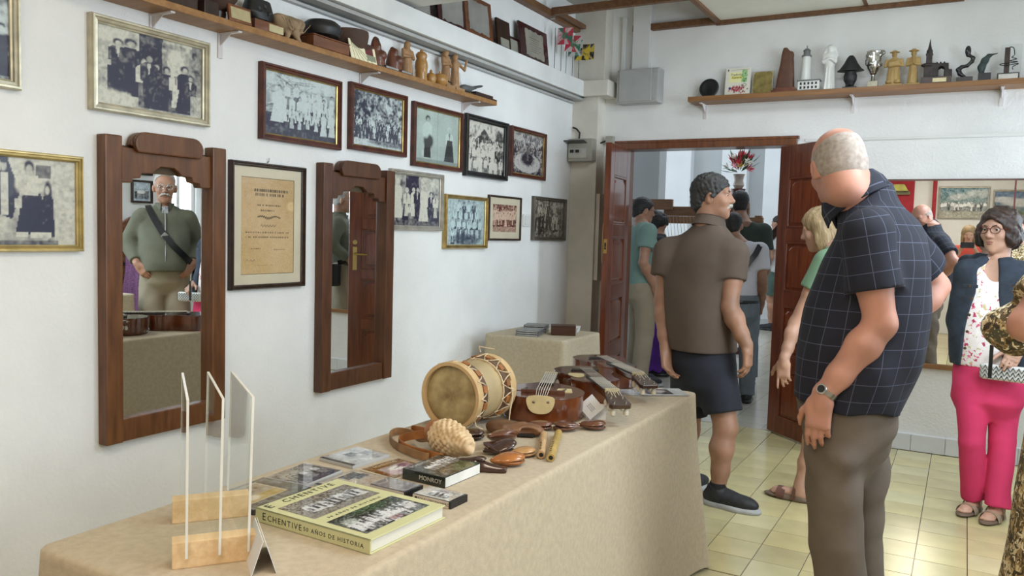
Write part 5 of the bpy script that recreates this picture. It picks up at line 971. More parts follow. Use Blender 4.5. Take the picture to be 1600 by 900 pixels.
P = Paint(.062, .062, 40, (.68, .68, .69)); [P.line((.3, .38 + .1 * k), (.72, .38 + .1 * k), .03, (.22, .23, .28), .9) for k in range(3)]; MM = Matrix.Translation((0, 0, .046)) @ Matrix.Rotation(math.radians(45), 4, 'Y'); P.sheet('card', t, 0, M=MM, t=.001)
MB().box((.014, .03, .03), (.07, .002, .06)).build('card_back', pap, t)
for lab, x, y, rz, w, h, dark in (('white glossy print curling at the table end beneath the far guitar', 1.535, 3.045, .35, .17, .11, 0), ('glossy print with a dark picture at the far table corner', 1.655, 3.13, .62, .20, .15, 1)):
    t = ont('loose_photograph', lab, 'photograph', x, y, rz, 'loose photographs at the table end', .0015 if dark else .0005); P = Paint(w, h, 60, (.66, .67, .69))
    if dark: P.rect(.16, .2, .7, .85, (.05, .055, .07)).ell(.4, .5, .16, .2, (.35, .38, .42)).ell(.5, .6, .12, .1, (.55, .55, .55)).noise(12, .06)
    else: P.rect(.1, .15, .9, .3, (.35, .42, .46)).rect(.2, .5, .7, .58, (.42, .5, .55))
    flat_sheet(P, t, .001, 'print', gloss)
# ---- small things in front of the drum
cas1 = wood('brown_castanet_wood', (.15, .052, .022), (.085, .028, .013), .25, 6, (2, 2, 2), coat=.6); cas2 = wood('orange_castanet_wood', (.42, .15, .03), (.27, .085, .018), .25, 6, (2, 2, 2), coat=.6); cas3 = wood('dark_castanet_wood', (.055, .022, .014), (.03, .012, .009), .22, 6, (2, 2, 2), coat=.6); cas4 = wood('light_castanet_wood', (.46, .25, .09), (.36, .18, .06), .3, 6, (2, 2, 2), coat=.4)
def shellpair(parent, m, sc=1., gap=.3, nm='shell'):
    for sgn in (-1, 1):
        s = SDF(.0028); s.ell((0, 0, 0), (.040 * sc, .032 * sc, .014 * sc), .004).ell((-.036 * sc, 0, 0), (.016 * sc, .012 * sc, .008 * sc), .012).cut((0, 0, -1), 0.0); s.ell((.006, 0, -.002), (.026 * sc, .02 * sc, .008), .003, sub=True)
        o = s.build(nm, m, parent, 0); o.rotation_euler = (0 if sgn > 0 else math.pi, gap * (-1 if sgn > 0 else 1) * .25, 0); o.location = (0, 0, sgn * .0015)
def castanet(label, x, y, rz, m, sc=1., gap=.3, z=.016, tilt=(0, 0), group='castanets on the table'):
    t = thing('castanet', label, 'castanet', (x, y, ZT + z), group=group, rot3=(math.radians(tilt[0]), math.radians(tilt[1]), rz)); shellpair(t, m, sc, gap)
    MB().tube([(-.038 * sc, -.012, .002), (-.046 * sc, 0, .006), (-.038 * sc, .012, .002)], .0016, 6).build('cord', rope, t); return t
castanet('brown castanet nearest the label card', 1.683, 2.392, math.radians(30), cas1)
castanet('brown castanet against the round lute, cord tied to its neighbour', 1.612, 2.322, math.radians(208), cas1)
castanet('flat brown castanet at the foot of the round lute, last towards the drum', 1.545, 2.285, math.radians(30), cas1, .95, .1)
castanet('orange varnished castanet at the front of the heap', 1.655, 1.885, math.radians(55), cas2, 1.12, .25, .018)
castanet('dark gaping castanet in the middle of the heap', 1.585, 1.965, math.radians(40), cas3, 1.1, 1.1, .022, (10, 0))
castanet('big brown castanet on top of the heap beside the shell', 1.545, 2.035, math.radians(80), cas1, 1.25, .4, .034, (-18, 8))
castanet('light wood castanet peeping out behind the orange one', 1.648, 1.985, math.radians(60), cas4, .85, .1, .014)
castanet('dark castanet lying in the gap under the drum', 1.425, 2.06, math.radians(20), cas3, 1.0, .2, .016)
t = ont('leather_pouch', 'brown leather pouch with a torn hole between the drum and the flutes', 'pouch', 1.505, 2.18, math.radians(25), None, .003); s = SDF(.004); s.ell((0, 0, .018), (.075, .045, .018), .02).ell((.05, .0, .014), (.045, .04, .014), .02).ell((-.05, .01, .02), (.04, .04, .02), .02).ell((.045, -.032, .014), (.032, .012, .014), .008, sub=True).cap((-.03, -.03, .03), (.03, .0, .036), .006, .004, .012); s.build('pouch', mat('brown_leather', (.17, .075, .03), .5, var=.25, scale=14, bump=.0008), t); MB().box((.04, -.02, .006), (.05, .03, .008)).build('lining', black, t)
t = ont('iron_clapper', 'dark polished clapper with a carved ring at the very front of the heap', 'clapper', 1.622, 1.80, math.radians(24)); s = SDF(.003); s.chain([(-.055, 0, .016), (-.02, 0, .016), (.05, -.008, .007)], [.016, .019, .007], .01).box((.02, 0, .007), (.045, .016, .007), .004, .01); s.build('clapper', cas3, t); MB().lathe([(.012, .0), (.015, .003), (.018, 0), (.015, -.002)], (-.008, 0, .033), 20, cap=False).build('ring', cas3, t)
for k, (a, b_, m, lab) in enumerate((((1.60, 2.20), (1.70, 1.985), mat('pale_cane', (.52, .33, .16), .45, var=.12, scale=20, stretch=(6, 6, 1)), 'pale cane flute with a row of finger holes, left of the pair'), ((1.628, 2.245), (1.735, 1.975), mat('golden_cane', (.46, .31, .09), .35, var=.12, scale=20), 'golden cane flute with an open end, right of the pair'))):
    d = Vector((b_[0] - a[0], b_[1] - a[1], 0)); L = d.length; t = thing('cane_flute', lab, 'flute', ((a[0] + b_[0]) / 2, (a[1] + b_[1]) / 2, ZT + .0125), math.atan2(d.y, d.x), 'flutes on the table')
    MB().lathe([(.006, -L / 2 + .03), (.006, -L / 2), (.0105, -L / 2), (.012, -L / 2 + .01), (.0115, -.02), (.0122, -.018), (.0115, -.01), (.0115, L / 2 - .01), (.011, L / 2), (.0065, L / 2), (.0065, L / 2 - .03)], seg=16, R=rot('Y', 90)).build('tube', m, t, smooth=True, angle=50)
    for q in range(6): MB().lathe([(.0028, 0), (.0028, .001)], (L * (.0 + .07 * q) + .01, -.0035, .0108), 10).build('finger_hole', black, t)
    MB().lathe([(.0064, 0), (.0064, .001)], (L / 2 - .004, 0, 0), 12, rot('Y', 90)).build('bore', black, t)
# knobbly shell horn with its leather strap
t = ont('shell_horn', 'knobbly cream shell horn wrapped with an orange leather collar', 'shell', 1.485, 1.855, math.atan2(-.105, .225), None, .011); s = SDF(.003); prof = [(-.075, .028), (-.05, .040), (-.02, .046), (.015, .042), (.05, .031), (.078, .019), (.098, .010)]
for (x0, r0), (x1, r1) in zip(prof, prof[1:]): s.cap((x0, 0, .045 * .9 if r0 > .03 else .04), (x1, 0, .042 if r1 > .03 else .03), r0 * .88, r1 * .88, .02)
for i in range(13):
    x = -.055 + .0122 * i; r = np.interp(x, [p[0] for p in prof], [p[1] for p in prof])
    for k in range(15): a = 2 * math.pi * (k + .5 * (i % 2)) / 15; s.ell((x, r * 1.0 * math.cos(a), .042 + r * 1.0 * math.sin(a)), .0068 + .0015 * (k % 2), .002)
s.build('shell', mat('cream_shell', (.70, .54, .33), .55, col2=(.50, .32, .16), scale=40), t)
MB().lathe([(.024, -.10), (.034, -.095), (.040, -.07), (.043, -.05), (.040, -.045)], (0, 0, .043), 24, rot('Y', 90)).build('leather_collar', leath, t, smooth=True); MB().tube([(-.048, .043 * math.cos(a), .043 + .043 * math.sin(a)) for a in np.linspace(0, 6.28, 20)[:-1]], .003, 6, closed=True).build('binding_cord', rope, t)
t0 = t
_ra = math.atan2(-.105, .225); STRAP = (Matrix.Translation((1.475, 1.895, ZT + .011)) @ Matrix.Rotation(_ra, 4, 'Z')).inverted() @ Matrix.Translation((1.33, 1.95, ZT))
def ribbon(pts, w, th=.003):
    P = [Vector(p) for p in spl(pts, 5)][:-5 * 1 or None]; n = len(P); V = []
    for i, p in enumerate(P):
        d = (P[min(i + 1, n - 1)] - P[max(i - 1, 0)]).normalized(); up = Vector((0, 0, 1)); sd = d.cross(up).normalized() * th / 2; V += [p + sd - up * 0, p - sd, p - sd + up * w, p + sd + up * w]
    F = [tuple(range(3, -1, -1)), tuple(4 * n - 4 + k for k in range(4))]
    for i in range(n - 1): F += [(4 * i + k, 4 * i + (k + 1) % 4, 4 * i + 4 + (k + 1) % 4, 4 * i + 4 + k) for k in range(4)]
    return V, F
lt2 = mat('tan_leather', (.26, .135, .055), .55, var=.2, scale=18)
V, F = ribbon([(.08, -.05, .03), (.0, .0, .01), (-.08, .06, .002), (-.125, .055, .002), (-.11, .0, .002), (-.04, -.07, .002), (.04, -.11, .004), (.10, -.13, .004), (.12, -.12, .006)], .022); MB().add(V, F).build('strap', lt2, t, smooth=True).matrix_local = STRAP
V, F = ribbon([(-.09, .08, .003), (-.02, .07, .012), (.05, .05, .03), (.10, .01, .035), (.02, -.03, .03), (-.03, -.06, .012), (.03, -.10, .006), (.10, -.11, .004), (.15, -.10, .004)], .024); MB().add(V, F).build('strap_loop', leath, t, smooth=True).matrix_local = STRAP
# ---- things on the corner table
grey1 = mat('grey_case_spine', (.16, .165, .17), .3, var=.2, scale=30)
for k, (x, y, z, rz) in enumerate(((.385, 4.385, 0, .25), (.385, 4.385, .0125, .27), (.387, 4.385, .025, .23), (.34, 4.56, 0, .3), (.34, 4.56, .0125, .33), (.34, 4.56, .025, .28), (.34, 4.562, .0375, .3))):
    lab = ['disc case at the bottom of the front stack on the corner table', 'disc case in the middle of the front stack on the corner table', 'disc case on top of the front stack on the corner table', 'disc case at the bottom of the rear stack on the corner table', 'second disc case up in the rear stack on the corner table', 'third disc case up in the rear stack on the corner table', 'disc case on top of the rear stack on the corner table'][k]
    t = thing('compact_disc_case', lab, 'compact disc', (x, y, ZT + z), rz, 'stacked disc cases on the corner table'); MB().box((0, 0, .006), (.142, .125, .0105)).build('case', grey1, t, bevel=.001); MB().box((0, -.0628, .006), (.13, .001, .004)).build('spine_label', mat('pale_spine', (.5, .5, .5), .4), t)
t = thing('wooden_box', 'small dark brown wooden box beside the stacked discs', 'box', (.535, 4.55, ZT), math.radians(28)); MB().box((0, 0, .024), (.15, .105, .048)).build('box', wood('dark_brown_box', (.085, .035, .02), (.05, .02, .012), .4, 5, (1, 8, 8)), t, bevel=.002); MB().box((0, 0, .055), (.152, .107, .013)).build('lid', MC['dark_brown_box'], t, bevel=.002)
t = thing('paper_stack', 'little stack of white leaflets behind the wooden box', 'leaflets', (.50, 4.735, ZT), .3)
for k in range(4): MB().box((.002 * k, 0, .004 + .008 * k), (.10, .14, .0075)).build('leaflet', pap, t)
# ============================================================ PEOPLE
skin_l = mat('light_skin', (.50, .285, .20), .5, var=.10, scale=9); skin_m = mat('tanned_skin', (.42, .215, .135), .5, var=.12, scale=9); skin_r = mat('ruddy_skin', (.50, .235, .165), .5, var=.12, scale=7); skin_d = mat('olive_skin', (.34, .175, .11), .5, var=.12, scale=9)
lipm = mat('lip', (.36, .13, .10), .4, var=.05); eyew = mat('eye_white', (.62, .58, .54), .2, var=.0); eyed = mat('eye_iris', (.03, .018, .012), .1, var=.0)
hair_k = mat('black_hair', (.016, .013, .012), .55, var=.4, scale=60, bump=.003, bscale=90); hair_g = mat('greying_dark_hair', (.034, .032, .031), .6, col2=(.012, .011, .011), scale=40, bump=.003, bscale=80); hair_w = mat('grey_white_hair', (.50, .47, .44), .7, col2=(.33, .30, .27), scale=60, bump=.002, bscale=120); hair_b = mat('dark_brown_hair', (.040, .020, .014), .5, var=.3, scale=40, bump=.003, bscale=70); hair_y = mat('blonde_hair', (.40, .29, .15), .5, col2=(.20, .13, .065), scale=30, stretch=(3, 3, .6), bump=.003, bscale=60); hair_s = mat('stubble_hair', (.40, .34, .30), .85, col2=(.27, .215, .18), scale=70)
def folds(amp, seed=0, f=26., up=.45):
    """hanging folds: waves across the body that run mostly up and down"""
    r = random.Random(seed); W = [(r.uniform(-1.1, 1.1), r.uniform(-1.1, 1.1), r.uniform(-1, 1) * up, r.uniform(0, 6.28), f * r.uniform(.6, 1.6)) for _ in range(6)]
    def fn(X, Y, Z):
        q = 0; m = .55 + .45 * np.sin(9 * Z + 5 * X + seed)
        for a, b, c, p, k in W: q = q + np.sin((a * X + b * Y + c * Z) * k + p + 1.6 * np.sin(7 * Z + 5 * X + p))
        return amp * q / 2.4 * m
    return fn
def v3(*a): return np.array(a, float)
def lump(amp, f, seed=1):
    r = random.Random(seed); W = [(r.gauss(0, 1), r.gauss(0, 1), r.gauss(0, 1), r.uniform(0, 6.28)) for _ in range(7)]
    def fn(X, Y, Z):
        q = 0
        for a, b, c, p in W: n = f / math.sqrt(a * a + b * b + c * c); q = q + np.sin((a * X + b * Y + c * Z) * n + p + 1.3 * np.sin((b * X + c * Y + a * Z) * n * .6))
        return amp * q / 2.6
    return fn
class Person:
    def __init__(s, label, root, heading, H=1.75, build=1., skin=skin_m, res=.005, group=None):
        s.H = H; s.k = H / 1.75; s.b = build; s.skin = skin; s.res = res; s.hd = math.radians(heading - 90); s.root = np.array([root[0], root[1], 0.])
        s.t = thing('person', label, 'person', (root[0], root[1], 0), s.hd); s.c, s.sn = math.cos(s.hd), math.sin(s.hd); s.body = SDF(res); s.d0 = float(RM[:, 2] @ (s.root - CAM)); s.tor = None; s.yaw = 0
    def px(s, u, v, off=0.):
        """own coordinates of the point seen at pixel (u, v), off metres nearer or farther than the feet"""
        r = RM @ np.array([(u - 800) / FX, (v - 450) / FX, 1.]); p = CAM + r * (s.d0 + off) - s.root
        return np.array([s.c * p[0] + s.sn * p[1], -s.sn * p[0] + s.c * p[1], p[2]])
    # ---- head
    def head(s, c, yaw=0, pitch=0, roll=0, sc=1., female=False, nose=1., chin=1., neck=(0, -.02, 1.46), nr=.056, hairy=None):
        k = s.k * sc; M = Matrix.Translation(Vector(c)) @ Matrix.Rotation(math.radians(yaw), 4, 'Z') @ Matrix.Rotation(math.radians(pitch), 4, 'X') @ Matrix.Rotation(math.radians(roll), 4, 'Y') @ Matrix.Scale(k, 4); s.M = M; b = s.body; i0 = len(b.pr)
        j = .92 if female else 1.
        b.ell((0, -.014, .032), (.074, .094, .082), .02).ell((0, .018, -.03), (.062 * j, .070, .084), .03).ell((0, .034, -.083), (.047 * j, .046, .034), .03).ell((0, .062 * chin, -.104), (.020, .020, .018), .02)
        b.cap((-.036, .070, .022), (.036, .070, .022), .014, .014, .015).ell((-.036, .058, -.028), (.024, .022, .024), .02).ell((.036, .058, -.028), (.024, .022, .024), .02)
        b.cap((0, .084, .012), (0, .098 * nose, -.026), .0085, .0125, .012).ell((0, .103 * nose, -.030), (.0125, .012, .011), .008)
        for q in (-1, 1): b.cap((q * .020, .083, .0145), (q * .043, .077, .0125), .0048, .0048, .004).cap((q * .021, .081, -.0075), (q * .041, .076, -.0065), .0045, .0045, .004)
        for q in (-1, 1): b.ell((q * .0125, .091, -.034), (.008, .010, .008), .006).ell((q * .031, .090, .004), (.017, .010, .009), .010, sub=True).ell((q * .077, -.006, -.012), (.010 if s.res < .006 else .014, .021, .033), .007, R=rot('Z', -q * 18))
        for q in ((-1, 1) if s.res < .006 else ()): b.ell((q * .086, .0, -.012), (.006, .010, .018), .006, sub=True)
        b.ell((0, .082, -.0625), (.021, .0095, .005), .005).ell((0, .081, -.0715), (.018, .009, .0052), .005).ell((0, -.045, -.035), (.061, .045, .055), .03).box((0, .092, -.067), (.021, .006, .0010), .0005, .003, sub=True)
        b.xform(M, i0)
        q = np.array(M @ Vector((0, -.032, -.085))); b.cap(np.array(neck), q, nr * s.k * 1.12, nr * s.k * .98, .03); s.neck = np.array(neck)
        e = SDF(.0016 if s.res < .006 else .003); e.ell((0, .0835, -.0622), (.0205, .0092, .0042), .003).ell((0, .0825, -.0718), (.0175, .0088, .0046), .003).box((0, .0935, -.0668), (.021, .005, .0008), .0004, .002, sub=True); o = e.build('lips', lipm, s.t, 1); o.matrix_local = M
        for sx in (-1, 1):
            e = SDF(.0018 if s.res < .006 else .003); e.ell((0, 0, 0), .0108 * k, .002); e.ell((0, .0064 * k, -.001 * k), (.0070 * k, .0048 * k, .0070 * k), .0005, g=1)
            o = e.build('eye', [eyew, eyed], s.t, 0); o.matrix_local = M @ Matrix.Translation((sx * .031, .0705, .004)) @ Matrix.Scale(1 / k, 4)
        return s
    def _hs(s, res): return SDF(res)
    def hair(s, kind, m, res=None, name='hair', amp=.003):
        h = SDF((res or s.res) / (s.k)); r = random.Random(3)
        def pl(n, c): h.cut(n, c)
        if kind == 'short':
            h.ell((0, -.016, .036), (.0825, .103, .088), .02).ell((0, -.06, -.03), (.066, .05, .06), .03); pl((0, .72, -.69), .016); pl((0, 0, -1), .085); h.fold = lump(amp * .8, 240, 5)
        elif kind == 'wavy':
            h.ell((0, -.020, .040), (.086, .106, .090), .02).ell((0, -.07, -.03), (.068, .052, .06), .03).cap((-.079, .012, .0), (-.079, .018, -.03), .009, .006, .02).cap((.079, .012, .0), (.079, .018, -.03), .009, .006, .02); pl((0, .70, -.71), .020); pl((0, 0, -1), .092); h.fold = lump(.0028, 300, 6)
        elif kind == 'fringe':
            h.ell((0, -.015, .032), (.0755, .0955, .0830), .02).ell((0, -.048, -.035), (.060, .044, .055), .03).ell((0, -.014, -.01), (.0745, .085, .06), .03); pl((0, .80, -.60), .006); pl((0, .30, .95), .046); pl((0, 0, -1), .076)
        elif kind == 'bob':
            h.ell((0, -.018, .038), (.091, .110, .092), .02).ell((-.068, -.004, -.03), (.034, .055, .066), .03).ell((.068, -.004, -.03), (.034, .055, .066), .03).ell((0, -.075, -.045), (.085, .05, .075), .03); h.ell((0, .10, -.045), (.066, .085, .105), .012, sub=True); pl((0, 0, -1), .115); h.fold = lump(.003, 150, 7)
        elif kind == 'long':
            h.ell((0, -.018, .040), (.092, .110, .092), .02).ell((0, -.07, -.07), (.088, .055, .11), .03).ell((-.075, -.01, -.06), (.026, .045, .09), .03).ell((.075, -.01, -.06), (.026, .045, .09), .03); h.ell((0, .11, -.05), (.062, .085, .11), .012, sub=True); pl((0, 0, -1), .17); h.fold = lambda X, Y, Z: .004 * np.sin(X * 120 + 3 * np.sin(Z * 20)) * np.sin(Y * 100 + Z * 20)
        o = h.build(name, m, s.t, 1); o.matrix_local = s.M; return o
    def brows(s, m, w=.004):
        b = MB()
        for q in (-1, 1): MB().tube([(q * .012, .0865, .020), (q * .03, .0845, .026), (q * .048, .073, .019)], [w * .9, w, w * .6], 6).build('eyebrow', m, s.t, smooth=True).matrix_local = s.M
    def moustache(s, m, w=1.):
        h = SDF(.0025)
        for q in (-1, 1): h.chain([(0, .0945, -.049), (q * .018 * w, .090, -.054), (q * .034 * w, .076, -.068)], [.007, .0085, .004], .006)
        h.build('moustache', m, s.t).matrix_local = s.M
    def glasses(s, m, r=.021, arms=True):
        b = MB()
        for q in (-1, 1):
            MB().add(*(lambda n: (n.V, n.F))(MB().tube([(q * .033 + r * 1.12 * math.cos(a), .098 - .12 * abs(r * math.cos(a)) * (1 if q * math.cos(a) > 0 else .2), .002 + r * .86 * math.sin(a)) for a in np.linspace(0, 2 * math.pi, 25)[:-1]], .0021, 6, closed=True))).build('rim', m, s.t, smooth=True).matrix_local = s.M
            MB().lathe([(r * 1.0, -.0004), (r * 1.0, .0004)], (q * .033, .096, .002), 20, rot('X', 90)).build('lens', glassmat('spectacle_lens', (.97, .97, .97), .35, 1.3), s.t).matrix_local = s.M
            if arms: MB().tube([(q * .056, .094, .006), (q * .078, .05, .006), (q * .082, -.0, .002)], .0018, 6).build('temple', m, s.t).matrix_local = s.M
        MB().tube([(-.011, .099, .006), (0, .101, .010), (.011, .099, .006)], .0018, 6).build('bridge', m, s.t).matrix_local = s.M
    # ---- limbs
    def hand(s, w, d, n, thumb, curl=.5, k=1., spread=1., fold_thumb=.0, curls=None):
        d = np.array(d, float); d /= np.linalg.norm(d); n = np.array(n, float); n -= d * (n @ d); n /= np.linalg.norm(n); x = np.cross(d, n) * thumb
        M = Matrix(((x[0], d[0], n[0], w[0]), (x[1], d[1], n[1], w[1]), (x[2], d[2], n[2], w[2]), (0, 0, 0, 1))) @ Matrix.Scale(s.k * k, 4); b = s.body; i0 = len(b.pr)
        b.cap((0, -.02, 0), (0, .02, 0), .025, .026, .02).box((0, .052, 0), (.038, .046, .0135), .012, .018).ell((.028, .035, -.006), (.018, .032, .016), .015)
        for q, (fx, fy, L) in enumerate(((.029, .094, .080), (.0098, .099, .090), (-.0098, .095, .083), (-.028, .085, .064))):
            c = curl if curls is None else curls[q]; p = v3(fx, fy - .012, 0); a = 0.; sx = fx * 1.6 * spread
            for l, bend, r0, r1 in ((L * .46, .75, .0095, .0086), (L * .30, 1.0, .0086, .0080), (L * .24, .7, .0080, .0066)):
                a += c * bend; e = p + v3(sx * .5 * math.cos(a), math.cos(a), -math.sin(a)) * l; b.cap(p, e, r0, r1, .004); p = e
        p = v3(.030, .022, -.006); a0 = fold_thumb
        for l, dv, r0, r1 in ((.040, (.72 - a0, .68, -.25 - a0 * .5), .0135, .0115), (.030, (.45 - a0, .85, -.35 - a0), .0115, .0100), (.024, (.25 - a0, .9, -.40 - a0), .0100, .0075)):
            dv = np.array(dv); e = p + dv / np.linalg.norm(dv) * l; b.cap(p, e, r0, r1, .006); p = e
        b.xform(M, i0)
    def arm(s, S, E, W, hd=None, n=None, side=1, curl=.45, r=1., hand=True, **kw):
        S, E, W = (np.array(q, float) for q in (S, E, W)); k = s.k * r; u = W - E; m = E + u * .30
        s.body.cap((s.neck[0] + side * .03, s.neck[1], S[2] + .015), S, .045 * k, .05 * k, .04); s.body.chain([S, S * .5 + E * .5, E], [.055 * k, .049 * k, .040 * k], .02).chain([E, m, E + u * .72, W], [.040 * k, .0445 * k, .034 * k, .0265 * k], .02)
        if side not in s.__dict__.setdefault('arms', {}): s.arms[side] = (S, E, W)
        if hand:
            d = u if hd is None else np.array(hd, float); s.hand(W + u / np.linalg.norm(u) * .012, d, n if n is not None else (side, 0, .0), -1 if side > 0 else 1, curl, **kw)
    def leg(s, Hp, K, A, r=1.):
        Hp, K, A = (np.array(q, float) for q in (Hp, K, A)); k = s.k * r; c = K + (A - K) * .3 + v3(0, -.012 * k, 0)
        s.body.chain([Hp, K], [.085 * k, .056 * k], .03).chain([K, c, K + (A - K) * .65, A], [.054 * k, .057 * k, .042 * k, .034 * k], .025)
    def torso(s, secs): s.body.loft(secs, .03)
    def finish(s, name='body'): o = s.body.build(name, s.skin, s.t, 1); return o
    # ---- clothes
    def shirt(s, secs, m, sleeves, name='shirt', res=.007, amp=.0035, seed=1, shoulder=.062, srad=(.072, .070), uvs=False, neckcut=None, hem=None, flare=0., f=26.):
        h = SDF(res); h.loft(secs, .03); z = max(q[0] for q in secs)
        for side, (S, E, fr) in sleeves.items():
            S, E = np.array(S, float), np.array(E, float); ns = np.array([s.neck[0] + side * .05 * s.k, s.neck[1], S[2] + .035 * s.k]); h.cap(ns, S, shoulder * .62 * s.k, shoulder * s.k, .05 * s.k)
            T = S + (E - S) * min(fr, 1); h.cap(S, T, srad[0] * s.k, srad[1] * s.k, .035, g=2 if side > 0 else 3, flat='b' if fr <= 1 else None)
            if fr > 1:
                W = s.arms[side][2]; T = E + (W - E) * (fr - 1); h.cap(E, T, srad[1] * s.k, srad[1] * .72 * s.k, .03, g=2 if side > 0 else 3, flat='b')
        h.fold = folds(amp, seed, f)
        if hem: h.cut(*hem)
        if neckcut: h.ell(neckcut[0], neckcut[1], .008, sub=True)
        uv = None
        if uvs:
            sl = {(2 if k > 0 else 3): (np.array(v[0], float), np.array(v[1], float)) for k, v in sleeves.items()}; zs = np.array([q[0] for q in sorted(secs)]); cs = np.array([q[1:3] for q in sorted(secs)])
            def uv(Q, g):
                cx = np.interp(Q[..., 2], zs, cs[:, 0]); cy = np.interp(Q[..., 2], zs, cs[:, 1]); a = np.arctan2(Q[..., 0] - cx, Q[..., 1] - cy); a0 = a[:, :1]; a = a0 + (a - a0 + np.pi) % (2 * np.pi) - np.pi
                U = np.stack([a * .185 + 5, Q[..., 2] + 1], -1)
                for gi, (S, E) in sl.items():
                    w = g == gi; d = (E - S) / np.linalg.norm(E - S); e1 = np.cross(d, v3(0, 1, 0)); e1 /= np.linalg.norm(e1); e2 = np.cross(d, e1); R = Q[w] - S; b_ = np.arctan2(R @ e2, R @ e1); b0 = b_[:, :1]; b_ = b0 + (b_ - b0 + np.pi) % (2 * np.pi) - np.pi; U[w] = np.stack([b_ * .075 + 5, R @ d + 1], -1)
                return U
        return h.build(name, m, s.t, 1, uv=uv)
    def trousers(s, hips, legs, m, res=.008, amp=.004, seed=2, r=(.098, .078, .070), name='trousers', waist=None):
        h = SDF(res); b0 = min(hips); h.loft([(b0[0] - .11 * s.k, b0[1], b0[2], b0[3] * .72, b0[4] * .5)] + list(hips), .05)
        for Hp, K, A, flat in legs:
            h.cap(Hp, K, r[0] * s.k, r[1] * s.k, .02, flat=None if flat > 1 else 'b')
            if flat > 1: h.cap(K, A, r[1] * s.k, r[2] * s.k, .010, flat='b')
        h.fold = folds(amp, seed, 24, 1.3); return h.build(name, m, s.t, 1)
    def collar(s, m, c, rx, ry, h, tilt=0, gap=35, out=.016, name='collar', drop=.004, yaw=0, roll=0, front=0.):
        """turned-down collar: a band standing round the neck and folded outwards, open in front"""
        V = []; F = []; n = 33; pr = [(-.004, 0), (-.006, h * .55), (-.002, h), (.006, h * 1.02), (out, h * .45), (out + .006, -drop), (out + .002, -drop - .002), (.008, h * .4), (.002, h * .85), (.0, h * .4)]; q = len(pr)
        for i in range(n):
            a = math.radians(90 + gap + (360 - 2 * gap) * i / (n - 1)); e = abs(i - (n - 1) / 2) / ((n - 1) / 2)
            for o, z in pr: V.append(Vector(((rx + o) * math.cos(a), (ry + o + (.012 * e ** 6 if o > out * .9 else 0)) * math.sin(a), z - front * e ** 2 - (.014 * e ** 8 if o > out * .9 else 0))))
        for i in range(n - 1): F += [(i * q + k, i * q + (k + 1) % q, (i + 1) * q + (k + 1) % q, (i + 1) * q + k) for k in range(q)]
        F += [tuple(range(q)), tuple(reversed(range((n - 1) * q, n * q)))]
        o = MB().add([v * s.k for v in V], F).build(name, m, s.t, smooth=True, angle=60); o.matrix_local = Matrix.Translation(Vector(c)) @ Matrix.Rotation(math.radians(yaw), 4, 'Z') @ Matrix.Rotation(math.radians(tilt), 4, 'X') @ Matrix.Rotation(math.radians(roll), 4, 'Y')
        uv = o.data.uv_layers.new(name='cloth'); co = np.array([v.co[:] for v in o.data.vertices]); 
        for p in o.data.polygons:
            for l in p.loop_indices: v_ = co[o.data.loops[l].vertex_index]; uv.data[l].uv = (math.atan2(v_[0], -v_[1]) * .07 + 1.02, v_[2] * .5 + 1.012)
        return o
    def shoe(s, A, toe, m, sole, kind='shoe', k=1., name='shoe', pitch=0.):
        """one shoe with its sole; A = ankle point, toe = direction"""
        d = np.array([toe[0], toe[1]], float); a = math.atan2(d[1], d[0]) - math.pi / 2; K = s.k * k; M = Matrix.Translation((A[0], A[1], A[2] - .085 * s.k)) @ Matrix.Rotation(a, 4, 'Z') @ Matrix.Rotation(math.radians(pitch), 4, 'X') @ Matrix.Scale(K, 4)
        u = SDF(.005)
        if kind == 'shoe':
            u.ell((0, .12, .044), (.050, .098, .042), .02).ell((0, .03, .055), (.044, .08, .05), .03).ell((0, -.015, .05), (.042, .062, .048), .03).cap((0, .0, .06), (0, -.012, .11), .045, .042, .02).cut((0, 0, -1), -.02).cut((0, -.1, .99), .115); o = u.build(name, m, s.t, 1); o.matrix_local = M
            u = SDF(.005); u.ell((0, .125, .016), (.056, .108, .03), .02).ell((0, -.015, .018), (.047, .072, .03), .02).cap((0, .1, .014), (0, 0, .014), .046, .042, .03); u.cut((0, 0, 1), .032).cut((0, 0, -1), -.001); o2 = u.build('sole', sole, o, 1)
            for z in range(3): MB().tube([(-.022, .06 + .025 * z, .082 - .012 * z), (0, .066 + .025 * z, .090 - .012 * z), (.022, .06 + .025 * z, .082 - .012 * z)], .0028, 5).build('lace', m, o)
        else:
            u.ell((0, .11, .012), (.050, .10, .014), .02).ell((0, -.02, .014), (.042, .06, .018), .02).cap((0, .08, .012), (0, 0, .012), .038, .036, .03).cut((0, 0, -1), -.0005); o = u.build(name, sole, s.t, 1); o.matrix_local = M
            for y0, y1, z in ((.075, .125, .052), (.012, .03, .085)):
                b = MB(); P = [(.052 * math.cos(q), 0, .012 + z * math.sin(q)) for q in np.linspace(0, math.pi, 13)]; n = len(P)
                V = [(x * (1 + e), y, zz * (1 + e * .3)) for x, _, zz in P for y in (y0, y1) for e in (0, .08)]; F = []
                for i in range(n - 1): F += [(4 * i, 4 * i + 2, 4 * i + 6, 4 * i + 4), (4 * i + 1, 4 * i + 5, 4 * i + 7, 4 * i + 3), (4 * i, 4 * i + 4, 4 * i + 5, 4 * i + 1), (4 * i + 2, 4 * i + 3, 4 * i + 7, 4 * i + 6)]
                b.add(V, F).build('strap', m, o)
            i0 = len(s.body.pr); s.body.ell((0, .08, .042), (.040, .085, .024), .02).ell((0, -.02, .045), (.034, .05, .035), .03).cap((0, .0, .05), (0, -.008, .10), .036, .034, .03)
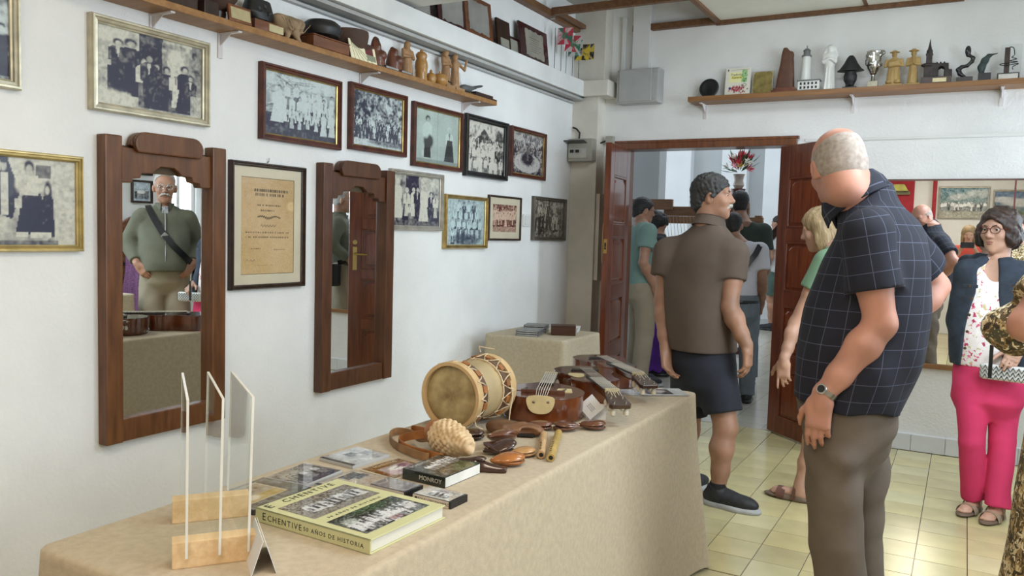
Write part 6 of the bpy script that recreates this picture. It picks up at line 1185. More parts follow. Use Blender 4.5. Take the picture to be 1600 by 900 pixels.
            for t_, (x, y, r) in enumerate(((.026, .165, .013), (.008, .172, .010), (-.007, .168, .0095), (-.020, .158, .009), (-.031, .145, .0085))): s.body.cap((x * .9, y - .03, .034), (x, y, .028), r, r * .85, .008)
            s.body.xform(M, i0)
        return o
    def band(s, P, w, th, m, name, closed=False, up=(0, 0, 1)):
        """flat strap along a path"""
        P = [Vector(p) for p in P]; n = len(P); V = []; U = Vector(up)
        for i in range(n):
            d = (P[(i + 1) % n] - P[i - 1] if closed else P[min(i + 1, n - 1)] - P[max(i - 1, 0)]).normalized(); c = Vector(s.strap_c(P[i])) if hasattr(s, 'strap_c') else U; a = d.cross(c).normalized(); c = a.cross(d)
            V += [P[i] + a * w / 2 - c * th / 2, P[i] - a * w / 2 - c * th / 2, P[i] - a * w / 2 + c * th / 2, P[i] + a * w / 2 + c * th / 2]
        F = [] if closed else [(3, 2, 1, 0), tuple(4 * n - 4 + k for k in range(4))]
        for i in range(n if closed else n - 1):
            j = (i + 1) % n; F += [(4 * i + k, 4 * i + (k + 1) % 4, 4 * j + (k + 1) % 4, 4 * j + k) for k in range(4)]
        return MB().add(V, F).build(name, m, s.t, smooth=True)
def std(k, b=1., belly=0., hem=.80, lean=0.):
    """torso sections for a shirt, scaled"""
    S = [(hem, 0, .0 + belly * .4, .175 * b, .135 * b + belly * .5), (.98, 0, belly * .5, .178 * b, .132 * b + belly * .5), (1.14, 0, belly * .35, .182 * b, .128 * b + belly * .35), (1.30, 0, 0, .19 * b, .122 * b), (1.40, 0, -.012, .175 * b, .10 * b), (1.455, 0, -.02, .11 * b, .072), (1.485, 0, -.02, .075, .062)]
    return [(z * k, x * k, (y + lean * (z - .9)) * k, rx * k, ry * k) for z, x, y, rx, ry in S]
def core(secs, q=.90): return [(z, x, y, rx * q, ry * q) for z, x, y, rx, ry in sorted(secs)[1:]]
# ---- 1: the man in the checked navy shirt, back to the view
navy = plaid('navy_window_check', '#11111b', '#4c5064', .056, .036, .85, '#181a2c'); taupe = mat('taupe_trousers', (.135, .105, .082), .9, var=.08, scale=8, bump=.0006, bscale=200)
rp = at(1338, 640, 1, 2.86)
p = Person('tall bald man in a navy checked shirt and taupe trousers, wearing a wristwatch', rp[:2], 168, 1.79, skin=skin_r, res=.005)
nb = p.px(1350, 303, .0); S1 = p.px(1352, 366, -.19); E1 = p.px(1376, 506, -.20); W1 = p.px(1287, 617, -.16); S2 = p.px(1410, 378, .17); E2 = p.px(1462, 448, .24); W2 = p.px(1415, 505, .20)
def sec(p, rows, off=0.):
    """torso sections from the body's left and right outline in the photograph: (v, u_left, u_right, rx)"""
    out = []
    for v, u0, u1, rx, ry in rows: q = p.px((u0 + u1) / 2, v, off); out.append((q[2], q[0], q[1], rx, ry))
    return out
T = sec(p, [(632, 1246, 1400, .195, .165), (560, 1250, 1432, .205, .195), (480, 1262, 1448, .20, .195), (410, 1288, 1452, .20, .165), (365, 1314, 1440, .195, .125), (338, 1312, 1425, .155, .115), (315, 1308, 1402, .105, .095), (300, 1318, 1392, .084, .082), (290, 1326, 1386, .074, .074)])
p.neck = nb
p.head(p.px(1308, 260), yaw=-46, pitch=-18, roll=-4, sc=1.04, neck=nb, nr=.068)
p.torso(core(T, .88)); p.arm(S1, E1, W1, hd=p.px(1277, 692, -.16) - W1, n=(-1, -.1, .2), side=-1, curl=.32, r=1.14, curls=(.3, .36, .42, .5), spread=.5, fold_thumb=.15); p.arm(S2, E2, W2, n=(1, 0, .3), side=1, curl=.4, r=1.12)
p.finish(); p.hair('fringe', hair_s)
p.shirt(T, navy, {-1: (S1, E1, .62), 1: (S2, E2, .60)}, uvs=True, amp=.010, f=30., srad=(.078, .082), shoulder=.062, res=.0065, hem=((0, .14, -1), -p.px(1320, 632)[2]))
p.collar(navy, p.px(1338, 311), .076, .088, .054, tilt=-34, gap=22, roll=0, out=.020, drop=.026)
HP = sec(p, [(705, 1263, 1378, .165, .13), (660, 1256, 1392, .175, .145), (625, 1256, 1392, .175, .15)])
La = (p.px(1305, 715, -.07), p.px(1306, 850, -.08), p.px(1328, 1010, -.08)); Ra = (p.px(1340, 715, .07), p.px(1338, 850, .08), p.px(1350, 1005, .08))
p.trousers(HP, [(*La, 2), (*Ra, 2)], taupe, r=(.094, .082, .076), amp=.011)
dsh = mat('brown_shoe_leather', (.06, .035, .022), .4); 
for A in (La[2], Ra[2]): p.shoe((A[0], A[1], .085 * p.k), (0, 1), dsh, black)
d = (W1 - E1) / np.linalg.norm(W1 - E1); q = W1 - d * .012; Rm = Vector(d).to_track_quat('Z', 'Y').to_matrix()
MB().lathe([(.034, -.008), (.0365, -.008), (.0365, .008), (.034, .008), (.034, -.008)], q, 24, Rm, cap=False).build('watch_band', mat('steel_band', (.42, .40, .36), .3, .9), p.t, smooth=True)
o = MB().lathe([(.015, 0), (.017, .004), (.015, .008), (0, .008)], (0, 0, 0), 20).build('watch_case', steel, p.t, smooth=True); wd_ = p.px(1262, 608, -.24) - q; wd_ = wd_ - d * (wd_ @ d); wd_ /= np.linalg.norm(wd_); o.matrix_local = Matrix.Translation(Vector(q + wd_ * .0355)) @ Vector(wd_).to_track_quat('Z', 'Y').to_matrix().to_4x4(); MB().lathe([(.012, .0082), (.012, .0088)], seg=18).build('dial', black, o)
# ---- 2: the man in the brown polo walking out
polo = mat('taupe_brown_polo', (.092, .064, .048), .9, var=.07, scale=6, bump=.0006, bscale=260); polo_d = mat('dark_polo_collar_trim', (.035, .018, .016), .9); nshort = mat('navy_shorts', (.012, .014, .024), .85, var=.15, scale=8)
rp = at(1098, 600, 1, 4.08)
p = Person('grey-haired man with a white moustache in a brown polo shirt and navy shorts', rp[:2], 68, 1.72, skin=skin_d, res=.005)
nb = p.px(1106, 352); S1 = p.px(1046, 392, .10); E1 = p.px(1034, 470, .08); W1 = p.px(1040, 545, -.0); S2 = p.px(1146, 398, -.12); E2 = p.px(1140, 480, -.16); W2 = p.px(1166, 540, -.22)
T = sec(p, [(546, 1034, 1158, .175, .165), (500, 1030, 1156, .178, .165), (450, 1028, 1156, .18, .16), (410, 1032, 1160, .20, .14), (378, 1052, 1154, .18, .11), (360, 1076, 1140, .11, .082), (350, 1084, 1132, .074, .068)])
p.neck = nb; p.head(p.px(1115, 307), yaw=-64, pitch=2, roll=0, sc=.985, neck=nb + v3(0, 0, -.01), nr=.056)
p.torso(core(T, .88)); p.arm(S2, E2, W2, hd=p.px(1168, 600, -.22) - W2, n=(1, .2, .1), side=1, curl=.5, r=1.08); p.arm(S1, E1, W1, n=(-1, 0, 0), side=-1, curl=.5)
Hr, Kr, Ar = p.px(1118, 580, -.07), p.px(1134, 668, -.12), p.px(1121, 772, -.10); Hl, Kl, Al = p.px(1078, 580, .07), p.px(1076, 672, .10), p.px(1060, 770, .08)
p.leg(Hr, Kr, Ar, 1.05); p.leg(Hl, Kl, Al, 1.05); p.finish(); p.hair('wavy', hair_g); p.moustache(hair_w, .8); p.brows(hair_g)
p.shirt(T, polo, {1: (S2, E2, .50), -1: (S1, E1, .5)}, srad=(.078, .078), amp=.007, seed=4)
p.collar(polo, nb + v3(0, .010, -.006), .068, .072, .046, tilt=-13, gap=30); p.collar(polo_d, nb + v3(0, .010, -.003), .0665, .0705, .047, tilt=-13, gap=32, out=.004, name='collar_trim')
p.trousers(sec(p, [(600, 1046, 1152, .165, .135), (565, 1036, 1156, .175, .15), (535, 1036, 1156, .165, .14)]), [(Hr, Hr + (Kr - Hr) * .74, Ar, 1), (Hl, Hl + (Kl - Hl) * .74, Al, 1)], nshort, r=(.105, .100, .1), name='shorts', seed=6)
sneak = mat('black_sneaker', (.014, .015, .018), .6, var=.3, scale=40); sole = mat('grey_sole', (.36, .36, .36), .6); sock = mat('black_sock', (.010, .010, .011), .9)
for A, toe, pt in ((v3(Ar[0], Ar[1], .085 * p.k), (.78, .2), -.001), (Al, (.1, 1), 0)):
    p.shoe((A[0], A[1], A[2] - .005 if pt else .085), toe, sneak, sole, pitch=pt); MB().tube([A + v3(0, 0, .035), A + v3(0, 0, -.02)], [.042, .042], 16).build('sock', sock, p.t, smooth=True)
# ---- 3: the woman in pink trousers, facing the view
denim = mat('dark_denim', (.026, .037, .058), .85, var=.22, scale=14, bump=.0006, bscale=300); pink = mat('pink_trousers', (.62, .035, .125), .85, var=.06, scale=6, bump=.0005, bscale=160); flow = blotch('floral_blouse', [('#e9dfe0', 9), ('#d9708c', 1.2), ('#e6e0dc', 6), ('#b83a5e', 1.), ('#c9b98c', .9), ('#efe7e6', 4)], 70, .8)
rp = at(1545, 600, 1, 4.66)
p = Person('woman with glasses in a dark denim jacket, floral blouse and pink trousers', rp[:2], -104, 1.58, skin=skin_l, res=.0045)
nb = p.px(1556, 425); p.neck = nb
T = sec(p, [(572, 1496, 1598, .165, .125), (530, 1497, 1592, .168, .13), (490, 1500, 1592, .165, .125), (455, 1503, 1598, .170, .115), (425, 1515, 1596, .15, .085), (410, 1532, 1582, .085, .06), (403, 1538, 1574, .05, .05)])
p.head(p.px(1561, 359, -.02), yaw=-16, pitch=-3, roll=0, sc=1.04, female=True, nose=.99, neck=nb + v3(0, 0, -.01), nr=.050)
Ks = [(p.px(1520, 605), p.px(1518, 690, -.02), p.px(1522, 778, .04)), (p.px(1568, 605), p.px(1566, 690, -.05), p.px(1558, 790, -.07))]
S1 = p.px(1513, 425, .0); E1 = p.px(1500, 500, .06); W1 = p.px(1522, 562, .17); S2 = p.px(1598, 428, .0); E2 = p.px(1612, 505, .02); W2 = p.px(1588, 548, -.16)
p.torso(core(T, .86)); [p.body.cap(h_ * v3(.7, .5, 1), h_ * v3(.6, .3, 1) + v3(0, 0, .2), .05, .06, .05) for h_, _, _ in Ks]; p.arm(S1, E1, W1, n=(1, 0, 0), side=1, curl=.4, r=.85); p.arm(S2, E2, W2, n=(-.2, 1, .2), side=-1, curl=.7, r=.85)
sand = mat('beige_sandal', (.33, .25, .17), .7, var=.1, scale=20)
for h_, k_, a_ in Ks: p.leg(h_, k_, a_, .8)
for h_, k_, a_ in Ks: p.shoe((a_[0], a_[1], .078), (.1, 1), sand, mat('brown_sandal_sole', (.16, .11, .075), .7), 'sandal', .92, name='sandal')
p.finish(); p.hair('bob', hair_b); p.brows(hair_b, .003); p.glasses(mat('tortoise_rim', (.10, .018, .018), .25), .0225)
p.shirt(T, flow, {1: (S1, E1, .25), -1: (S2, E2, .25)}, name='blouse', srad=(.062, .062), shoulder=.05, amp=.003, seed=9, res=.006, neckcut=(p.px(1556, 414, -.10), (.058, .13, .085)), hem=((0, 0, -1), -p.px(1545, 590)[2]))
J = [(z, x, y - .006, rx + .014, ry + .012) for z, x, y, rx, ry in T]; h = SDF(.006); h.loft(J, .03)
for sd, (S_, E_, W_) in {1: (S1, E1, W1), -1: (S2, E2, W2)}.items():
    h.cap((nb[0] + sd * .05, nb[1], S_[2] + .03), S_, .036, .056, .05).cap(S_, E_, .064, .056, .03).cap(E_, E_ + (W_ - E_) * .80, .056, .044, .03, flat='b')
h.fold = folds(.004, 12, 30); zl = p.px(1545, 575)[2]; zt_ = p.px(1545, 420)[2]
for z in np.linspace(zl - .1, zt_ + .12, 60):
    w = .050 + .075 * max(0, (zt_ - .12 - z) / (zt_ - zl)) ** 1.0; h.ell((p.px(1549, 480)[0] - .0, .12, z), (w, .175, .04), .012, sub=True)
h.cut((0, 0, -1), -zl); h.build('jacket', denim, p.t, 1)
for x_, z_ in ((1516, 447), (1583, 447)):
    q = p.px(x_, z_, -.135); MB().box(q, (.068, .012, .018)).build('pocket_flap', denim, p.t, bevel=.004); MB().lathe([(.007, 0), (.005, .004), (0, .004)], q + v3(0, .006, 0), 10, rot('X', -90)).build('button', mat('copper_button', (.16, .10, .06), .4, .8), p.t)
for k in range(4): q = p.px(1518 - 3.5 * k, 466 + 26 * k, -.158 + .004 * k); MB().lathe([(.0075, 0), (.005, .004), (0, .004)], q, 10, rot('X', -90)).build('button', MC['copper_button'], p.t)
p.collar(denim, nb + v3(0, -.008, -.012), .070, .072, .045, tilt=-4, gap=40, out=.028, front=.03)
MB().tube([nb + v3(.048 * math.cos(a), .052 * math.sin(a) + .004, -.0 - .03 * max(0, math.sin(a))) for a in np.linspace(0, 6.28, 24)[:-1]], .0016, 5, closed=True).build('necklace', steel, p.t)
p.trousers(sec(p, [(625, 1495, 1592, .165, .125), (590, 1497, 1594, .165, .125), (565, 1499, 1592, .155, .118)]), [(h_, k_, a_, 2) for h_, k_, a_ in Ks], pink, r=(.088, .066, .064), amp=.006, seed=8, res=.007)
q = p.px(1572, 572, -.20); n_ = MB(); 
for k in range(9):
    for r_ in range(3): x0 = q + v3(.105 - .0235 * k, .026, -.003 - .022 * r_); MB; n_.tube([x0, x0 + v3(-.0118, 0, -.022), x0 + v3(-.0235, 0, 0)], .002, 4)
bag = MB().rbox(q + v3(0, 0, -.035), (.22, .045, .075), .02).build('bag', mat('white_bag_cloth', (.68, .68, .66), .7), p.t, bevel=.004); o = n_.build('net', black, bag); o['kind'] = 'stuff'
MB().box(p.px(1548, 565, -.215), (.016, .006, .16)).build('bag_strap', black, p.t)
# ---- 4: blonde woman half hidden by the navy shirt
sage = mat('sage_green_shirt', (.16, .27, .17), .85, var=.08, scale=6); dkt = mat('dark_skirt_cloth', (.05, .04, .045), .85)
rp = at(1292, 600, 1, 4.42)
p = Person('blonde woman in a sage green top and sandals, behind the man in checks', rp[:2], 172, 1.56, skin=skin_l, res=.007)
nb = v3(0, -.02, 1.46) * p.k; p.neck = nb; p.head(p.px(1281, 358), yaw=10, pitch=-14, sc=1.02, female=True, neck=nb)
T = std(p.k, .94, .03); S1 = v3(-.165, -.01, 1.40) * p.k; E1 = p.px(1243, 505, -.13); W1 = p.px(1226, 560, -.16); S2 = v3(.165, -.01, 1.40) * p.k; E2 = v3(.2, -.06, 1.1) * p.k; W2 = v3(.2, .0, .9) * p.k
p.torso(core(T, .88)); p.arm(S1, E1, W1, hd=p.px(1224, 610, -.16) - W1, n=(-1, 0, 0), side=-1, curl=.15, r=.9, curls=(.05, .5, .6, .6)); p.arm(S2, E2, W2, n=(1, 0, 0), side=1, r=.9)
for sx in (-1, 1):
    A = v3(sx * .09, -.02 + (.10 if sx < 0 else -.06), .078); p.leg((sx * .08, 0, .8), (sx * .09, .02, .45), A, .95); p.shoe(A, (0, 1), mat('brown_strap', (.12, .05, .035), .5), mat('brown_sandal_sole', (.1, .06, .04), .7), 'sandal', 1., name='sandal')
p.finish(); p.hair('long', hair_y); p.shirt(T, sage, {-1: (S1, E1, .45), 1: (S2, E2, .45)}, srad=(.07, .072), shoulder=.055)
p.trousers([(.66 * p.k, 0, 0, .16, .12), (.8 * p.k, 0, 0, .165, .13), (.92 * p.k, 0, 0, .15, .12)], [((sx * .08, 0, .8), (sx * .09, .02, .48), (sx * .09, 0, .1), 1) for sx in (-1, 1)], dkt, name='shorts')
# ---- 5: man in the sage tee in the hall
tee = mat('sage_tee', (.185, .285, .25), .9, var=.06, scale=6); khaki = mat('khaki_trousers', (.33, .275, .195), .9, var=.06, scale=6)
rp = at(998, 560, 1, 6.95)
p = Person('young man in a pale green tee and khaki trousers, hand in his pocket', rp[:2], 36, 1.73, skin=skin_m, res=.007)
nb = v3(0, -.02, 1.46) * p.k; p.neck = nb; p.head(p.px(1006, 329), yaw=6, pitch=-6, neck=nb)
T = std(p.k, 1.0, .03, .86); S1 = v3(-.18, -.01, 1.405) * p.k; E1 = v3(-.24, -.03, 1.14) * p.k; W1 = v3(-.22, .1, .95) * p.k; S2 = v3(.18, -.01, 1.405) * p.k; E2 = v3(.235, -.06, 1.13) * p.k; W2 = v3(.19, .06, .93) * p.k
p.torso(core(T)); p.arm(S1, E1, W1, n=(-1, 0, 0), side=-1); p.arm(S2, E2, W2, hd=(-.02, .07, -.15), n=(1, 0, 0), side=1, curl=.3); p.finish(); p.hair('short', hair_k); p.glasses(black, .019)
p.shirt(T, tee, {-1: (S1, E1, .55), 1: (S2, E2, .55)}, srad=(.074, .078), name='tee', res=.009); L = [(v3(sx * .085, 0, .90) * p.k, v3(sx * .095, .02, .48) * p.k, v3(sx * .1, -.02, .06) * p.k, 2) for sx in (-1, 1)]
p.trousers([(.80 * p.k, 0, 0, .17, .14), (.9 * p.k, 0, 0, .172, .14), (.98 * p.k, 0, 0, .16, .125)], L, khaki, r=(.1, .085, .075), res=.01)
for l in L: p.shoe((l[2][0], l[2][1], .085 * p.k), (0, 1), sneak, sole)
# ---- 6: dark-haired woman bending forward, purple skirt
pur = mat('purple_cloth', (.085, .012, .21), .85, var=.2, scale=5); blk = mat('black_top', (.012, .012, .014), .85)
rp = at(1015, 575, 1, 7.55)
p = Person('woman with dark hair looking down, in a black top and long purple skirt', rp[:2], 20, 1.62, skin=skin_m, res=.007)
nb = v3(0, .06, 1.43) * p.k; p.neck = nb; p.head(p.px(1028, 350), yaw=-20, pitch=-38, female=True, neck=nb); T = std(p.k, .92, 0, .86, .12); S1 = v3(-.16, .06, 1.38) * p.k; E1 = v3(-.19, .1, 1.1) * p.k; W1 = v3(-.1, .28, 1.02) * p.k; S2 = v3(.16, .06, 1.38) * p.k; E2 = v3(.19, .1, 1.1) * p.k; W2 = v3(.1, .28, 1.02) * p.k
p.torso(core(T)); p.arm(S1, E1, W1, n=(0, 0, 1), side=-1); p.arm(S2, E2, W2, n=(0, 0, 1), side=1); p.finish(); p.hair('bob', hair_k); p.shirt(T, blk, {-1: (S1, E1, .5), 1: (S2, E2, .5)}, srad=(.07, .072), name='top', res=.009)
h = SDF(.01); h.loft([(.06, 0, 0, .24, .2), (.5, 0, 0, .19, .16), (.85, 0, 0, .16, .13), (.98, 0, 0, .14, .11)], .03); h.fold = lambda X, Y, Z: .012 * np.sin(np.arctan2(Y, X) * 13) * np.clip(1.1 - Z, 0, 1); h.build('skirt', pur, p.t)
for sx in (-1, 1): p.shoe((sx * .09, 0, .085), (0, 1), sneak, black)
# ---- 7: man in a dark green shirt, 8: person in white with a black strap
dgreen = mat('dark_green_shirt', (.040, .055, .042), .9, var=.1, scale=6); wht = mat('white_shirt', (.62, .62, .68), .9, var=.04, scale=5); jean = mat('grey_jeans', (.16, .19, .22), .9, var=.1, scale=10)
for (lab, u, y, H_, hd, hp, cl, tr, sk, hr, nm, strap, hk) in (('man in a dark green shirt seen from behind, beyond the person in white', 1156, 7.58, 1.77, 112, (1156, 318), dgreen, jean, skin_d, hair_k, 'a', 0, 'short'), ('short person in a white shirt with a black strap across the back', 1153, 6.75, 1.56, 100, (1146, 352), wht, jean, skin_d, hair_k, 'b', 1, 'short')):
    rp = at(u, 500, 1, y); p = Person(lab, rp[:2], hd, H_, skin=sk, res=.008); nb = v3(0, -.02, 1.46) * p.k; p.neck = nb; p.head(p.px(*hp), yaw=-6, pitch=-4, neck=nb); T = std(p.k, .93, .03, .88)
    A_ = {q: (v3(q * .165, -.01, 1.405) * p.k, v3(q * .205, -.04, 1.12) * p.k, v3(q * .20, .08, .92) * p.k) for q in (-1, 1)}; p.torso(core(T))
    for q in (-1, 1): p.arm(*A_[q], n=(q, 0, 0), side=q)
    L = [(v3(sx * .085, 0, .90) * p.k, v3(sx * .1, .02, .48) * p.k, v3(sx * .11, -.02, .07) * p.k, 2) for sx in (-1, 1)]
    p.finish(); p.hair(hk, hr); p.shirt(T, cl, {q: (A_[q][0], A_[q][1], .6) for q in (-1, 1)}, srad=(.076, .08), res=.009); p.trousers([(.80 * p.k, 0, 0, .165, .135), (.9 * p.k, 0, 0, .168, .138), (1.0 * p.k, 0, 0, .155, .12)], L, tr, r=(.098, .08, .07), res=.010)
    for l in L: p.shoe((l[2][0], l[2][1], .085 * p.k), (0, 1), sneak, black)
    if strap:
        z = lambda q: q * p.k
        p.band([(.15, -.06, z(1.46)), (.12, -.13, z(1.38)), (.06, -.15, z(1.28)), (.0, -.16, z(1.18)), (-.06, -.16, z(1.08)), (-.13, -.14, z(.98)), (-.19, -.05, z(.93))], .045, .006, black, 'bag_strap', up=(0, -1, 0)); MB().rbox((-.20, .02, z(.84)), (.09, .2, .18), .03).build('shoulder_bag', black, p.t, bevel=.01)
        MB().lathe([(.168, 0), (.172, .015), (.168, .03)], (0, 0, z(.92)), 28, Matrix.Diagonal((1, .83, 1)), cap=False).build('belt', black, p.t)
# ---- 9: far man in white and green shorts
rp = at(1209, 514, 1, 12.45)
p = Person('distant man in a white shirt and green shorts at the far end of the hall', rp[:2], 160, 1.70, skin=skin_m, res=.011); nb = v3(0, -.02, 1.46) * p.k; p.neck = nb; p.head(v3(0, .02, 1.64) * p.k, neck=nb); T = std(p.k, 1.05, .04, .82); A_ = {q: (v3(q * .185, -.01, 1.405) * p.k, v3(q * .24, -.04, 1.12) * p.k, v3(q * .22, .1, .92) * p.k) for q in (-1, 1)}; p.torso(core(T))
for q in (-1, 1): p.arm(*A_[q], n=(q, 0, 0), side=q); p.leg(v3(q * .09, 0, .9) * p.k, v3(q * .11, .02, .48) * p.k, v3(q * .12, -.02, .09) * p.k)
p.finish(); p.hair('short', hair_k); p.shirt(T, mat('white_cotton', (.70, .71, .72), .9), {q: (A_[q][0], A_[q][1], .6) for q in (-1, 1)}, srad=(.078, .08), res=.011); p.trousers([(.78 * p.k, 0, 0, .17, .14), (.9 * p.k, 0, 0, .17, .14), (.98 * p.k, 0, 0, .155, .12)], [(v3(q * .09, 0, .88) * p.k, v3(q * .11, .02, .54) * p.k, v3(0, 0, 0), 1) for q in (-1, 1)], mat('green_shorts', (.08, .13, .11), .9), res=.011, r=(.1, .095, .09), name='shorts')
for q in (-1, 1): p.shoe((q * .12 * p.k, -.02, .085), (0, 1), sneak, black)
# ---- 10: woman cut off by the right edge, brown leaf print
leafp = blotch('brown_leaf_print', [('#3a2f20', 3), ('#8f7650', 3), ('#d3c09a', 2.5), ('#5a4a30', 3), ('#b89b6b', 2), ('#e2d3b4', 1.4), ('#4b4a38', 2)], 62, .85, 2.)
p = Person('person in a brown leaf-print dress cut off by the right edge', (3.115, 2.60), 100, 1.64, skin=skin_r, res=.008); nb = v3(0, -.02, 1.46) * p.k; p.neck = nb; p.head(v3(0, .02, 1.635) * p.k, yaw=-10, female=True, neck=nb); T = std(p.k, 1.08, .05, .75)
S1 = v3(-.185, -.01, 1.39) * p.k; E1 = p.px(1604, 508, -.06); W1 = p.px(1660, 470, .12); S2 = v3(.19, -.01, 1.39) * p.k; E2 = v3(.27, -.05, 1.1) * p.k; W2 = v3(.26, .1, .9) * p.k
p.torso(core(T)); p.arm(S1, E1, W1, n=(-1, 0, 0), side=-1, r=1.1); p.arm(S2, E2, W2, n=(1, 0, 0), side=1, r=1.1); p.finish(); p.hair('bob', hair_b)
h = SDF(.011); h.loft([(.03, 0, 0, .31, .27), (.4, 0, 0, .285, .24), (.8, 0, .0, .25, .20), (.98, 0, .02, .228, .175), (1.12, 0, .01, .19, .15), (1.3 * p.k, 0, 0, .20, .13), (1.40 * p.k, 0, -.01, .17, .1), (1.45 * p.k, 0, -.02, .1, .07), (1.47 * p.k, 0, -.02, .07, .06)], .03)
h.cap((-.06, -.02, 1.43 * p.k), S1, .045, .07, .05).cap(S1, S1 * .3 + E1 * .7, .074, .085, .03, flat='b').cap((.06, -.02, 1.43 * p.k), S2, .045, .07, .05).cap(S2, E2, .074, .085, .03, flat='b'); e_ = p.px(1584, 515, .03); h.ell(e_, (.06, .06, .072), .03).cap(e_, p.px(1562, 512, .06), .064, .048, .03); h.fold = folds(.006, 31, 20); h.build('dress', leafp, p.t, 1)
for q in (-1, 1): p.shoe((q * .09, 0, .08), (0, 1), sand, black)
# ---- 11: man in the olive cardigan, seen in the first mirror
olive = mat('olive_cardigan', (.125, .125, .088), .95, var=.06, scale=8, bump=.0008, bscale=220); beige = mat('beige_trousers', (.33, .285, .205), .9, var=.06, scale=6)
p = Person('white-moustached man in an olive cardigan with a black strap, seen in the carved mirror', (3.44, 4.70), 216, 1.77, skin=skin_m, res=.0075); z = lambda a, b, c: v3(a, b, c) * p.k
nb = z(0, -.02, 1.46); p.neck = nb; p.head(z(0, .025, 1.635), pitch=-4, sc=1.1, neck=nb); T = std(p.k, 1.12, .10, .92); A_ = {q: (z(q * .18, -.01, 1.375), z(q * .285, -.07, 1.15), z(q * .215, .12, .98)) for q in (-1, 1)}; p.torso(core(T))
for q in (-1, 1): p.arm(*A_[q], hd=(-q * .08, .05, -.12), n=(q * .6, .8, 0), side=q, curl=.5, r=1.1)
p.finish(); p.hair('fringe', hair_w); h = SDF(.005); h.ell((0, -.018, .045), (.079, .098, .082), .02); h.cut((0, .8, -.6), -.012); h.build('crown_hair', hair_w, p.t).matrix_local = p.M; p.moustache(hair_w, 1.15); p.brows(hair_w); p.glasses(steel, .020)
p.shirt(T, olive, {q: (A_[q][0], A_[q][1], 1.86) for q in (-1, 1)}, srad=(.074, .072), shoulder=.056, name='cardigan', amp=.005, seed=21, res=.0095); p.collar(olive, nb + v3(0, .0, -.01), .070, .074, .05, gap=24, out=.012)
MB().tube([z(0, .075, 1.45), z(0, .135, 1.35), z(0, .195, 1.2), z(0, .24, 1.05), z(0, .238, .93)], .004, 6).build('zip', steel, p.t)
pts = [z(-.13, -.02, 1.475), z(-.12, .07, 1.435), z(-.085, .135, 1.36), z(-.03, .19, 1.26), z(.05, .235, 1.15), z(.14, .225, 1.06), z(.21, .14, .99), z(.25, -.0, .95)]; p.band(pts, .052, .006, black, 'bag_strap', up=(0, 1, .3)); MB().box(z(.0, .205, 1.215), (.06, .008, .05), rot('Y', 40)).build('buckle', steel, p.t, bevel=.003)
MB().rbox(z(.27, -.08, .82), (.10, .24, .24), .03).build('shoulder_bag', black, p.t, bevel=.01); MB().box(z(0, .075, 1.43), (.05, .02, .08)).build('inner_shirt', mat('striped_inner_shirt', (.45, .46, .48), .8, var=.3, scale=60), p.t)
L = [(z(sx * .09, .01, .92), z(sx * .11, .03, .5), z(sx * .12, -.01, .06), 2) for sx in (-1, 1)]; p.trousers([(.82 * p.k, 0, .02, .185, .155), (.92 * p.k, 0, .03, .19, .165), (1.0 * p.k, 0, .03, .18, .15)], L, beige, r=(.112, .1, .09), res=.011)
for l in L: p.shoe((l[2][0], l[2][1], .085 * p.k), (0, 1), dsh, black)
# ---- 12: the person taking the picture, seen in the wall mirror
redt = mat('coral_red_top', (.55, .075, .055), .85, var=.08); 
p = Person('fair-haired person in a coral red top holding a phone, seen in the wide mirror', (2.72, -.40), 90, 1.60, skin=skin_l, res=.009); z = lambda a, b, c: v3(a, b, c) * p.k; nb = z(0, -.02, 1.46); p.neck = nb; p.head(z(0, .02, 1.63), pitch=-10, female=True, neck=nb); T = std(p.k, .96, .02); A_ = {q: (z(q * .17, -.01, 1.40), z(q * .22, .03, 1.16), v3(q * .075, .27, 1.31)) for q in (-1, 1)}; p.torso(core(T))
for q in (-1, 1): p.arm(*A_[q], hd=(-q * .35, .75, .35), n=(q * .9, .3, 0), side=q, curl=.6, r=.9, k=.85)
p.finish(); p.hair('long', hair_y); p.shirt(T, redt, {q: (A_[q][0], A_[q][1], .6) for q in (-1, 1)}, srad=(.068, .07), res=.009); L = [(z(sx * .085, 0, .9), z(sx * .1, .02, .48), z(sx * .1, -.01, .06), 2) for sx in (-1, 1)]; p.trousers([(.8 * p.k, 0, 0, .165, .13), (.98 * p.k, 0, 0, .15, .12)], L, jean, res=.01)
for l in L: p.shoe((l[2][0], l[2][1], .085 * p.k), (0, 1), sneak, sole)
t = thing('phone', 'dark phone held up level by the person in the coral red top', 'phone', (2.71, -.035, 1.35)); MB().rbox((0, 0, 0), (.155, .074, .008), .01, rot('X', 90)).build('body', black, t, bevel=.001)
# ============================================================ the hall's furniture, the wide wall mirror and what it and the other mirrors show
lwood = wood('pale_brown_loom_wood', (.30, .155, .085), (.20, .10, .055), .5, 4, (1, 9, 9))
t = thing('wooden_loom', 'pale brown wooden loom frame with thick top boards in the hall', 'loom', (.10, 7.95, 0)); MB().bb((-.62, -.05, 1.62), (.0, .0, 1.725)).build('top_board', lwood, t, bevel=.004); MB().bb((-.10, .0, 1.56), (.75, .06, 1.655)).build('cross_beam', lwood, t, bevel=.004)
for x, y in ((-.55, 0), (.65, 0), (-.55, .9), (.65, .9)): MB().bb((x - .035, y - .035, 0), (x + .035, y + .035, 1.78 if y == 0 else 1.6)).build('post', lwood, t, bevel=.004)
MB().bb((-.6, .86, 1.5), (.7, .92, 1.58)).build('rear_beam', lwood, t, bevel=.004); MB().bb((-.58, .0, .7), (-.52, .9, .78)).build('side_rail', lwood, t); MB().bb((.62, .0, .7), (.68, .9, .78)).build('side_rail', lwood, t)
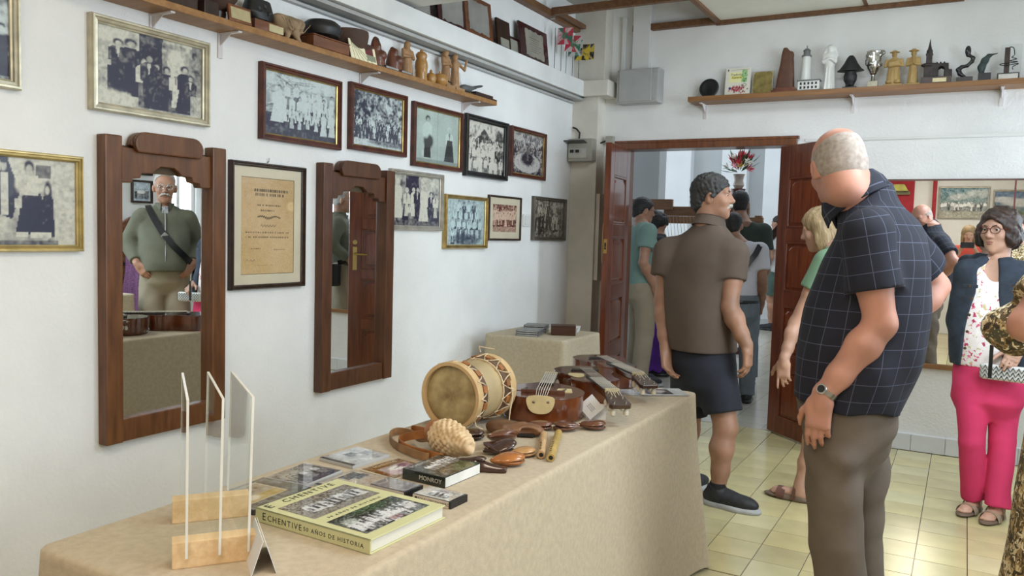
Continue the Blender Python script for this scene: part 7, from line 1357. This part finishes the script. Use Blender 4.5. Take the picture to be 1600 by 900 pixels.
b = MB(); [b.tube([(-.5 + .035 * k, .01, 1.61), (-.5 + .035 * k, .3, 1.0)], .002, 4) for k in range(32)]; o = b.build('warp_threads', rope, t); o['kind'] = 'stuff'
t = thing('draped_stand', 'purple cloth hanging over a stand just inside the left door leaf', 'cloth stand', (-.36, 7.35, 0)); h = SDF(.01); h.loft([(.03, 0, 0, .13, .11), (.5, 0, 0, .12, .10), (.88, 0, 0, .11, .07), (.93, 0, 0, .11, .05)], .02); h.fold = lambda X, Y, Z: .012 * np.sin(np.arctan2(Y, X) * 11) * np.clip(1.0 - Z, .1, 1); h.build('purple_cloth', pur, t)
t = thing('flower_stand', 'dark red column stand topped by a vase in the hall', 'stand', (.335, 9.6, 0)); MB().lathe([(.14, 0), (.14, .04), (.05, .08), (.045, 1.0), (.06, 1.3), (.05, 1.6), (.075, 1.90), (.085, 1.93)], seg=20).build('column', mat('dark_red_wood', (.10, .018, .012), .3), t, smooth=True, angle=50)
t = thing('flower_vase', 'vase of red lilies, white blooms and green leaves on the dark column', 'flowers', (.335, 9.6, 1.93)); MB().lathe([(.04, 0), (.065, .04), (.05, .10), (.06, .15), (.07, .17)], seg=18).build('vase', mat('pale_vase', (.55, .46, .40), .3), t, smooth=True)
rr = random.Random(5); gl = [mat('flower_leaf', (.03, .10, .03), .6), mat('red_petal', (.60, .03, .06), .6), mat('white_petal', (.75, .72, .60), .6), mat('pink_petal', (.70, .22, .25), .6), mat('yellow_petal', (.72, .52, .08), .6)]
for k in range(46):
    a = rr.uniform(0, 6.28); e = rr.uniform(.1, 1.45); L = rr.uniform(.12, .24); d = v3(math.cos(a) * math.cos(e), math.sin(a) * math.cos(e), math.sin(e)); ti = 0 if k < 20 else (1 if e > 1.0 else rr.choice((1, 2, 2, 3, 4))); c = v3(0, 0, .18) + d * L; Q = Vector(d).to_track_quat('Z', 'Y').to_matrix()
    if ti == 0: MB().add([Q @ Vector(v) + Vector(c) for v in ((0, 0, -.1), (.03, 0, 0), (0, .006, .09), (-.03, 0, 0), (0, -.006, 0))], [(0, 1, 4), (1, 2, 4), (2, 3, 4), (3, 0, 4), (0, 3, 2, 1)]).build('leaf', gl[0], t)
    else:
        b = MB()
        for q in range(5): g_ = q * 1.2566; b.add([Q @ Vector(v) + Vector(c) for v in ((0, 0, -.02), (.028 * math.cos(g_ - .4), .028 * math.sin(g_ - .4), .015), (.05 * math.cos(g_), .05 * math.sin(g_), .03 if ti != 1 else .07), (.028 * math.cos(g_ + .4), .028 * math.sin(g_ + .4), .015))], [(0, 1, 2, 3), (3, 2, 1, 0)])
        o = b.build('flower', gl[ti], t)
t = thing('stair_rail', 'dark wooden rail sloping up beside the hall columns', 'rail', (.66, 9.9, 0)); b = MB(); MB().box((.06, 0, 1.43), (.085, .07, .85), rot('Y', 40)).build('rail', dkw, t, bevel=.004); MB().box((.30, 0, .8), (.09, .08, 1.6)).build('newel_post', dkw, t, bevel=.004); MB().box((-.19, 0, .6), (.07, .07, 1.2)).build('newel_post', dkw, t, bevel=.004)
# wide wall mirror on the far wall
t = thing('wall_mirror', 'wide frameless wall mirror with a pine bottom rail, right of the door', 'mirror', (3.2, YF, .55)); MB().bb((-1.0, -.024, 0), (1.0, -.002, .032)).build('bottom_rail', pine2, t, bevel=.003)
for x0, x1 in ((-.985, -.262), (-.256, .47), (.476, .985)): MB().bb((x0, -.012, .034), (x1, -.006, 1.205)).build('mirror_glass', mirrorm, t)
MB().bb((-1.0, -.016, 1.203), (1.0, -.002, 1.214)).build('top_rail', mat('thin_brown_rail', (.12, .06, .045), .5), t)
for x in (-.259, .473): MB().bb((x - .005, -.015, .03), (x + .005, -.004, 1.205)).build('joint_strip', mat('red_brown_strip', (.17, .04, .035), .5), t)
# back wall (seen in the wide mirror): local x runs to -x, use rotation pi
red = mat('red_cloth', (.42, .03, .045), .85, var=.08)
t = thing('red_banner', 'red hanging banner on the rear wall, seen in the wide mirror', 'banner', (1.78, YB, 1.55), math.pi); MB().bb((-.18, -.02, 0), (.18, -.006, .92)).build('cloth', red, t, bevel=.003); MB().bb((-.19, -.03, .91), (.19, -.004, .94)).build('rod', dkw, t)
t = thing('wall_lamp', 'yellow-green trapezoid wall lamp over the red banner, seen in the wide mirror', 'lamp', (1.75, YB + .02, 2.14), math.pi); MB().box((0, -.06, .06), (.26, .10, .10), taper=.55).build('shade', mat('yellow_green_shade', (.55, .52, .12), .5), t, bevel=.004); MB().box((0, -.02, -.02), (.3, .04, .05)).build('bracket', mat('olive_bracket', (.2, .19, .1), .5), t)
t = thing('red_pole', 'tall thin red pole against the rear wall, seen in the wide mirror', 'pole', (2.24, YB + .11, 0), 0); MB().tube([(0, 0, 0), (0, 0, 2.6)], .028, 12).build('pole', red, t); MB().lathe([(.09, 0), (.09, .02)], seg=20).build('foot', dkw, t)
def p_land(P): P.grad((.30, .33, .28), (.16, .30, .36)); P.ell(.2, .8, .25, .15, (.55, .6, .6)).ell(.6, .7, .2, .12, (.5, .55, .56)); P.noise(10, .08); P.row(14, .02, .98, .2, .32, (1, 3, 0)).rect(0, 0, 1, .2, (.42, .41, .34)).noise(30, .1)
def p_land2(P): P.grad((.16, .2, .14), (.16, .24, .38)); P.ell(.4, .62, .4, .14, (.62, .64, .64)).ell(.8, .72, .3, .1, (.6, .62, .64)).poly([(.4, .3), (.55, .52), (.7, .3)], (.16, .18, .10)).rect(0, 0, 1, .3, (.16, .2, .11)).noise(16, .06)
for lab, x0, x1, z0, z1, fn in (('wide colour photograph of a group under a cloudy sky on the rear wall', 2.29, 2.96, 1.74, 2.22, p_land), ('second colour landscape photograph on the rear wall, farther right in the mirror', 3.0, 3.60, 1.70, 2.17, p_land2)):
    P = Paint(x1 - x0 - .05, z1 - z0 - .05, 90); fn(P); picture(lab, x1 - x0, z1 - z0, 'silver', P, ((x0 + x1) / 2, YB, (z0 + z1) / 2), math.pi, group='pictures on the rear wall')
def p_old(P): P.grad((.5, .6, .66), (.55, .64, .7)); P.rect(.1, .1, .9, .4, (.25, .3, .36)).row(6, .1, .9, .15, .5, (1, 3)).noise(14, .1)
for lab, y0, y1, z0, z1 in (('small pale blue picture on the window wall, upper of two', 5.03, 5.25, 1.80, 2.05), ('small pale blue picture on the window wall, lower of two', 5.02, 5.25, 1.53, 1.75)):
    P = Paint(y1 - y0 - .04, z1 - z0 - .04, 40); p_old(P); picture(lab, y1 - y0, z1 - z0, 'dark', P, (W4, (y0 + y1) / 2, (z0 + z1) / 2), -RL, group='small pictures on the window wall')
t = thing('carved_bench', 'brown high-backed bench with a wavy carved top by the window wall', 'bench', (4.20, 4.62, 0), -RL); pts = [(-.4, 0), (.4, 0)] + [(.4 - .8 * k / 20, 1.36 + .045 * math.cos(k * .62)) for k in range(21)]; MB().prism(pts, .04, Matrix.Translation((0, .08, 0))).build('backrest', brw, t, bevel=.004); MB().bb((-.4, -.14, .40), (.4, .08, .45)).build('seat', brw, t, bevel=.004)
for k in range(4): MB().bb((-.34, .065, .8 + .13 * k), (.34, .08, .83 + .13 * k)).build('slat', dkw, t)
for x in (-.36, .36): MB().bb((x - .03, -.13, 0), (x + .03, -.07, .4)).build('leg', brw, t)
t = thing('shawl_stand', 'mauve woven shawl hanging from a stand beside the bench', 'shawl', (3.88, 4.74, 0)); h = SDF(.008); h.loft([(.2, .02, 0, .16, .05), (.6, .0, 0, .15, .05), (1.0, -.01, 0, .12, .06), (1.14, -.01, 0, .08, .06), (1.18, -.01, 0, .05, .05)], .02); h.fold = lambda X, Y, Z: .010 * np.sin(X * 60 + Z * 6) + .006 * np.sin(Z * 14 + X * 9); h.build('shawl', mat('mauve_weave', (.20, .085, .20), .9, var=.25, scale=60, stretch=(1, 1, 3)), t); MB().tube([(0, 0, 0), (0, 0, 1.1)], .018, 10).build('pole', dkw, t); MB().lathe([(.16, 0), (.16, .02), (.03, .04)], seg=20).build('foot', dkw, t)
draped('tablecloth', 'beige cloth on a small table by the bench, seen in the carved mirror', 3.42, 3.70, 4.16, 4.40, .74, .02, .02, (.3, .012), .03, 4, mtl=cloth2)
t = thing('side_table', 'small table hidden by the beige cloth beside the bench', 'table', (3.56, 4.28, 0)); MB().box((0, 0, .71), (.24, .20, .03)).build('table_top', tm, t)
for sx in (-1, 1):
    for sy in (-1, 1): MB().tube([(sx * .1, sy * .08, 0), (sx * .1, sy * .08, .7)], .014).build('leg', tm, t)
for x, y, l, w_, lab in ((2.3, .6, 1.3, .36, 'long white ceiling lamp above the view point'), (2.45, -.85, 1.3, .36, 'long white ceiling lamp towards the rear wall'), (1.9, 4.2, 1.0, .36, 'added unseen fill lamp beyond the cross beam, towards the pillar'), (3.25, 2.95, 1.4, .36, 'added unseen fill lamp hanging on rods before the cross beam')):  # the last two housings are made up to go with the added fills
    t = thing('ceiling_lamp', lab, 'lamp', (x, y, 2.83 if y != 2.95 else 2.52), 0, 'ceiling lamps'); [MB().tube([(q * .5, 0, .05), (q * .5, 0, .37)], .006).build('rod', steel, t) for q in ((-1, 1) if y == 2.95 else ())]; MB().box((0, 0, .03), (l, w_, .05)).build('housing', whitem, t, bevel=.006)
